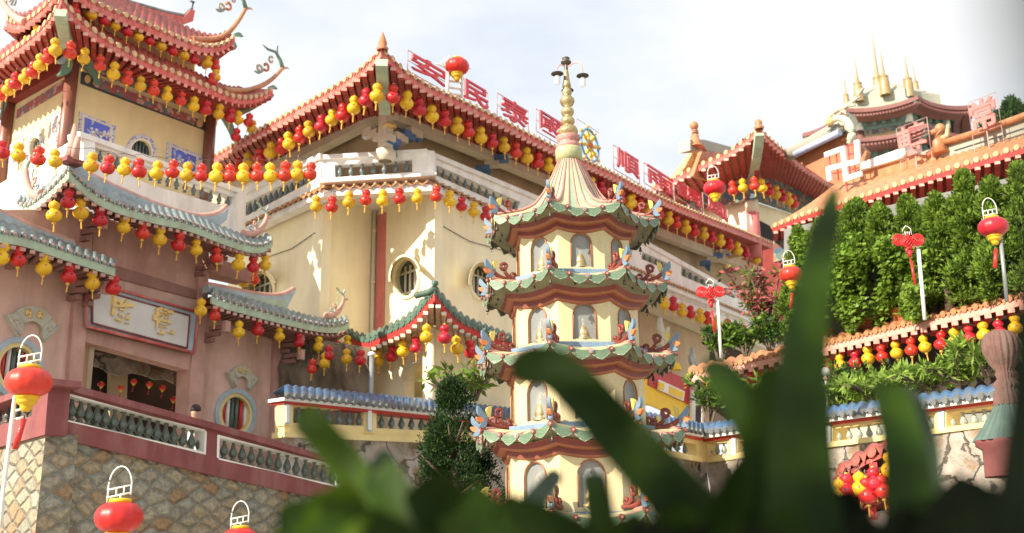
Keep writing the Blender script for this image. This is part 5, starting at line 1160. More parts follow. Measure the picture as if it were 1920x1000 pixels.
mb = MB(); slab(mb, WVl, [(1418, 318), (1260, 372), (1260, 410), (1418, 370)], 'painted_beam', .3, -2.0); mb.build('painted_beam', pav)
mb = MB(); q = WV.at(1408, 366, -1.9); mb.tube([q, V((q.x, q.y, WV.at(1408, 480, -1.9).z))], .3, 'pink_column', 16); mb.tube([q + UPV * .1, q - UPV * .9], .31, 'cream_beam', 16); mb.build('column', pav)
mb = MB(); slab(mb, WV, [(1395, 372), (1600, 440), (1600, 520), (1395, 470)], 'cream', .3, -2.6); mb.build('wall', pav)
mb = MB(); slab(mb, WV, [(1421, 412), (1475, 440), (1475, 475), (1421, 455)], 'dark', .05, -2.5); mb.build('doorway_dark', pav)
mb = MB(); slab(mb, WVl, [(1400, 370), (1280, 400), (1280, 500), (1400, 480)], 'cream', .3, -2.6); mb.build('wall', pav)
# upper roof of the pavilion
WV3 = WV.moved(-4)
upr = thing('upper_temple_roof', 'sunlit cream ridge and small ochre gable rising above the red pavilion roof', 'roof', WVl.at(1300, 400, -4).xy.to_3d())
P_ = pxp(WV3, [(1294, 262), (1320, 262), (1350, 270), (1378, 278), (1376, 290), (1345, 286), (1318, 282), (1294, 282)])
mb = MB(); mb.prism(P_, -WV3.n * .6, 'far_cream'); mb.build('ridge', upr)
mb = MB(); q = WV3.at(1303, 262); mb.tube(smoothp([q - UPV * .4, q + UPV * .2, q + UPV * .5 + WV3.rt * .1, q + UPV * .75 - WV3.rt * .05]), [.42, .4, .3, .25, .2, .2, .18, .16, .15, .14, .1, .1, .1][:len(smoothp([q, q, q, q]))], 'tile_orange', 8); mb.ball(q + UPV * .72, .22, 'tile_orange', 8); mb.tube(smoothp([q - UPV * .1, q + WV3.rt * .5 - UPV * .1, q + WV3.rt * 1.3 - UPV * .35]), .12, 'tile_orange', 6); mb.build('ridge_ornament', upr)
mb = MB(); slab(mb, WVl, [(1262, 330), (1300, 276), (1334, 302), (1330, 330)], 'ochre_wall', .3, -3.0); mb.build('gable_wall', upr)
mb = MB(); strip(mb, pxp(WVl, [(1255, 334), (1278, 305), (1296, 278), (1310, 276), (1345, 296), (1375, 305)], -2.6), pxp(WVl, [(1262, 338), (1284, 314), (1298, 288), (1310, 284), (1345, 304), (1375, 313)], -2.6), .8, WVl.n, 'tile_end'); mb.build('gable_tiles', upr)
mb = MB(); mb.prism(pxp(WV3, [(1316, 284), (1378, 288), (1420, 330), (1350, 345), (1300, 330)], .5), -WV3.n * .2, 'tile_orange'); mb.build('roof_tiles', upr)

# long right-hand roof, running towards the camera on the right
WR = Wall(1452, 424, 38, -34)
rh = thing('long_red_hall', 'long hall on the far right with a red eave and sunlit orange tiles, carrying signs', 'hall', WR.at(1700, 430, -3).xy.to_3d())
Eh = [(1448, 426), (1500, 405), (1580, 380), (1640, 362), (1700, 341), (1760, 323), (1820, 305), (1920, 275), (2020, 243)]
Ih = [(1450, 452), (1500, 440), (1580, 420), (1640, 404), (1700, 388), (1760, 370), (1820, 352), (1920, 322), (2020, 292)]
Th = [(1560, 352), (1600, 342), (1650, 330), (1700, 316), (1760, 300), (1800, 290), (1850, 276), (1920, 258), (2020, 228)]
eave(rh, pxp(WR, Eh), pxp(WR, Ih, -1.6), pxp(WR, Th, -3.0), WR.n, .34, 'tile_orange', 'tile_end', fh=.22, capr=.1, sag=.1, rh=.1, mf='red', mre='rafter_end')
mb = MB(); slab(mb, WR, [(1450, 450), (1920, 318), (2020, 290), (2020, 330), (1920, 362), (1450, 492)], 'painted_beam', .3, -1.5); mb.build('painted_beam', rh)
mb = MB(); slab(mb, WR, [(1430, 470), (2020, 310), (2020, 640), (1430, 640)], 'red_dark', .3, -1.9); mb.build('wall', rh)
mb = MB(); slab(mb, WR, [(1605, 322), (1700, 296), (1775, 268), (1850, 245), (1930, 216), (2020, 190), (2020, 230), (1920, 262), (1850, 280), (1760, 303), (1605, 345)], 'far_cream', .4, -3.0); mb.build('ridge_wall', rh)
mb = MB(); mb.tube(pxp(WR, [(1770, 268), (1850, 243), (1930, 214), (2020, 188)], -2.9), .13, 'tile_orange', 8); mb.tube(pxp(WR, [(1790, 283), (1850, 264), (1930, 238), (2020, 212)], -2.8), .03, 'slate_line', 6); mb.build('ridge_coping', rh)
mb = MB(); slab(mb, WR, [(1560, 352), (1610, 318), (1700, 290), (1755, 290), (1755, 302), (1700, 318), (1640, 334)], 'tile_orange', .2, -2.9); mb.build('upper_tiles', rh)
mb = MB(); slab(mb, WR, [(1612, 306), (1690, 278), (1700, 272), (1702, 284), (1690, 296), (1612, 320)], 'white_stone', .4, -2.7); mb.build('broken_crest', rh)
for x in range(1615, 1700, 7): pass
mb = MB(); q = WR.at(1762, 274, -2.9); mb.tube([q - UPV * .3, q + UPV * .2, q + UPV * .55 + WR.rt * .1], [.32, .24, .16], 'tile_orange', 8); mb.ball(q + UPV * .66 + WR.rt * .1, .19, 'tile_orange', 8); mb.tube([q + UPV * .6, q + UPV * .62 - WR.rt * .3], [.14, .08], 'tile_orange', 6); mb.tube([q + UPV * .2, q + WR.rt * .35 + UPV * .3, q + WR.rt * .45 + UPV * .7], [.16, .1, .05], 'tile_end', 6); mb.tube([q, q - WR.rt * .5 - UPV * .2], .14, 'tile_orange', 6); mb.build('ridge_lion', rh)
# hall behind with a dragon on its hip
bh = thing('dragon_roof', 'brown tiled roof with a pale dragon on its ridge, below the far octagonal pagoda', 'roof', WR.at(1560, 340, -6).xy.to_3d())
WD = WR.moved(-6)
mb = MB(); slab(mb, WD, [(1480, 292), (1525, 268), (1590, 250), (1625, 285), (1612, 330), (1580, 352), (1550, 340)], 'tile_brown', .3, 0); mb.build('roof_tiles', bh)
mb = MB(); mb.tube(pxp(WD, [(1478, 292), (1520, 268), (1570, 240), (1600, 225)], .3), .3, 'far_cream', 8); mb.tube(pxp(WD, [(1490, 290), (1530, 270), (1575, 248)], .55), .16, 'blue_pale', 6); mb.build('ridge', bh)
mb = MB(); P = smoothp(pxp(WD, [(1592, 270), (1600, 248), (1590, 228), (1574, 220), (1560, 228), (1552, 222), (1566, 208), (1584, 202), (1598, 192), (1612, 180)], .7)); mb.tube(P, [.12, .18, .17, .14, .13, .13, .1, .07, .03], 'plaque_fan', 8)
for k in range(6, len(P) - 1, 3): fin(mb, P[k], WD.rt, UPV, WD.n, 60 + k * 9, .5, .15, ('far_cream', 'ridge_blue', 'white_stone')[k % 3], .1)
mb.ball(WD.at(1556, 228, .8), .2, 'gold', 8); mb.build('dragon', bh)

# ================================================================ FAR OCTAGONAL PAGODA
YF = 110.
fp = aty(1664, 250, YF); FX = V((fp.x, fp.y, 0)); FC = (V((0, 0, 0)) - FX).normalized(); FR = V((-FC.y, FC.x, 0)); FR = FR if FR.x > 0 else -FR
far = thing('far_octagonal_pagoda', 'distant octagonal pagoda with tiered dark eaves and golden spires, upper right', 'pagoda', (FX.x, FX.y, fp.z - 25))
FA = -2.
def fdir(a): return FC * math.cos(R_(a)) + FR * math.sin(R_(a))
def zf(py, r=0.): return aty(1664, py, YF - r)[2]
fm = mpp(1664, 250, YF)
def fring(r, z, lift=0., n=8):
    out = []
    for k in range(8):
        for q in range(n):
            u = q / n; e_ = abs(2 * u - 1); p = fdir(FA - 22.5 + 45 * k) * (1 - u) + fdir(FA + 22.5 + 45 * k) * u; out.append(FX + p * r * (1 + .05 * e_ ** 3) + UPV * (z + lift * e_ ** 2))
    return out
def ftier(re, ze, rw, zw0, zw1, rt_, ztop, lift):
    mb = MB(); rows = [fring(re, ze, lift), fring(re * .99, ze + .5, lift), fring((re + rt_) / 2, ze + (ztop - ze) * .35, lift * .3), fring(rt_, ztop)]
    mb.grid(rows, 'x', False, True, mfun=lambda a, b: 'far_red' if a == 0 else 'far_cream'); mb.build('roof_tiles', far)
    mb = MB(); mb.grid([fring(rw * 1.02, zw1, 0), fring(re * .8, ze - .5, lift * .5), fring(re, ze, lift)], 'x', False, True, mfun=lambda a, b: 'far_green' if a == 0 else 'far_red'); mb.build('soffit', far)
    mb = MB()
    for k in range(8):
        for q in range(22):
            u = (q + .5) / 22; e_ = abs(2 * u - 1); p = fdir(FA - 22.5 + 45 * k) * (1 - u) + fdir(FA + 22.5 + 45 * k) * u
            c = FX + p * re * (1 + .05 * e_ ** 3) * .955 + UPV * (ze - .35 + lift * e_ ** 2); mb.box(c, p.normalized() * re * .05, p.normalized().cross(UPV) * .12, UPV * .12, 'far_red', 'rafter_end')
    mb.build('rafters', far)
    mb = MB(); mb.grid([fring(rw, zw0), fring(rw, zw1)], 'far_cream', False, True); mb.build('wall', far)
    mb = MB()
    for k in range(8):
        a1, a2 = fdir(FA - 22.5 + 45 * k), fdir(FA + 22.5 + 45 * k); nrm = fdir(FA + 45 * k); tg = (a2 - a1).normalized()
        for q in range(5):
            u = (q + .5) / 5; p = FX + (a1 * (1 - u) + a2 * u) * rw; 
            mb.box(p + nrm * .25 + UPV * (zw1 - .9), tg * rw * .035, nrm * .35, UPV * .8, 'far_green'); mb.box(p + nrm * .05 + UPV * (zw1 - 2.6), tg * rw * .055, nrm * .1, UPV * .5, 'painted_beam')
        mb.box(FX + (a1 + a2) * .5 * rw + nrm * .08 + UPV * (zw1 - 1.9), tg * rw * .36, nrm * .12, UPV * .18, 'far_green')
        mb.box(FX + (a1 + a2) * .5 * rw + nrm * .08 + UPV * (zw1 - 3.3), tg * rw * .36, nrm * .12, UPV * .12, 'far_red')
        mb.box(FX + (a1 + a2) * .5 * rw + nrm * .09 + UPV * (zw0 + .7), tg * rw * .36, nrm * .12, UPV * .5, 'far_gold')
        mb.tube([FX + a1 * rw * 1.03 + UPV * zw0, FX + a1 * rw * 1.03 + UPV * (zw0 + 1.8)], .45, 'far_red', 10); mb.tube([FX + a1 * rw * 1.03 + UPV * (zw0 + 1.8), FX + a1 * rw * 1.03 + UPV * zw1], .42, 'white_stone', 10)
        mb.tube([FX + a1 * re * 1.02 + UPV * (ze + lift - .2), FX + a1 * rw * 1.05 + UPV * (zw1 - .6)], .35, 'far_green', 8)
    mb.build('bracket_tier', far)
R1 = 152 * fm
ftier(R1, zf(196, R1), R1 * .70, zf(262, R1 * .7), zf(205, R1 * .7) + .3, R1 * .62, zf(183, R1 * .62), .35)
ftier(R1 * 1.16, zf(254, R1 * 1.1), R1 * .84, zf(345, R1 * .8), zf(266, R1 * .84) + .2, R1 * .74, zf(258, R1 * .74), .4)
mb = MB(); mb.lathe([(R1 * 1.0, zf(345) - 30), (R1 * 1.0, zf(345)), (R1 * .6, zf(335))], FX, 'far_cream', 8); mb.build('lower_drum', far)
mb = MB(); mb.grid([fring(R1 * .66, zf(186, R1 * .66)), fring(R1 * .66, zf(168, R1 * .66)), fring(R1 * .1, zf(160))], 'far_cream', False, True); mb.build('roof_parapet', far)
for x, yt, yb, rb, dr in ((1578, 138, 180, 7, 0), (1600, 110, 160, 10, -5), (1638, 60, 158, 12, 4), (1649, 95, 148, 11, -6), (1694, 100, 152, 10, -6), (1708, 118, 155, 7, 2), (1594, 152, 176, 4, 2), (1686, 145, 160, 4, 4)):
    q = aty(x + 9, yb + 8, YF + dr); k_ = fm; mb = MB()
    q2 = aty(x, yt, YF + dr); H = q2.z - q.z
    rb *= .8; mb.lathe([(rb * k_ * 1.1, -1.5), (rb * k_, 0), (rb * k_ * .9, H * .12), (rb * k_ * .8, H * .16), (rb * k_ * 1.0, H * .18), (rb * k_ * .45, H * .24), (rb * k_ * .35, H * .3), (rb * k_ * .25, H * .5), (rb * k_ * .14, H * .75), (.02, H)], q, 'far_gold', 12); mb.build('gilded_spire', far)

# ================================================================ ROOF SIGNS
def sign(ch, words, W, x0, y0, x1, y1, off, m='sign_red', bold=.03, skew=0., grp='roof characters on wire frames', post=True, foot=None):
    q = W.at((x0 + x1) / 2, y1 + 6 if foot is None else foot, off); t = thing('roof_sign', words, 'sign', q, grp)
    mb = MB(); glyph(mb, ch, W, x0, y0, x1, y1, off, .06, m, bold, None, skew); mb.build('character', t)
    mb = MB(); dx_ = (x1 - x0) * skew; s0, z1 = W.sz(x0 - 3, y0 - 3 + (0 if skew > 0 else -dx_), off); z0 = W.sz(x0 - 3, y1 + 3 - (dx_ if skew > 0 else 0), off)[1]; s1 = W.sz(x1 + 3, y1, off)[0]
    P = [W.P(s0, z0, off - .05), W.P(s1, z0, off - .05), W.P(s1, z1, off - .05), W.P(s0, z1, off - .05)]
    r = (P[1] - P[0]).length * .006 + .005
    for a, b in ((0, 1), (1, 2), (2, 3), (3, 0)): mb.tube([P[a], P[b]], r, 'wire', 5)
    mb.tube([P[0].lerp(P[3], .5), P[1].lerp(P[2], .5)], r * .8, 'wire', 5)
    mb.build('wire_frame', t)
    if post: mb = MB(); mb.tube([P[0].lerp(P[1], .5), V((*P[0].lerp(P[1], .5).xy, q.z - .3))], r * 2, 'wire', 6); mb.tube([P[0], V((*P[0].xy, q.z - .2))], r, 'wire', 6); mb.tube([P[1], V((*P[1].xy, q.z - .2))], r, 'wire', 6); mb.build('post', t)
    return t
WN = WE.moved(-.9)
for ch, tx, a in (('安', 'red character in a wire frame, partly behind the red roof lantern', (770, 96, 838, 160)), ('民', 'red character in a wire frame, just right of the red roof lantern', (868, 146, 914, 204)),
                  ('泰', 'red character in a wire frame, second from the lantern towards the gold spire', (937, 176, 990, 240)), ('國', 'red character in a wire frame, half hidden by the gold spire', (1010, 206, 1054, 262)),
                  ('順', 'tall red character in a wire frame, next right of the blue wheel', (1154, 274, 1198, 332)), ('雨', 'red character in a wire frame, third from the roof lantern at the pavilion', (1211, 307, 1262, 362)),
                  ('調', 'dense red character left of the roof lantern by the pavilion', (1268, 336, 1314, 384)), ('風', 'dark red character below the roof lantern by the pavilion', (1322, 364, 1364, 412))):
    # the characters hang along the slope of the eave, so they shear with it
    s0, z0 = WN.sz(a[0], a[1] + 12); s1, z1 = WN.sz(a[2], a[3] - 12)
    sign(ch, tx, WN, a[0], a[1], a[2] - (0), a[1] + (a[3] - a[1]) , 0, 'sign_red', .012, .46)
# dharma wheel
wh = thing('dharma_wheel', 'blue wheel with yellow spokes standing on the roof edge beside the gold spire', 'wheel', WN.at(1108, 312))
cw = WN.at(1106, 273); s0, z0 = WN.sz(1106, 273); rx = (WN.at(1130, 284) - cw).length; 
rw2 = abs(WN.sz(1106, 240)[1] - z0)
def wp(a, r, o_=0.): return WN.P(s0 + rw2 * r * math.cos(R_(a)) * 1.0, z0 + rw2 * r * math.sin(R_(a)), o_)
mb = MB(); mb.tube([wp(a, .86) for a in range(0, 361, 12)], .05, 'wheel_blue', 6, cap=False); mb.tube([wp(a, .3) for a in range(0, 361, 24)], .035, 'wheel_blue', 6, cap=False); mb.build('rim', wh)
mb = MB()
for k in range(8): mb.tube([wp(45 * k + 10, .12), wp(45 * k + 10, 1.0)], .045, 'yellow_bright', 6); mb.ball(wp(45 * k + 10, 1.02), .07, 'gold', 6); mb.ball(wp(45 * k + 10, .55), .08, 'yellow_bright', 6)
mb.ball(wp(0, 0), .12, 'red_pink', 8); mb.build('spokes', wh)
mb = MB(); s_ = [wp(0, 0) + WN.rt * a * rw2 * 1.12 + UPV * b * rw2 * 1.12 - WN.n * .06 for a, b in ((-1, -1.1), (1, -1.1), (1, 1), (-1, 1))]
for a, b in ((0, 1), (1, 2), (2, 3), (3, 0)): mb.tube([s_[a], s_[b]], .012, 'wire', 5)
mb.build('wire_frame', wh)
WRs = WR.moved(-2.4)
sign('轉', 'haze-paled red character in a wire frame in front of the far octagonal pagoda', WRs, 1682, 224, 1744, 302, 0, 'sign_red_hazed', .02, -.33, foot=322)
sign('常', 'haze-paled red character in a wire frame near the upper right edge', WRs, 1816, 178, 1876, 254, 0, 'sign_red_hazed', .025, -.30, foot=300)
t = thing('roof_sign', 'white fylfot emblem with a red back frame, above the dark blurred leaf', 'sign', WRs.at(1590, 360, .6), 'roof characters on wire frames')
mb = MB(); K_ = [(1552, 292), (1586, 284), (1584, 303)]
def bar2(a, b, w_=.10): 
    p, q = WRs.at(*a, .6), WRs.at(*b, .6); mb.box(p.lerp(q, .5), (q - p) / 2 + (q - p).normalized() * w_, WRs.n * .06, (q - p).normalized().cross(WRs.n) * w_, 'white')
bar2((1581, 279), (1587, 336)); bar2((1554, 317), (1609, 303)); bar2((1551, 290), (1581, 279)); bar2((1607, 268), (1609, 303)); bar2((1554, 317), (1556, 335)); bar2((1587, 336), (1612, 327))
mb.build('emblem', t)
mb = MB()
for (a, b) in (((1555, 293), (1558, 335)), ((1568, 290), (1572, 338)), ((1590, 275), (1594, 330)), ((1600, 272), (1604, 328)), ((1586, 275), (1606, 268)), ((1557, 327), (1610, 315)), ((1590, 290), (1606, 287)), ((1585, 335), (1590, 366))): mb.tube([WRs.at(*a, .5), WRs.at(*b, .5)], .03, 'sign_red', 5)
mb.build('wire_frame', t)

# ================================================================ LANTERNS
def gourd(cm, mk, nm):
    t = thing(nm, 'proto', 'lantern', (0, 0, 0)); mb = MB()
    pr = [(.02, 0), (.07, .008), (.115, .035), (.145, .08), (.152, .125), (.142, .17), (.115, .21), (.08, .238), (.066, .25), (.085, .268), (.104, .3), (.108, .335), (.098, .37), (.07, .4), (.03, .415), (.015, .418)]
    mb.lathe(pr, (0, 0, 0), cm, 20, rfun=lambda k, z: 1 + .012 * math.cos(k * 2 * math.pi * 10))
    for z, r, n, s_, o_ in ((.155, .149, 6, .026, 0), (.345, .108, 5, .017, .3)):
        for k in range(n):
            a = 2 * math.pi * (k + o_) / n; d = V((math.cos(a), math.sin(a), 0)); tg = V((-d.y, d.x, 0)); dn = V((d.x, d.y, .25)).normalized(); c = d * (r - .004) + V((0, 0, z)); u2 = dn.cross(tg)
            mb.prism([c + (tg * math.cos(R_(j * 40)) + u2 * math.sin(R_(j * 40))) * s_ * (1 if j % 2 else .62) for j in range(9)], dn * .009, mk)
    mb.build('body', t)
    mb = MB(); mb.lathe([(.025, .41), (.03, .425), (.018, .44), (.004, .445)], (0, 0, 0), 'tassel_gold', 8); mb.tube([(0, 0, .44), (0, 0, .55)], .004, 'wire', 4); mb.build('cap', t)
    mb = MB(); mb.lathe([(.012, .005), (.035, -.005), (.04, -.03), (.022, -.052), (.008, -.06)], (0, 0, 0), 'tassel_gold', 10); mb.lathe([(.008, -.055), (.013, -.08), (.016, -.2), (.013, -.21), (.002, -.205)], (0, 0, 0), 'tassel_gold', 7); mb.build('tassel', t)
    return t
GRED = gourd('lantern_red', 'mark_dark', 'gourd_lantern'); GYEL = gourd('lantern_yellow', 'mark_orange', 'gourd_lantern')
ORD = 'first second third fourth fifth sixth seventh eighth ninth tenth eleventh twelfth thirteenth fourteenth fifteenth sixteenth seventeenth eighteenth nineteenth twentieth'.split()
def wplane(px, py, Y): return thru(aty(px, py, Y), 90)
def nth(k): return ORD[k] if k < 20 else ('twenty-' + ORD[k - 20])
rl = random.Random(11)
def row(W, off, pts, where, size=1., sc=1., ox=0., oy=0., string=False, wire_w=.006):
    """pts: (colour, x, y of the body centre) in pixels after scaling"""
    cnt = {'r': 0, 'y': 0}; prev = None; Q = []
    for c, x, y in sorted([(c, x / sc + ox, y / sc + oy) for c, x, y in pts], key=lambda p: p[1]):
        lab = f"{nth(cnt[c])} {'red' if c == 'r' else 'yellow'} gourd lantern from left {where}"; cnt[c] += 1
        p = W.at(x, y, off) if W else None; s_ = size * .94 * rl.uniform(.93, 1.06); p = p - UPV * .21 * s_
        o = dup(GRED if c == 'r' else GYEL, p, rl.uniform(0, 6.28), s_, lab, 'gourd lanterns ' + where)
        o.rotation_euler = (rl.uniform(-.11, .11), rl.uniform(-.11, .11), o.rotation_euler[2]); Q.append(p + UPV * .52 * s_)
    if len(Q) > 1:
        mb = MB(); P = []
        for a, b in zip(Q, Q[1:]): P += [a, a.lerp(b, .5) - UPV * .04]
        P.append(Q[-1]); mb.tube(P, wire_w, 'rubber', 4); o = mb.build('lantern_cable', None, None, None, Q[0]); tag(o, 'thin dark cable carrying the lanterns ' + where, 'cable')
def rows_(s): return [(a[0].lower(), float(a[1:].split(',')[0]), float(a[1:].split(',')[1])) for a in s.split()]
row(W2, 1.15, rows_('R350,40 Y430,58 R487,85 Y541,110 R597,137 Y652,163 R705,182 Y757,207 R809,230 Y862,250 R912,272 Y970,285 R1010,305 Y1008,350 R988,372'), "under the tower's upper eave", 1.06, 2.5)
row(W2l, -.15, rows_('Y48,78 Y71,59'), "on the tower's upper left eave", 1.0)
row(WY, 1.2, rows_('R330,235 Y393,263 R470,297 Y532,333 R597,362 Y660,390 R722,412 Y785,440 R847,460 Y908,485 R965,503 Y1023,522 R1077,540 Y1118,550 R1163,562 Y1185,595 R1105,632'), "under the tower's lower eave", 1.13, 2.5)
row(WYe2, -.12, rows_('Y265,222 R226,262 Y189,295 R150,325 Y114,353 R75,380 Y38,407 R8,435 Y-30,462'), "on the tower's sunlit lower eave", 1.12, 2.5)
WW = thru(aty(180, 310, 18.5), 86)
row(WW, 0, rows_('R18,702 Y92,714 R180,730 Y265,742 Y427,760 R503,772 Y581,780 R656,787 Y734,797 R806,792 Y876,805 R946,808 Y1015,810 R1080,810 Y1143,810 R1209,808 Y1272,810 R1335,805 Y1393,802 R1451,800'), 'on the free cable before the terrace', .98, 2.5)
row(WP, 1.02, rows_('Y295,135 R368,65 Y440,120 R540,160 Y662,200 R765,232 Y857,265 R955,295 Y1054,322 R1165,363 Y1276,400 R1358,415 Y1421,405'), "under the pink hall's middle eave", 1.08, 2.858, 0, 350)
row(WP, -.4, rows_('Y1303,500 R1365,485'), "behind the pink hall's middle eave", .98, 2.858, 0, 350)
row(WPl, -1.2, rows_('Y150,180 R195,182 R178,196'), 'behind the pink hall left tail', .95, 2.858, 0, 350)
row(WP, .9, rows_('Y0,355 R102,373 Y237,415 R368,462 Y500,500 R608,527 Y-110,320'), "under the pink hall's left eave", 1.08, 2.858, 0, 350)
row(WP, .9, rows_('Y203,345 R297,380 Y458,490 R583,478 Y730,520 R862,562 Y993,590 R1115,615 Y1183,580'), "under the pink hall's right eave", 1.0, 3.572, 320, 480)
row(wplane(600, 680, 25.2), 0, rows_('Y1030,700 R945,740 Y1180,672 R1060,650 R1268,680'), "behind the pink hall's right eave", .98, 3.572, 320, 480)
row(WEl, -.25, rows_('Y875,353 R813,380 Y752,420 R692,457 Y631,483 R575,518 Y517,547 R463,580 Y410,612 R356,640 Y302,660 R245,690 Y190,715 R140,745'), "under the cream hall's left eave", 1.28, 2.858, 400, 50)
row(WE, -.25, rows_('R737,177 Y762,188 R787,200 Y811,212 R834,222 Y858,234 R879,242 Y902,253 R923,263 Y946,271 R967,281 Y989,291 R1008,300 Y1029,309 R1112,353 Y1109,344 R1127,351 R1163,371 Y1181,378 R1200,386')
    + rows_('Y1186,376')[:0], "under the middle of the long eave", 1.28)
row(WE, -.25, rows_('Y10,815 R50,835 Y92,850 R140,870 Y180,897 R221,915 Y265,935 R307,952 Y349,968 R390,985 Y427,1000 R470,1018 Y510,1040 R548,1058 Y596,1085 R640,1105 Y690,1130 R720,1170 R738,1090 Y700,1065'), "at the far end of the long eave", 1.42, 2.5, 1180, 50)
row(BF, .62, rows_('Y550,950 R633,950 Y726,925 R815,915 Y907,918 R998,907 Y1093,905'), 'below the octagonal balcony', 1.17, 2.858, 400, 50)
row(BR, .55, rows_('R817,363 Y843,372 R865,382 Y888,392 R910,401 Y934,410'), 'below the balcony left of the pagoda', 1.17)
row(BR, .35, rows_('Y170,430 R214,440 Y257,470 R300,480 Y345,498 R385,510 Y432,530 R474,545 Y515,560 R555,572 Y597,585'), 'below the balcony right of the pagoda', 1.45, 2.595, 1180, 400)
row(GR, .05, rows_('Y696,640 R776,643 Y832,690 R893,708 Y940,735'), "on the porch roof's right eave", 1.17, 2.325, 500, 350)
row(GL, -.25, rows_('Y487,745 R541,728 Y596,705 R652,688'), "on the porch roof's left eave", 1.15, 2.325, 500, 350)
row(WV, -1.0, rows_('R587,735 Y625,745 R657,762 Y688,775 R720,790 Y747,805 R773,820'), "under the red pavilion's right eave", 1.75, 2.5, 1180, 50)
row(WVl, -1.0, rows_('R487,755 Y533,745'), "under the red pavilion's left eave", 1.7, 2.5, 1180, 50)
row(WR, .7, rows_('Y1237,902 R1433,853 Y1500,828 R1560,802 Y1140,935 R1640,790'), 'above the cypress hedge', 1.35, 2.5, 1180, 50)

# round lanterns
def round_lantern(name, lab, W, px, py, wpx, off=0., tassel=True, hook=1, grp='round red lanterns', tilt=0.):
    c = W.at(px, py, off); wd = (W.at(px + wpx / 2, py, off) - W.at(px - wpx / 2, py, off)).length if abs(W.rt.x) > .9 else wpx * mpp(px, py, c.y)
    r = wd / 2; t = thing(name, lab, 'lantern', c - UPV * r * .72, grp)
    mb = MB(); pr = [(max(.001, r * math.sin(math.pi * k / 14) ** .72), -r * .66 * math.cos(math.pi * k / 14)) for k in range(15)]
    mb.lathe(pr, c, 'lantern_red', 48, rfun=lambda k, z: 1 - .035 * abs(math.sin(k * math.pi * 12)) ** 4 * 1.0); mb.build('shade', t)
    mb = MB(); mb.lathe([(.3 * r, .58 * r), (.46 * r, .6 * r), (.46 * r, .74 * r), (.4 * r, .78 * r), (.1 * r, .8 * r)], c, 'lantern_yellow', 24); mb.build('top_cap', t)
    mb = MB(); mb.lathe([(.4 * r, -.58 * r), (.5 * r, -.6 * r), (.52 * r, -.7 * r), (.46 * r, -.74 * r), (.42 * r, -.84 * r), (.45 * r, -.9 * r), (.38 * r, -.96 * r), (.24 * r, -1.06 * r), (.26 * r, -1.12 * r), (.16 * r, -1.3 * r), (.05 * r, -1.32 * r)], c, 'lantern_yellow', 24); mb.build('bottom_cap', t)
    if tassel:
        mb = MB(); a = c - UPV * 1.3 * r; b = c - UPV * (1.62 * r) + V((-.03, 0, 0)) * r; e = c - UPV * 2.95 * r + V((-.28, 0, 0)) * r
        mb.tube([a, b], .03 * r, 'bronze', 6); mb.tube([b, b.lerp(e, .5), e], [.12 * r, .125 * r, .13 * r], 'silk_red', 12); mb.build('tassel', t)
    if hook:
        mb = MB(); o_ = c + UPV * .78 * r; u = V((1, 0, 0)) * r; z = UPV * r
        for x in (-.55, -.2, .12, .42): mb.tube([o_ + u * x + z * (.12 + .06 * x), o_ + u * x + z * (.46 + .18 * x)], .035 * r, 'white_metal', 6)
        for z_ in (.14, .46): mb.tube([o_ - u * .6 + z * (z_ - .1), o_ + u * .46 + z * (z_ + .1)], .04 * r, 'white_metal', 6)
        mb.tube([o_ + z * -.05, o_ + z * .2], .05 * r, 'white_metal', 6)
        mb.tube([o_ + u * .44 + z * .5 + (u * (-.5 + .5 * math.cos(R_(a))) + z * .85 * math.sin(R_(a))) for a in range(0, 181, 12)], .035 * r, 'white_metal', 6)
        mb.tube([o_ - u * .56 + z * .5, o_ - u * .56 - z * .3], .035 * r, 'white_metal', 6); mb.build('hanger', t)
    return t
def pole(px, py, Y, px2, py2, r, lab, m='white_metal', name='lantern_pole'):
    a = aty(px, py, Y); b = aty(px2, py2, Y); t = thing(name, lab, 'pole', b, None); mb = MB(); mb.tube([a, b], r, m, 8); mb.build('shaft', t)
    mb = MB(); mb.tube([a + V((0, 0, .02)), a + V((-.06, 0, .1)), a + V((-.16, 0, .11)), a + V((-.2, 0, .05))], r * .7, m, 6); mb.build('arm', t); return t
round_lantern('round_lantern', 'big round red lantern before the corner of the red parapet, lower left', wplane(54, 716, 11), 54, 717, 84)
round_lantern('round_lantern', 'big round red lantern in front of the rubble wall, at the bottom edge', wplane(223, 968, 11), 223, 970, 88)
round_lantern('round_lantern', 'round red lantern cut off by the bottom edge, right of another one', wplane(448, 995, 11), 450, 1012, 66)
a = aty(28, 745, 11.05); t = thing('lantern_pole', 'thin pale rope-wrapped pole under the big round lantern at the far left', 'pole', aty(2, 990, 11.05)); mb = MB()
mb.tube([aty(36, 700, 11.05), a, aty(20, 820, 11.05), aty(6, 920, 11.05), aty(2, 990, 11.05)], .022, 'white_metal', 8)
for k in range(40): q = a.lerp(aty(8, 900, 11.05), k / 40); mb.ball(q, .027, 'white_stone', 6, .6)
mb.build('shaft', t)
mb = MB(); mb.tube([aty(30, 770, 11.05), aty(48, 766, 11.05), aty(48, 782, 11.05), aty(30, 786, 11.05)], .015, 'white_metal', 6); mb.build('bracket', t)
round_lantern('round_lantern', 'round red lantern on the roof edge between two signs, against the sky', WE, 857, 125, 46, -.2, tassel=False, hook=0)
t = thing('roof_mast', 'white ladder mast holding the red lantern on the cream hall roof', 'mast', WE.at(850, 190, -.5)); mb = MB()
for x in (838, 864): mb.tube([WE.at(x, 188, -.45), WE.at(x + 2, 130, -.45)], .06, 'white_metal', 6)
for y in (140, 152, 164, 176): mb.tube([WE.at(839, y, -.45), WE.at(865, y + 3, -.45)], .035, 'white_metal', 6)
mb.build('rails', t); mb = MB()
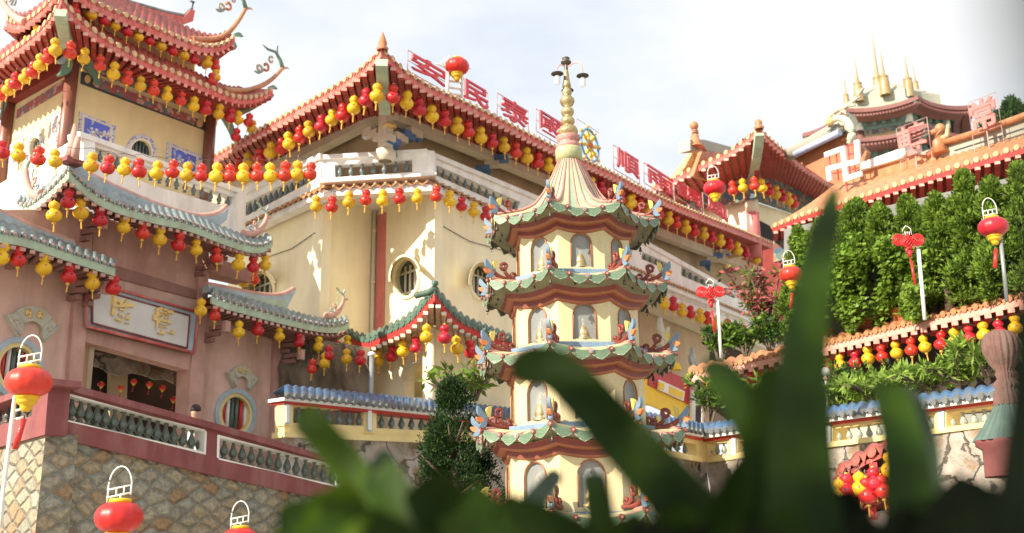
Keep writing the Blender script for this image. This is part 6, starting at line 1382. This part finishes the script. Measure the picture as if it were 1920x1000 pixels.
for k in range(9): mb.tube([WE.at(835, 128, -.4), WE.at(818 + k * 8, 104 + abs(k - 3) * 5, -.4)], .02, 'cream', 4)
mb.build('spray', t)
round_lantern('round_lantern', 'round red lantern with a white hook beside the dense roof sign, near the pavilion', WE, 1340, 353, 42, -.2, tassel=False, hook=1)
round_lantern('round_lantern', 'small round red lantern with a tassel left of the dark vertical leaf', wplane(1483, 515, 17), 1483, 515, 44)
round_lantern('round_lantern', 'round red lantern on a grey pole before the cypresses at the right', wplane(1862, 425, 15), 1862, 426, 54)
pole(1875, 440, 15, 1888, 565, .03, 'grey pole under the round lantern before the right-hand cypresses', 'pipe')
# inside the pink hall
for k, (x, y) in enumerate(((450, 150), (520, 222), (622, 240), (688, 208), (768, 222), (836, 240), (893, 298))):
    round_lantern('hall_lantern', nth(k) + ' small red lantern from the left inside the dark pink hall doorway', WP, x / 2.743, y / 2.743 + 640, 13, -.75, True, 0, 'small lanterns inside the pink hall')
# Chinese knots
def knot(px, py, Y, s, lab, m='silk_red'):
    W = wplane(px, py, Y); k = mpp(px, py, Y) * s; c = W.at(px, py); t = thing('chinese_knot', lab, 'decoration', c - UPV * 95 * k, 'red knot ornaments')
    def Q(x, y, o_=0.): return c + V((1, 0, 0)) * x * k + UPV * y * k + V((0, -1, 0)) * o_
    mb = MB(); mb.prism([Q(0, 16), Q(15, 0), Q(0, -16), Q(-15, 0)], V((0, 1, 0)) * .06, m)
    for q in range(-2, 3): mb.tube([Q(-10 + q * 3.2, 6 + q * 3, .01), Q(3 + q * 3.2, -9 + q * 3.0, .01)], .9 * k, m, 5); mb.tube([Q(10 - q * 3.2, 6 + q * 3, .012), Q(-3 - q * 3.2, -9 + q * 3.0, .012)], .9 * k, m, 5)
    mb.build('centre', t)
    for sg in (-1, 1):
        mb = MB()
        for r_ in (11, 7.5, 4): mb.tube([Q(sg * 18 + r_ * math.cos(R_(a)), 3 + r_ * .95 * math.sin(R_(a)), .0) for a in range(0, 361, 24)], 1.9 * k, m, 6, cap=False)
        mb.build('loop', t)
    mb = MB(); mb.tube([Q(-5 + 0 * k, -14), Q(-5, -20), Q(0, -26), Q(5, -20), Q(5, -14)], 2.4 * k, m, 6); mb.tube([Q(0, -18), Q(0, -30)], 4 * k, m, 8); mb.tube([Q(-5, -14), Q(0, -12), Q(5, -14)], 2.4 * k, m, 6); mb.build('tail_knot', t)
    mb = MB(); mb.tube([Q(0, -30), Q(1, -42)], 1 * k, m, 5); mb.tube([Q(1, -38), Q(3, -84)], 2.6 * k, m, 8); mb.build('tassel', t)
    mb = MB(); mb.tube([Q(-7, 14, -.02), Q(-7, 24, -.02), Q(0, 32, -.02), Q(8, 26, -.02), Q(9, 14, -.02)], .9 * k, 'white_metal', 5)
    for x in (-3, 1, 5): mb.tube([Q(x, 12, -.02), Q(x, 20, -.02)], .8 * k, 'white_metal', 5)
    mb.build('hanger', t)
knot(1703, 453, 15, 1., 'sunlit red knot ornament with a tassel before the ivy on the right')
pole(1722, 468, 15.05, 1734, 600, .03, 'white pole beside the sunlit knot ornament')
knot(1332, 550, 17, .9, 'shaded red knot ornament before the white balcony, right of the pagoda')
pole(1345, 560, 17.05, 1352, 672, .028, 'thin pale pole beside the shaded knot ornament')
# white globe lamp
t = thing('globe_lamp', 'white globe lamp on a thin pole among the frangipani leaves', 'lamp', aty(1551, 765, 19)); mb = MB(); mb.ball(aty(1547, 697, 19), .085, 'white', 14); mb.build('globe', t)
mb = MB(); mb.tube([aty(1547, 704, 19), aty(1551, 765, 19)], .022, 'white_metal', 6); mb.lathe([(.05, 0), (.04, .05)], aty(1547, 712, 19), 'ridge_pink', 8); mb.build('stem', t)

# ================================================================ TERRACED GARDEN ON THE RIGHT
WO = Wall(1534, 652, 25, -27)
og = thing('orange_tiled_gallery', 'low gallery with an orange tiled eave over red brackets, under the ivy on the right', 'gallery', WO.at(1700, 760, -1).xy.to_3d())
Eo = [(1525, 652), (1642, 624), (1758, 594), (1840, 576), (1920, 556), (2000, 535)]; Io = [(x, y + 26) for x, y in Eo]; To = [(x, y - 12) for x, y in Eo]
eave(og, pxp(WO, Eo), pxp(WO, Io, -.9), pxp(WO, To, -.7), WO.n, .27, 'tile_orange', 'tile_orange', 'rafter_end', 'red', 'rafter_end', 'red_dark', fh=.17, capr=.075, sag=.02, rh=.12, rafdrop=.04)
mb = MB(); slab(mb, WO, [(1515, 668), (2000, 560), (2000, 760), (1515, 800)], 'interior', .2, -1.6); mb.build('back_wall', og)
og2 = thing('orange_tiled_gallery', 'short run of orange tiled eave just left of the dark vertical leaf', 'gallery', WO.at(1400, 760, -1).xy.to_3d())
WO2 = Wall(1465, 664, 25, -50); Eo = [(1290, 704), (1330, 694), (1400, 680), (1475, 662)]
eave(og2, pxp(WO2, Eo), pxp(WO2, [(x, y + 22) for x, y in Eo], -.9), pxp(WO2, [(x, y - 12) for x, y in Eo], -.7), WO2.n, .27, 'tile_orange', 'tile_orange', 'rafter_end', 'red', 'rafter_end', 'red_dark', fh=.17, capr=.075, sag=.02, rh=.12, rafdrop=.04)
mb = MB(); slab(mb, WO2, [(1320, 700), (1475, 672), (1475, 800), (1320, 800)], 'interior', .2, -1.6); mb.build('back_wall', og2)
row(WO, -.15, rows_('Y908,755 R965,735 Y1027,725 R1096,710 Y1160,690 R1230,683 Y1300,665 R1370,650 Y1440,635 R1512,620 Y1582,607 R1655,590 Y1725,575 R1802,565 Y1875,540'), 'under the orange tiled eave', 1.05, 2.595, 1180, 400)
row(WO2, -.15, rows_('Y643,815 R700,790 Y400,855 R588,812 R375,850'), 'under the short orange eave', .95, 2.595, 1180, 400)
# retaining wall of the hedge terrace, ivy, cypresses
WH = WO.moved(-1.3)
mb = MB(); slab(mb, WH, [(1470, 430), (2040, 300), (2040, 560), (1470, 680)], 'rock_grey', .6, 0); o = mb.build('garden_wall', None, None, None, WH.at(1700, 640).xy.to_3d()); tag(o, 'grey garden wall behind the ivy and the cypresses', 'wall')
mb = MB(); mb.nofix = True; rn = random.Random(21); pts = []
for k in range(44):
    x = rn.uniform(1490, 1730); y0 = rn.uniform(425, 560); ln = rn.uniform(40, 110); bo = rn.uniform(.6, 1.7)
    for j in range(330):
        f = rn.random(); yy = y0 + f * ln
        if yy > 638 - (x - 1500) * .18: continue
        pts.append((WH.at(x + rn.gauss(0, 9 * (1 - .4 * f)), yy, bo + rn.uniform(-.2, .25) - .35 * f), WH.n + UPV * -.4))
leaf_cloud(mb, pts, .15, ['leaf_ivy'] * 3 + ['leaf_conifer', 'leaf_bush'], -.25, .6, rn); o = mb.build('ivy', None, None, None, WH.at(1650, 620).xy.to_3d(), False); tag(o, 'dense hanging ivy covering the garden wall', 'ivy', None, 'stuff')
CY = [('behind the dark vertical leaf', 1512, 596, 428, 30, 0), ('right of the dark vertical leaf', 1552, 560, 418, 28, 0), ('third from the left in the hedge', 1612, 470, 385, 34, 0), ('left of the sunlit knot', 1660, 500, 392, 30, 0), ('above the sunlit knot', 1722, 560, 378, 36, 1),
      ('right of the sunlit knot', 1782, 585, 366, 38, 1), ('left of the grey lantern pole', 1838, 580, 330, 42, 1), ('behind the round lantern at the right', 1890, 580, 345, 40, 1), ('at the right picture edge', 1945, 570, 320, 46, 1),
      ('squeezed between the two left of the sunlit knot', 1585, 560, 408, 30, 0), ('low, directly behind the sunlit knot tassel', 1695, 600, 420, 34, 2), ('low, between the knot and the grey pole', 1755, 596, 400, 36, 2), ('low, directly behind the grey pole', 1865, 580, 385, 40, 2)]
for k, (w_, x, yb, yt, hw, z_) in enumerate(CY):
    q = WH.at(x, yb, .75 + .25 * (k % 2) - .3 * (z_ == 2)); top = V((q.x, q.y, 0)); H = aty(x, yt, q.y).z - q.z; r = hw * 1.35 * mpp(x, yt, q.y)
    tree('cypress', 'bright green cypress ' + w_, 'tree', q, H, r, 22000, .105, ['leaf_conifer'] * 3 + ['leaf_bush', 'leaf_conifer_dark'], 'cone', 'cypresses of the hedge', clumps=95, cs=1.15, seed=30 + k)
for x, y, w_ in ((1540, 645, 'left'), (1640, 622, 'middle'), (1700, 605, 'right')):
    q = WH.at(x, y, .45); t = thing('clay_planter', f'orange clay planter at the foot of the ivy, {w_} one of three', 'planter', q - UPV * .3, 'clay planters'); mb = MB(); mb.lathe([(.2, -.35), (.34, .25), (.37, .27), (.36, .34), (.3, .34), (.28, .2)], q, 'pot', 14); mb.build('bowl', t); mb = MB(); mb.lathe([(.28, .29), (.01, .31)], q, 'rock_dark', 14); mb.build('soil', t)
# shrubs
def shrub(lab, q, h, r, n, size, mats, seed, grp=None, name='shrub', spiky=False):
    rn = random.Random(seed); t = thing(name, lab, 'shrub', q, grp); mb = MB(); tips = []
    for k in range(14):
        a = rn.uniform(0, 6.28); rr = r * rn.uniform(.2, 1); e = V(q) + V((math.cos(a) * rr, math.sin(a) * rr * .6, h * rn.uniform(.5, 1))); m_ = V(q).lerp(e, .5) + V((0, 0, h * .12)); mb.tube(smoothp([V(q) + V((math.cos(a) * .05, 0, 0)), m_, e]), [.03, .025, .012], 'bark', 5); tips += [e, m_]
    mb.build('stems', t); mb = MB(); mb.nofix = True; pts = []
    for k in range(n):
        c = tips[k % len(tips)]; d = V((rn.gauss(0, 1), rn.gauss(0, 1), rn.gauss(.4, .8))).normalized(); pts.append((c + d * (rn.random() * (.08 if spiky else r * .22)), d))
    leaf_cloud(mb, pts, size, mats, .1, .26 if spiky else .45, rn); mb.build('foliage', t, uv=False); return t
WF = WBr2.moved(-.8)
for k, (x, y, h, r, w_) in enumerate(((1580, 760, .34, .8, 'by the globe lamp'), (1640, 750, .32, .9, 'second right of the globe lamp'), (1695, 742, .3, .7, 'under the middle of the orange eave'), (1745, 732, .34, .9, 'left of the striped urn'), (1800, 722, .42, .8, 'touching the striped urn'), (1850, 706, .6, .7, 'behind the striped urn'), (1392, 790, .9, .8, 'in front of the short orange eave'))):
    shrub('frangipani with long light green leaves ' + w_, WF.at(x, y, -.4), h, r, 600, .2, ['leaf_bush'] * 4 + ['leaf_ivy'], 60 + k, 'frangipani shrubs', 'frangipani', True)
shrub('dark leafy shrub in front of the white post, right of the pagoda', WF.at(1330, 795, -.3), 1.1, .6, 500, .16, ['leaf_conifer_dark', 'leaf_ivy'], 71)
shrub('dark shrub on the rocks behind the forward balustrade', WF.at(1600, 760, -.9), .7, 1.3, 900, .14, ['leaf_conifer_dark', 'leaf_ivy'], 72)
bq = BR.at(1440, 660, -.2)
bq = aty(1438, 610, 27)
shrub('bougainvillea with pinkish red sprays at the end of the white balcony', bq - UPV * .6, 2.2, 1.15, 1500, .17, ['leaf_red'] * 3 + ['leaf_conifer_dark', 'leaf_ivy'], 73, None, 'bougainvillea')
for k, (x, y) in enumerate(((1350, 660), (1400, 650), (1445, 640))):
    shrub(f'low dark green hanging shrub above the short orange eave, {("left","middle","right")[k]} of three', aty(x, y + 18, 24.6), .8, .55, 900, .15, ['leaf_ivy', 'leaf_conifer_dark'], 80 + k, 'low shrubs over the short orange eave')
for k, (x, y) in enumerate(((840, 740), (890, 742))):
    shrub(f'narrow-leaved plant behind the left blue tiled balustrade, {("left","right")[k]} of the pair', aty(x, y + 10, 22.8), .7, .55, 120, .32, ['leaf_ivy', 'leaf_conifer'], 90 + k, 'pair of narrow-leaved plants', 'shrub', True)
# dark conifer beside the pagoda
q = aty(850, 1010, 15.5)
tree('conifer', 'dark green pruned conifer standing left of the pagoda', 'tree', V((q.x, q.y, 0)), aty(845, 738, 15.5).z, 1.12, 42000, .055, ['leaf_conifer_deep'] * 3 + ['leaf_conifer_dark'], 'cone', clumps=62, cs=1.15, seed=5, trunk_h=aty(845, 770, 15.5).z)
# tree top far right
q = aty(1905, 260, 60); tree('distant_tree', 'far dark tree crown above the right-hand ridge', 'tree', q - UPV * 4, 6.2, 1.8, 5000, .35, ['leaf_conifer_dark'], 'round', seed=9)

# striped urn and small green roof at the right edge
t = thing('striped_urn', 'weathered pink ribbed urn finial on a small green tiled roof at the right edge', 'finial', aty(1880, 790, 11.5)); u0 = aty(1884, 700, 11.5); k_ = mpp(1884, 700, 11.5)
mb = MB(); mb.lathe([(r * k_, z * k_) for r, z in ((26, -60), (24, -40), (18, -30), (24, -22), (14, -10), (17, -2), (14, 4), (24, 18), (32, 40), (33, 52), (31, 66), (24, 76), (10, 82), (1, 83))], u0, 'terracotta_pale', 108, rfun=lambda k, z: 1 + .06 * math.cos(k * 2 * math.pi * 18)); mb.build('urn', t)
mb = MB(); mb.lathe([(70 * k_, -125 * k_), (48 * k_, -95 * k_), (24 * k_, -58 * k_)], u0, 'tile_green_pale', 144, rfun=lambda k, z: 1 + .03 * math.cos(k * 2 * math.pi * 24)); mb.build('roof_tiles', t)
mb = MB(); mb.lathe([(62 * k_, -190 * k_), (60 * k_, -140 * k_), (72 * k_, -132 * k_), (72 * k_, -124 * k_)], u0, 'rail_red', 8); mb.build('cornice', t)
# little red shrine with a cluster of lanterns, lower right
ts = thing('red_shrine', 'small red tiled shrine roof with a cluster of lanterns, bottom right behind the leaves', 'shrine', aty(1640, 990, 10.5)); WK = Wall(1620, 900, 10.5, -60)
kk = dict(sp=.16, mt='tile_red', me='tile_red', mf='tile_red', mr='red', mre='red', ms='red_dark', fh=.07, capr=.05, sag=.01, rh=.08)
eave(ts, pxp(WK, [(1568, 900), (1590, 878), (1620, 858), (1670, 838), (1720, 830)]), pxp(WK, [(1568, 915), (1600, 900), (1640, 880), (1680, 868), (1720, 860)], -.5), pxp(WK, [(1566, 886), (1590, 866), (1620, 846), (1670, 826), (1720, 818)], -.3), WK.n, **kk)
eave(ts, pxp(WK, [(1585, 955), (1620, 940), (1660, 925), (1720, 905)]), pxp(WK, [(1590, 975), (1625, 965), (1665, 955), (1720, 940)], -.4), pxp(WK, [(1583, 945), (1618, 930), (1660, 915), (1720, 895)], -.2), WK.n, **kk)
mb = MB(); slab(mb, WK, [(1602, 975), (1720, 945), (1720, 1040), (1606, 1040)], 'white_stone', .4, -.3); mb.build('wall', ts)
mb = MB(); slab(mb, WK, [(1575, 905), (1720, 850), (1720, 930), (1595, 945)], 'red_dark', .1, -.6); mb.build('inner_wall', ts)
row(WK, .1, rows_('R1589,912 Y1611,908 R1640,898 Y1577,922 R1655,912 Y1668,872 R1626,920'), 'in the cluster on the small red shrine', .62)

# ================================================================ PERSON BEHIND THE RED PARAPET
pp = WS.at(366, 790, -2.6); k_ = 1.0; H0 = aty(361, 765, pp.y).z - 1.66
def person(loc, face):
    bm = bmesh.new(); J = {}
    pts = {'pel': (0, 0, .95), 'ch': (0, .0, 1.2), 'neck': (0, .01, 1.43), 'head0': (0, .02, 1.5), 'head1': (0, .02, 1.62), 'hl': (-.1, 0, .9), 'kl': (-.11, .06, .5), 'al': (-.11, -.04, .09), 'tl': (-.11, .1, .04), 'hr': (.1, 0, .9), 'kr': (.11, .02, .5), 'ar': (.12, -.12, .1), 'tr': (.12, .02, .05),
           'sl': (-.18, 0, 1.37), 'el': (-.23, -.02, 1.1), 'wl': (-.2, .14, .92), 'sr': (.18, 0, 1.37), 'er': (.23, 0, 1.1), 'wr': (.22, .12, .9)}
    rad = {'pel': .14, 'ch': .15, 'neck': .055, 'head0': .075, 'head1': .095, 'hl': .09, 'kl': .06, 'al': .04, 'tl': .035, 'hr': .09, 'kr': .06, 'ar': .04, 'tr': .035, 'sl': .06, 'el': .045, 'wl': .03, 'sr': .06, 'er': .045, 'wr': .03}
    ed = [('pel', 'ch'), ('ch', 'neck'), ('neck', 'head0'), ('head0', 'head1'), ('pel', 'hl'), ('hl', 'kl'), ('kl', 'al'), ('al', 'tl'), ('pel', 'hr'), ('hr', 'kr'), ('kr', 'ar'), ('ar', 'tr'), ('ch', 'sl'), ('sl', 'el'), ('el', 'wl'), ('ch', 'sr'), ('sr', 'er'), ('er', 'wr')]
    for sd_, w_ in ((-1, 'wl'), (1, 'wr')):
        b = V(pts[w_])
        for q in range(4): n_ = f'{w_}f{q}'; pts[n_ + 'a'] = tuple(b + V(((q - 1.5) * .02, .05, -.045))); pts[n_ + 'b'] = tuple(b + V(((q - 1.5) * .022, .055, -.085 + .005 * abs(q - 1)))); rad[n_ + 'a'] = .011; rad[n_ + 'b'] = .008; ed += [(w_, n_ + 'a'), (n_ + 'a', n_ + 'b')]
        pts[w_ + 't'] = tuple(b + V((-sd_ * .035, .04, -.02))); rad[w_ + 't'] = .011; ed.append((w_, w_ + 't'))
    names = list(pts); me = bpy.data.meshes.new('body'); me.from_pydata([pts[n] for n in names], [(names.index(a), names.index(b)) for a, b in ed], [])
    o = bpy.data.objects.new('body', me); link(o); md = o.modifiers.new('s', 'SKIN'); md.use_smooth_shade = True
    for i, n in enumerate(names): me.skin_vertices[0].data[i].radius = (rad[n], rad[n]); 
    me.skin_vertices[0].data[0].use_root = True; sb = o.modifiers.new('u', 'SUBSURF'); sb.levels = 2
    dg = bpy.context.evaluated_depsgraph_get(); dg.update(); m2 = bpy.data.meshes.new_from_object(o.evaluated_get(dg)); bpy.data.objects.remove(o)
    for nm in ('skin', 'shirt', 'trousers', 'hair'): m2.materials.append(MT[nm])
    for p in m2.polygons:
        c = p.center; p.use_smooth = True
        p.material_index = 0 if c.z > 1.44 else (1 if c.z > .93 and (abs(c.x) < .2 or c.z > 1.12) else (0 if abs(c.x) > .17 and c.z > .78 else 2))
    t = thing('person', 'person with short dark hair in a pale blue shirt behind the red parapet', 'person', loc); t.rotation_euler = (0, 0, face)
    b = bpy.data.objects.new('body', m2); link(b); b.parent = t
    mb = MB(); mb.lathe([(.001, 1.735), (.06, 1.72), (.1, 1.67), (.108, 1.63), (.1, 1.6)], (0, .005, 0), 'hair', 16); mb.build('hair', t).location = (0, 0, 0)
    for v_ in t.children[-1].data.vertices: v_.co += ORG[t.name]
    return t
person(V((pp.x, pp.y, H0)), 2.0)
mb = MB(); a = WS.at(90, 800, -.2); 
P_ = [WS.at(92, 712, -.1), WS.at(672, 875, -.1)]
zf_ = H0
mb.prism([V((P_[0].x, P_[0].y, zf_)), V((P_[1].x, P_[1].y, zf_)), V((*WP.at(560, 800, .1).xy, zf_)), V((*WP.at(-60, 800, .1).xy, zf_)), V((*WL.at(-100, 800, -.3).xy, zf_))], UPV * -.25, 'rock_grey'); o = mb.build('terrace_floor'); o['kind'] = 'structure'

tree('added_shade_tree', 'added unseen broad tree left of the viewpoint, there to shade the nearest leaves', 'tree', (-3.7, -1.7, 0), 7.2, 2.9, 9000, .3, ['leaf_conifer_dark', 'leaf_ivy'], 'round', None, 4.6, 60, 3)  # unseen tree, added to keep the sun off the foreground leaves
# ================================================================ FOREGROUND STRAP LEAVES (very near, out of focus)
def blade(parent, path, Y, wpx, m='leaf_strap', dY=0., curl=.25, label=None):
    """path: (px, py) along the leaf from tip to root; Y depth of the tip, dY how much nearer the root is"""
    Y *= .8 if Y > 1 else 1; P = smoothp([aty(x, y, Y + dY * k / (len(path) - 1)) for k, (x, y) in enumerate(path)]); n = len(P); mb = MB(); rows = []
    for k, p in enumerate(P):
        t = (P[min(k + 1, n - 1)] - P[max(k - 1, 0)]).normalized(); s_ = t.cross(V((0, 1, 0))).normalized(); f = k / (n - 1)
        wv = wpx[0] + (wpx[1] - wpx[0]) * f; ww = wv * .5 * mpp(960, 800, p.y) * min(1, (f * 7 + .02) ** .6); dn = V((0, 1, 0))
        rows.append([p - s_ * ww + dn * 0, p - s_ * ww * .5 + dn * ww * curl * .7, p + dn * ww * curl, p + s_ * ww * .5 + dn * ww * curl * .7, p + s_ * ww])
    mb.grid(rows, m, True); b2 = [[p + V((0, .004, -.001)) for p in r] for r in rows]; mb.grid([r[::-1] for r in b2], m, True)
    return mb.build('leaf', parent, label)
pl1 = thing('strap_leaved_plant', 'blurred plant of strap leaves with a bright bent tip, foreground bottom left of centre', 'plant', (-.5, 1.5, 0))
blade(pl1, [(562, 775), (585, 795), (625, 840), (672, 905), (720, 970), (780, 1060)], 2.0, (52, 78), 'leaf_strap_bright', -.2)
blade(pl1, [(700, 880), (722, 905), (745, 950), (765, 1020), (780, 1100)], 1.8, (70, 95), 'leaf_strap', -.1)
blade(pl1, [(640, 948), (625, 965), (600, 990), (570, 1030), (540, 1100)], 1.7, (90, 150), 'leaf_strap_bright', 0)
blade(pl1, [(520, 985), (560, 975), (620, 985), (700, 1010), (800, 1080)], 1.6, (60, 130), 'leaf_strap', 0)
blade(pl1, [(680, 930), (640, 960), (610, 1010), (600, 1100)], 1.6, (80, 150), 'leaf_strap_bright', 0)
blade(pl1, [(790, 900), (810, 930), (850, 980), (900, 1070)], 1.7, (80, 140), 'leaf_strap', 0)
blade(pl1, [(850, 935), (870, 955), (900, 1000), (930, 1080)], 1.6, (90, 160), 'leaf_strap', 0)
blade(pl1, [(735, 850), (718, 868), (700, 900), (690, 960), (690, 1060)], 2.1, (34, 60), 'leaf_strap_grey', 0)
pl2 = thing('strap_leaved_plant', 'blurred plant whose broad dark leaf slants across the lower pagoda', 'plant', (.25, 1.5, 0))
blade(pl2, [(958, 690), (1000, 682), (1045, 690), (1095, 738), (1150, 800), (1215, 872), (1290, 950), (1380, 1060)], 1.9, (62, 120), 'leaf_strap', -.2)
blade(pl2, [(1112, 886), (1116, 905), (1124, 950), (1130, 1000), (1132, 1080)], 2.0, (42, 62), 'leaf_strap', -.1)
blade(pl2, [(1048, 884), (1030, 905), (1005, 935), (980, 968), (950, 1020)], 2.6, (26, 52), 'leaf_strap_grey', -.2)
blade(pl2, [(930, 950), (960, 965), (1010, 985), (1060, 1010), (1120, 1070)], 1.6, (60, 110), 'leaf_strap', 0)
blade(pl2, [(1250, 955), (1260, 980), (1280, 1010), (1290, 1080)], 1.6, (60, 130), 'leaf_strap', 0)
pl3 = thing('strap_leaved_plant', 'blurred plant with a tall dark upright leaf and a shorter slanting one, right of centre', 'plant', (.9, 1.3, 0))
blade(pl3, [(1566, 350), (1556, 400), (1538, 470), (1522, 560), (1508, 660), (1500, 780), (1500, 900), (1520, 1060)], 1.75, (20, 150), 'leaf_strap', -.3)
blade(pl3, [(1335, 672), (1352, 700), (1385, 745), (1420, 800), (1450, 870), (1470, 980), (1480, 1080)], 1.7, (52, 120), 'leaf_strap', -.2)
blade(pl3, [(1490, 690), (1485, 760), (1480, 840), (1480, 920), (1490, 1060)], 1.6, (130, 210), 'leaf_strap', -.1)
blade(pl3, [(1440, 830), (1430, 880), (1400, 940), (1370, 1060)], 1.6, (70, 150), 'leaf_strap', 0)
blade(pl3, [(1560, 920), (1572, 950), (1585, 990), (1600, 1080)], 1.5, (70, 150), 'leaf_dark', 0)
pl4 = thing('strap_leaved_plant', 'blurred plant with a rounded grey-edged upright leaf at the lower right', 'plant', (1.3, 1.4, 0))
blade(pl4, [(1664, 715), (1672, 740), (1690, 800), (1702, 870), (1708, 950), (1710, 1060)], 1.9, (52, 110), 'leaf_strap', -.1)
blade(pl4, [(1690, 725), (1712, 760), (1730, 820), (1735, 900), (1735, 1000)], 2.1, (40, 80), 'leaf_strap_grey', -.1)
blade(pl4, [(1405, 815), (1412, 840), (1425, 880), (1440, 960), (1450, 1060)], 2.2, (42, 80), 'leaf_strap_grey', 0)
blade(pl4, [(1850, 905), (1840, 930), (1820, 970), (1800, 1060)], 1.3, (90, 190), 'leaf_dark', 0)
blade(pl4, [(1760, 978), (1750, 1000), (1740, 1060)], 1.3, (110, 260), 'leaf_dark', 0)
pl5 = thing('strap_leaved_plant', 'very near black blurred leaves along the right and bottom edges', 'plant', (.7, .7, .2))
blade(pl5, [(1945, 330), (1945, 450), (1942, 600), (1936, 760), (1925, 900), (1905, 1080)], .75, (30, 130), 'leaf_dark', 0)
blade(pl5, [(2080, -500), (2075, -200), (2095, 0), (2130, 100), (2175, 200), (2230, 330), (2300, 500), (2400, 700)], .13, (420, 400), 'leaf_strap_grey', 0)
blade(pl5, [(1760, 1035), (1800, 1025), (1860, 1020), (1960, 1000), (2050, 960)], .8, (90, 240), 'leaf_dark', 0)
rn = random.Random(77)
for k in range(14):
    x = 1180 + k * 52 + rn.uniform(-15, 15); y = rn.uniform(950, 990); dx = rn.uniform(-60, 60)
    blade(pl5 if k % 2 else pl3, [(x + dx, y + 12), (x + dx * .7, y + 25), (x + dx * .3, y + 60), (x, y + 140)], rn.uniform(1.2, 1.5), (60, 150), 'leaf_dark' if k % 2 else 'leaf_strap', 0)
kill(GRED); kill(GYEL)
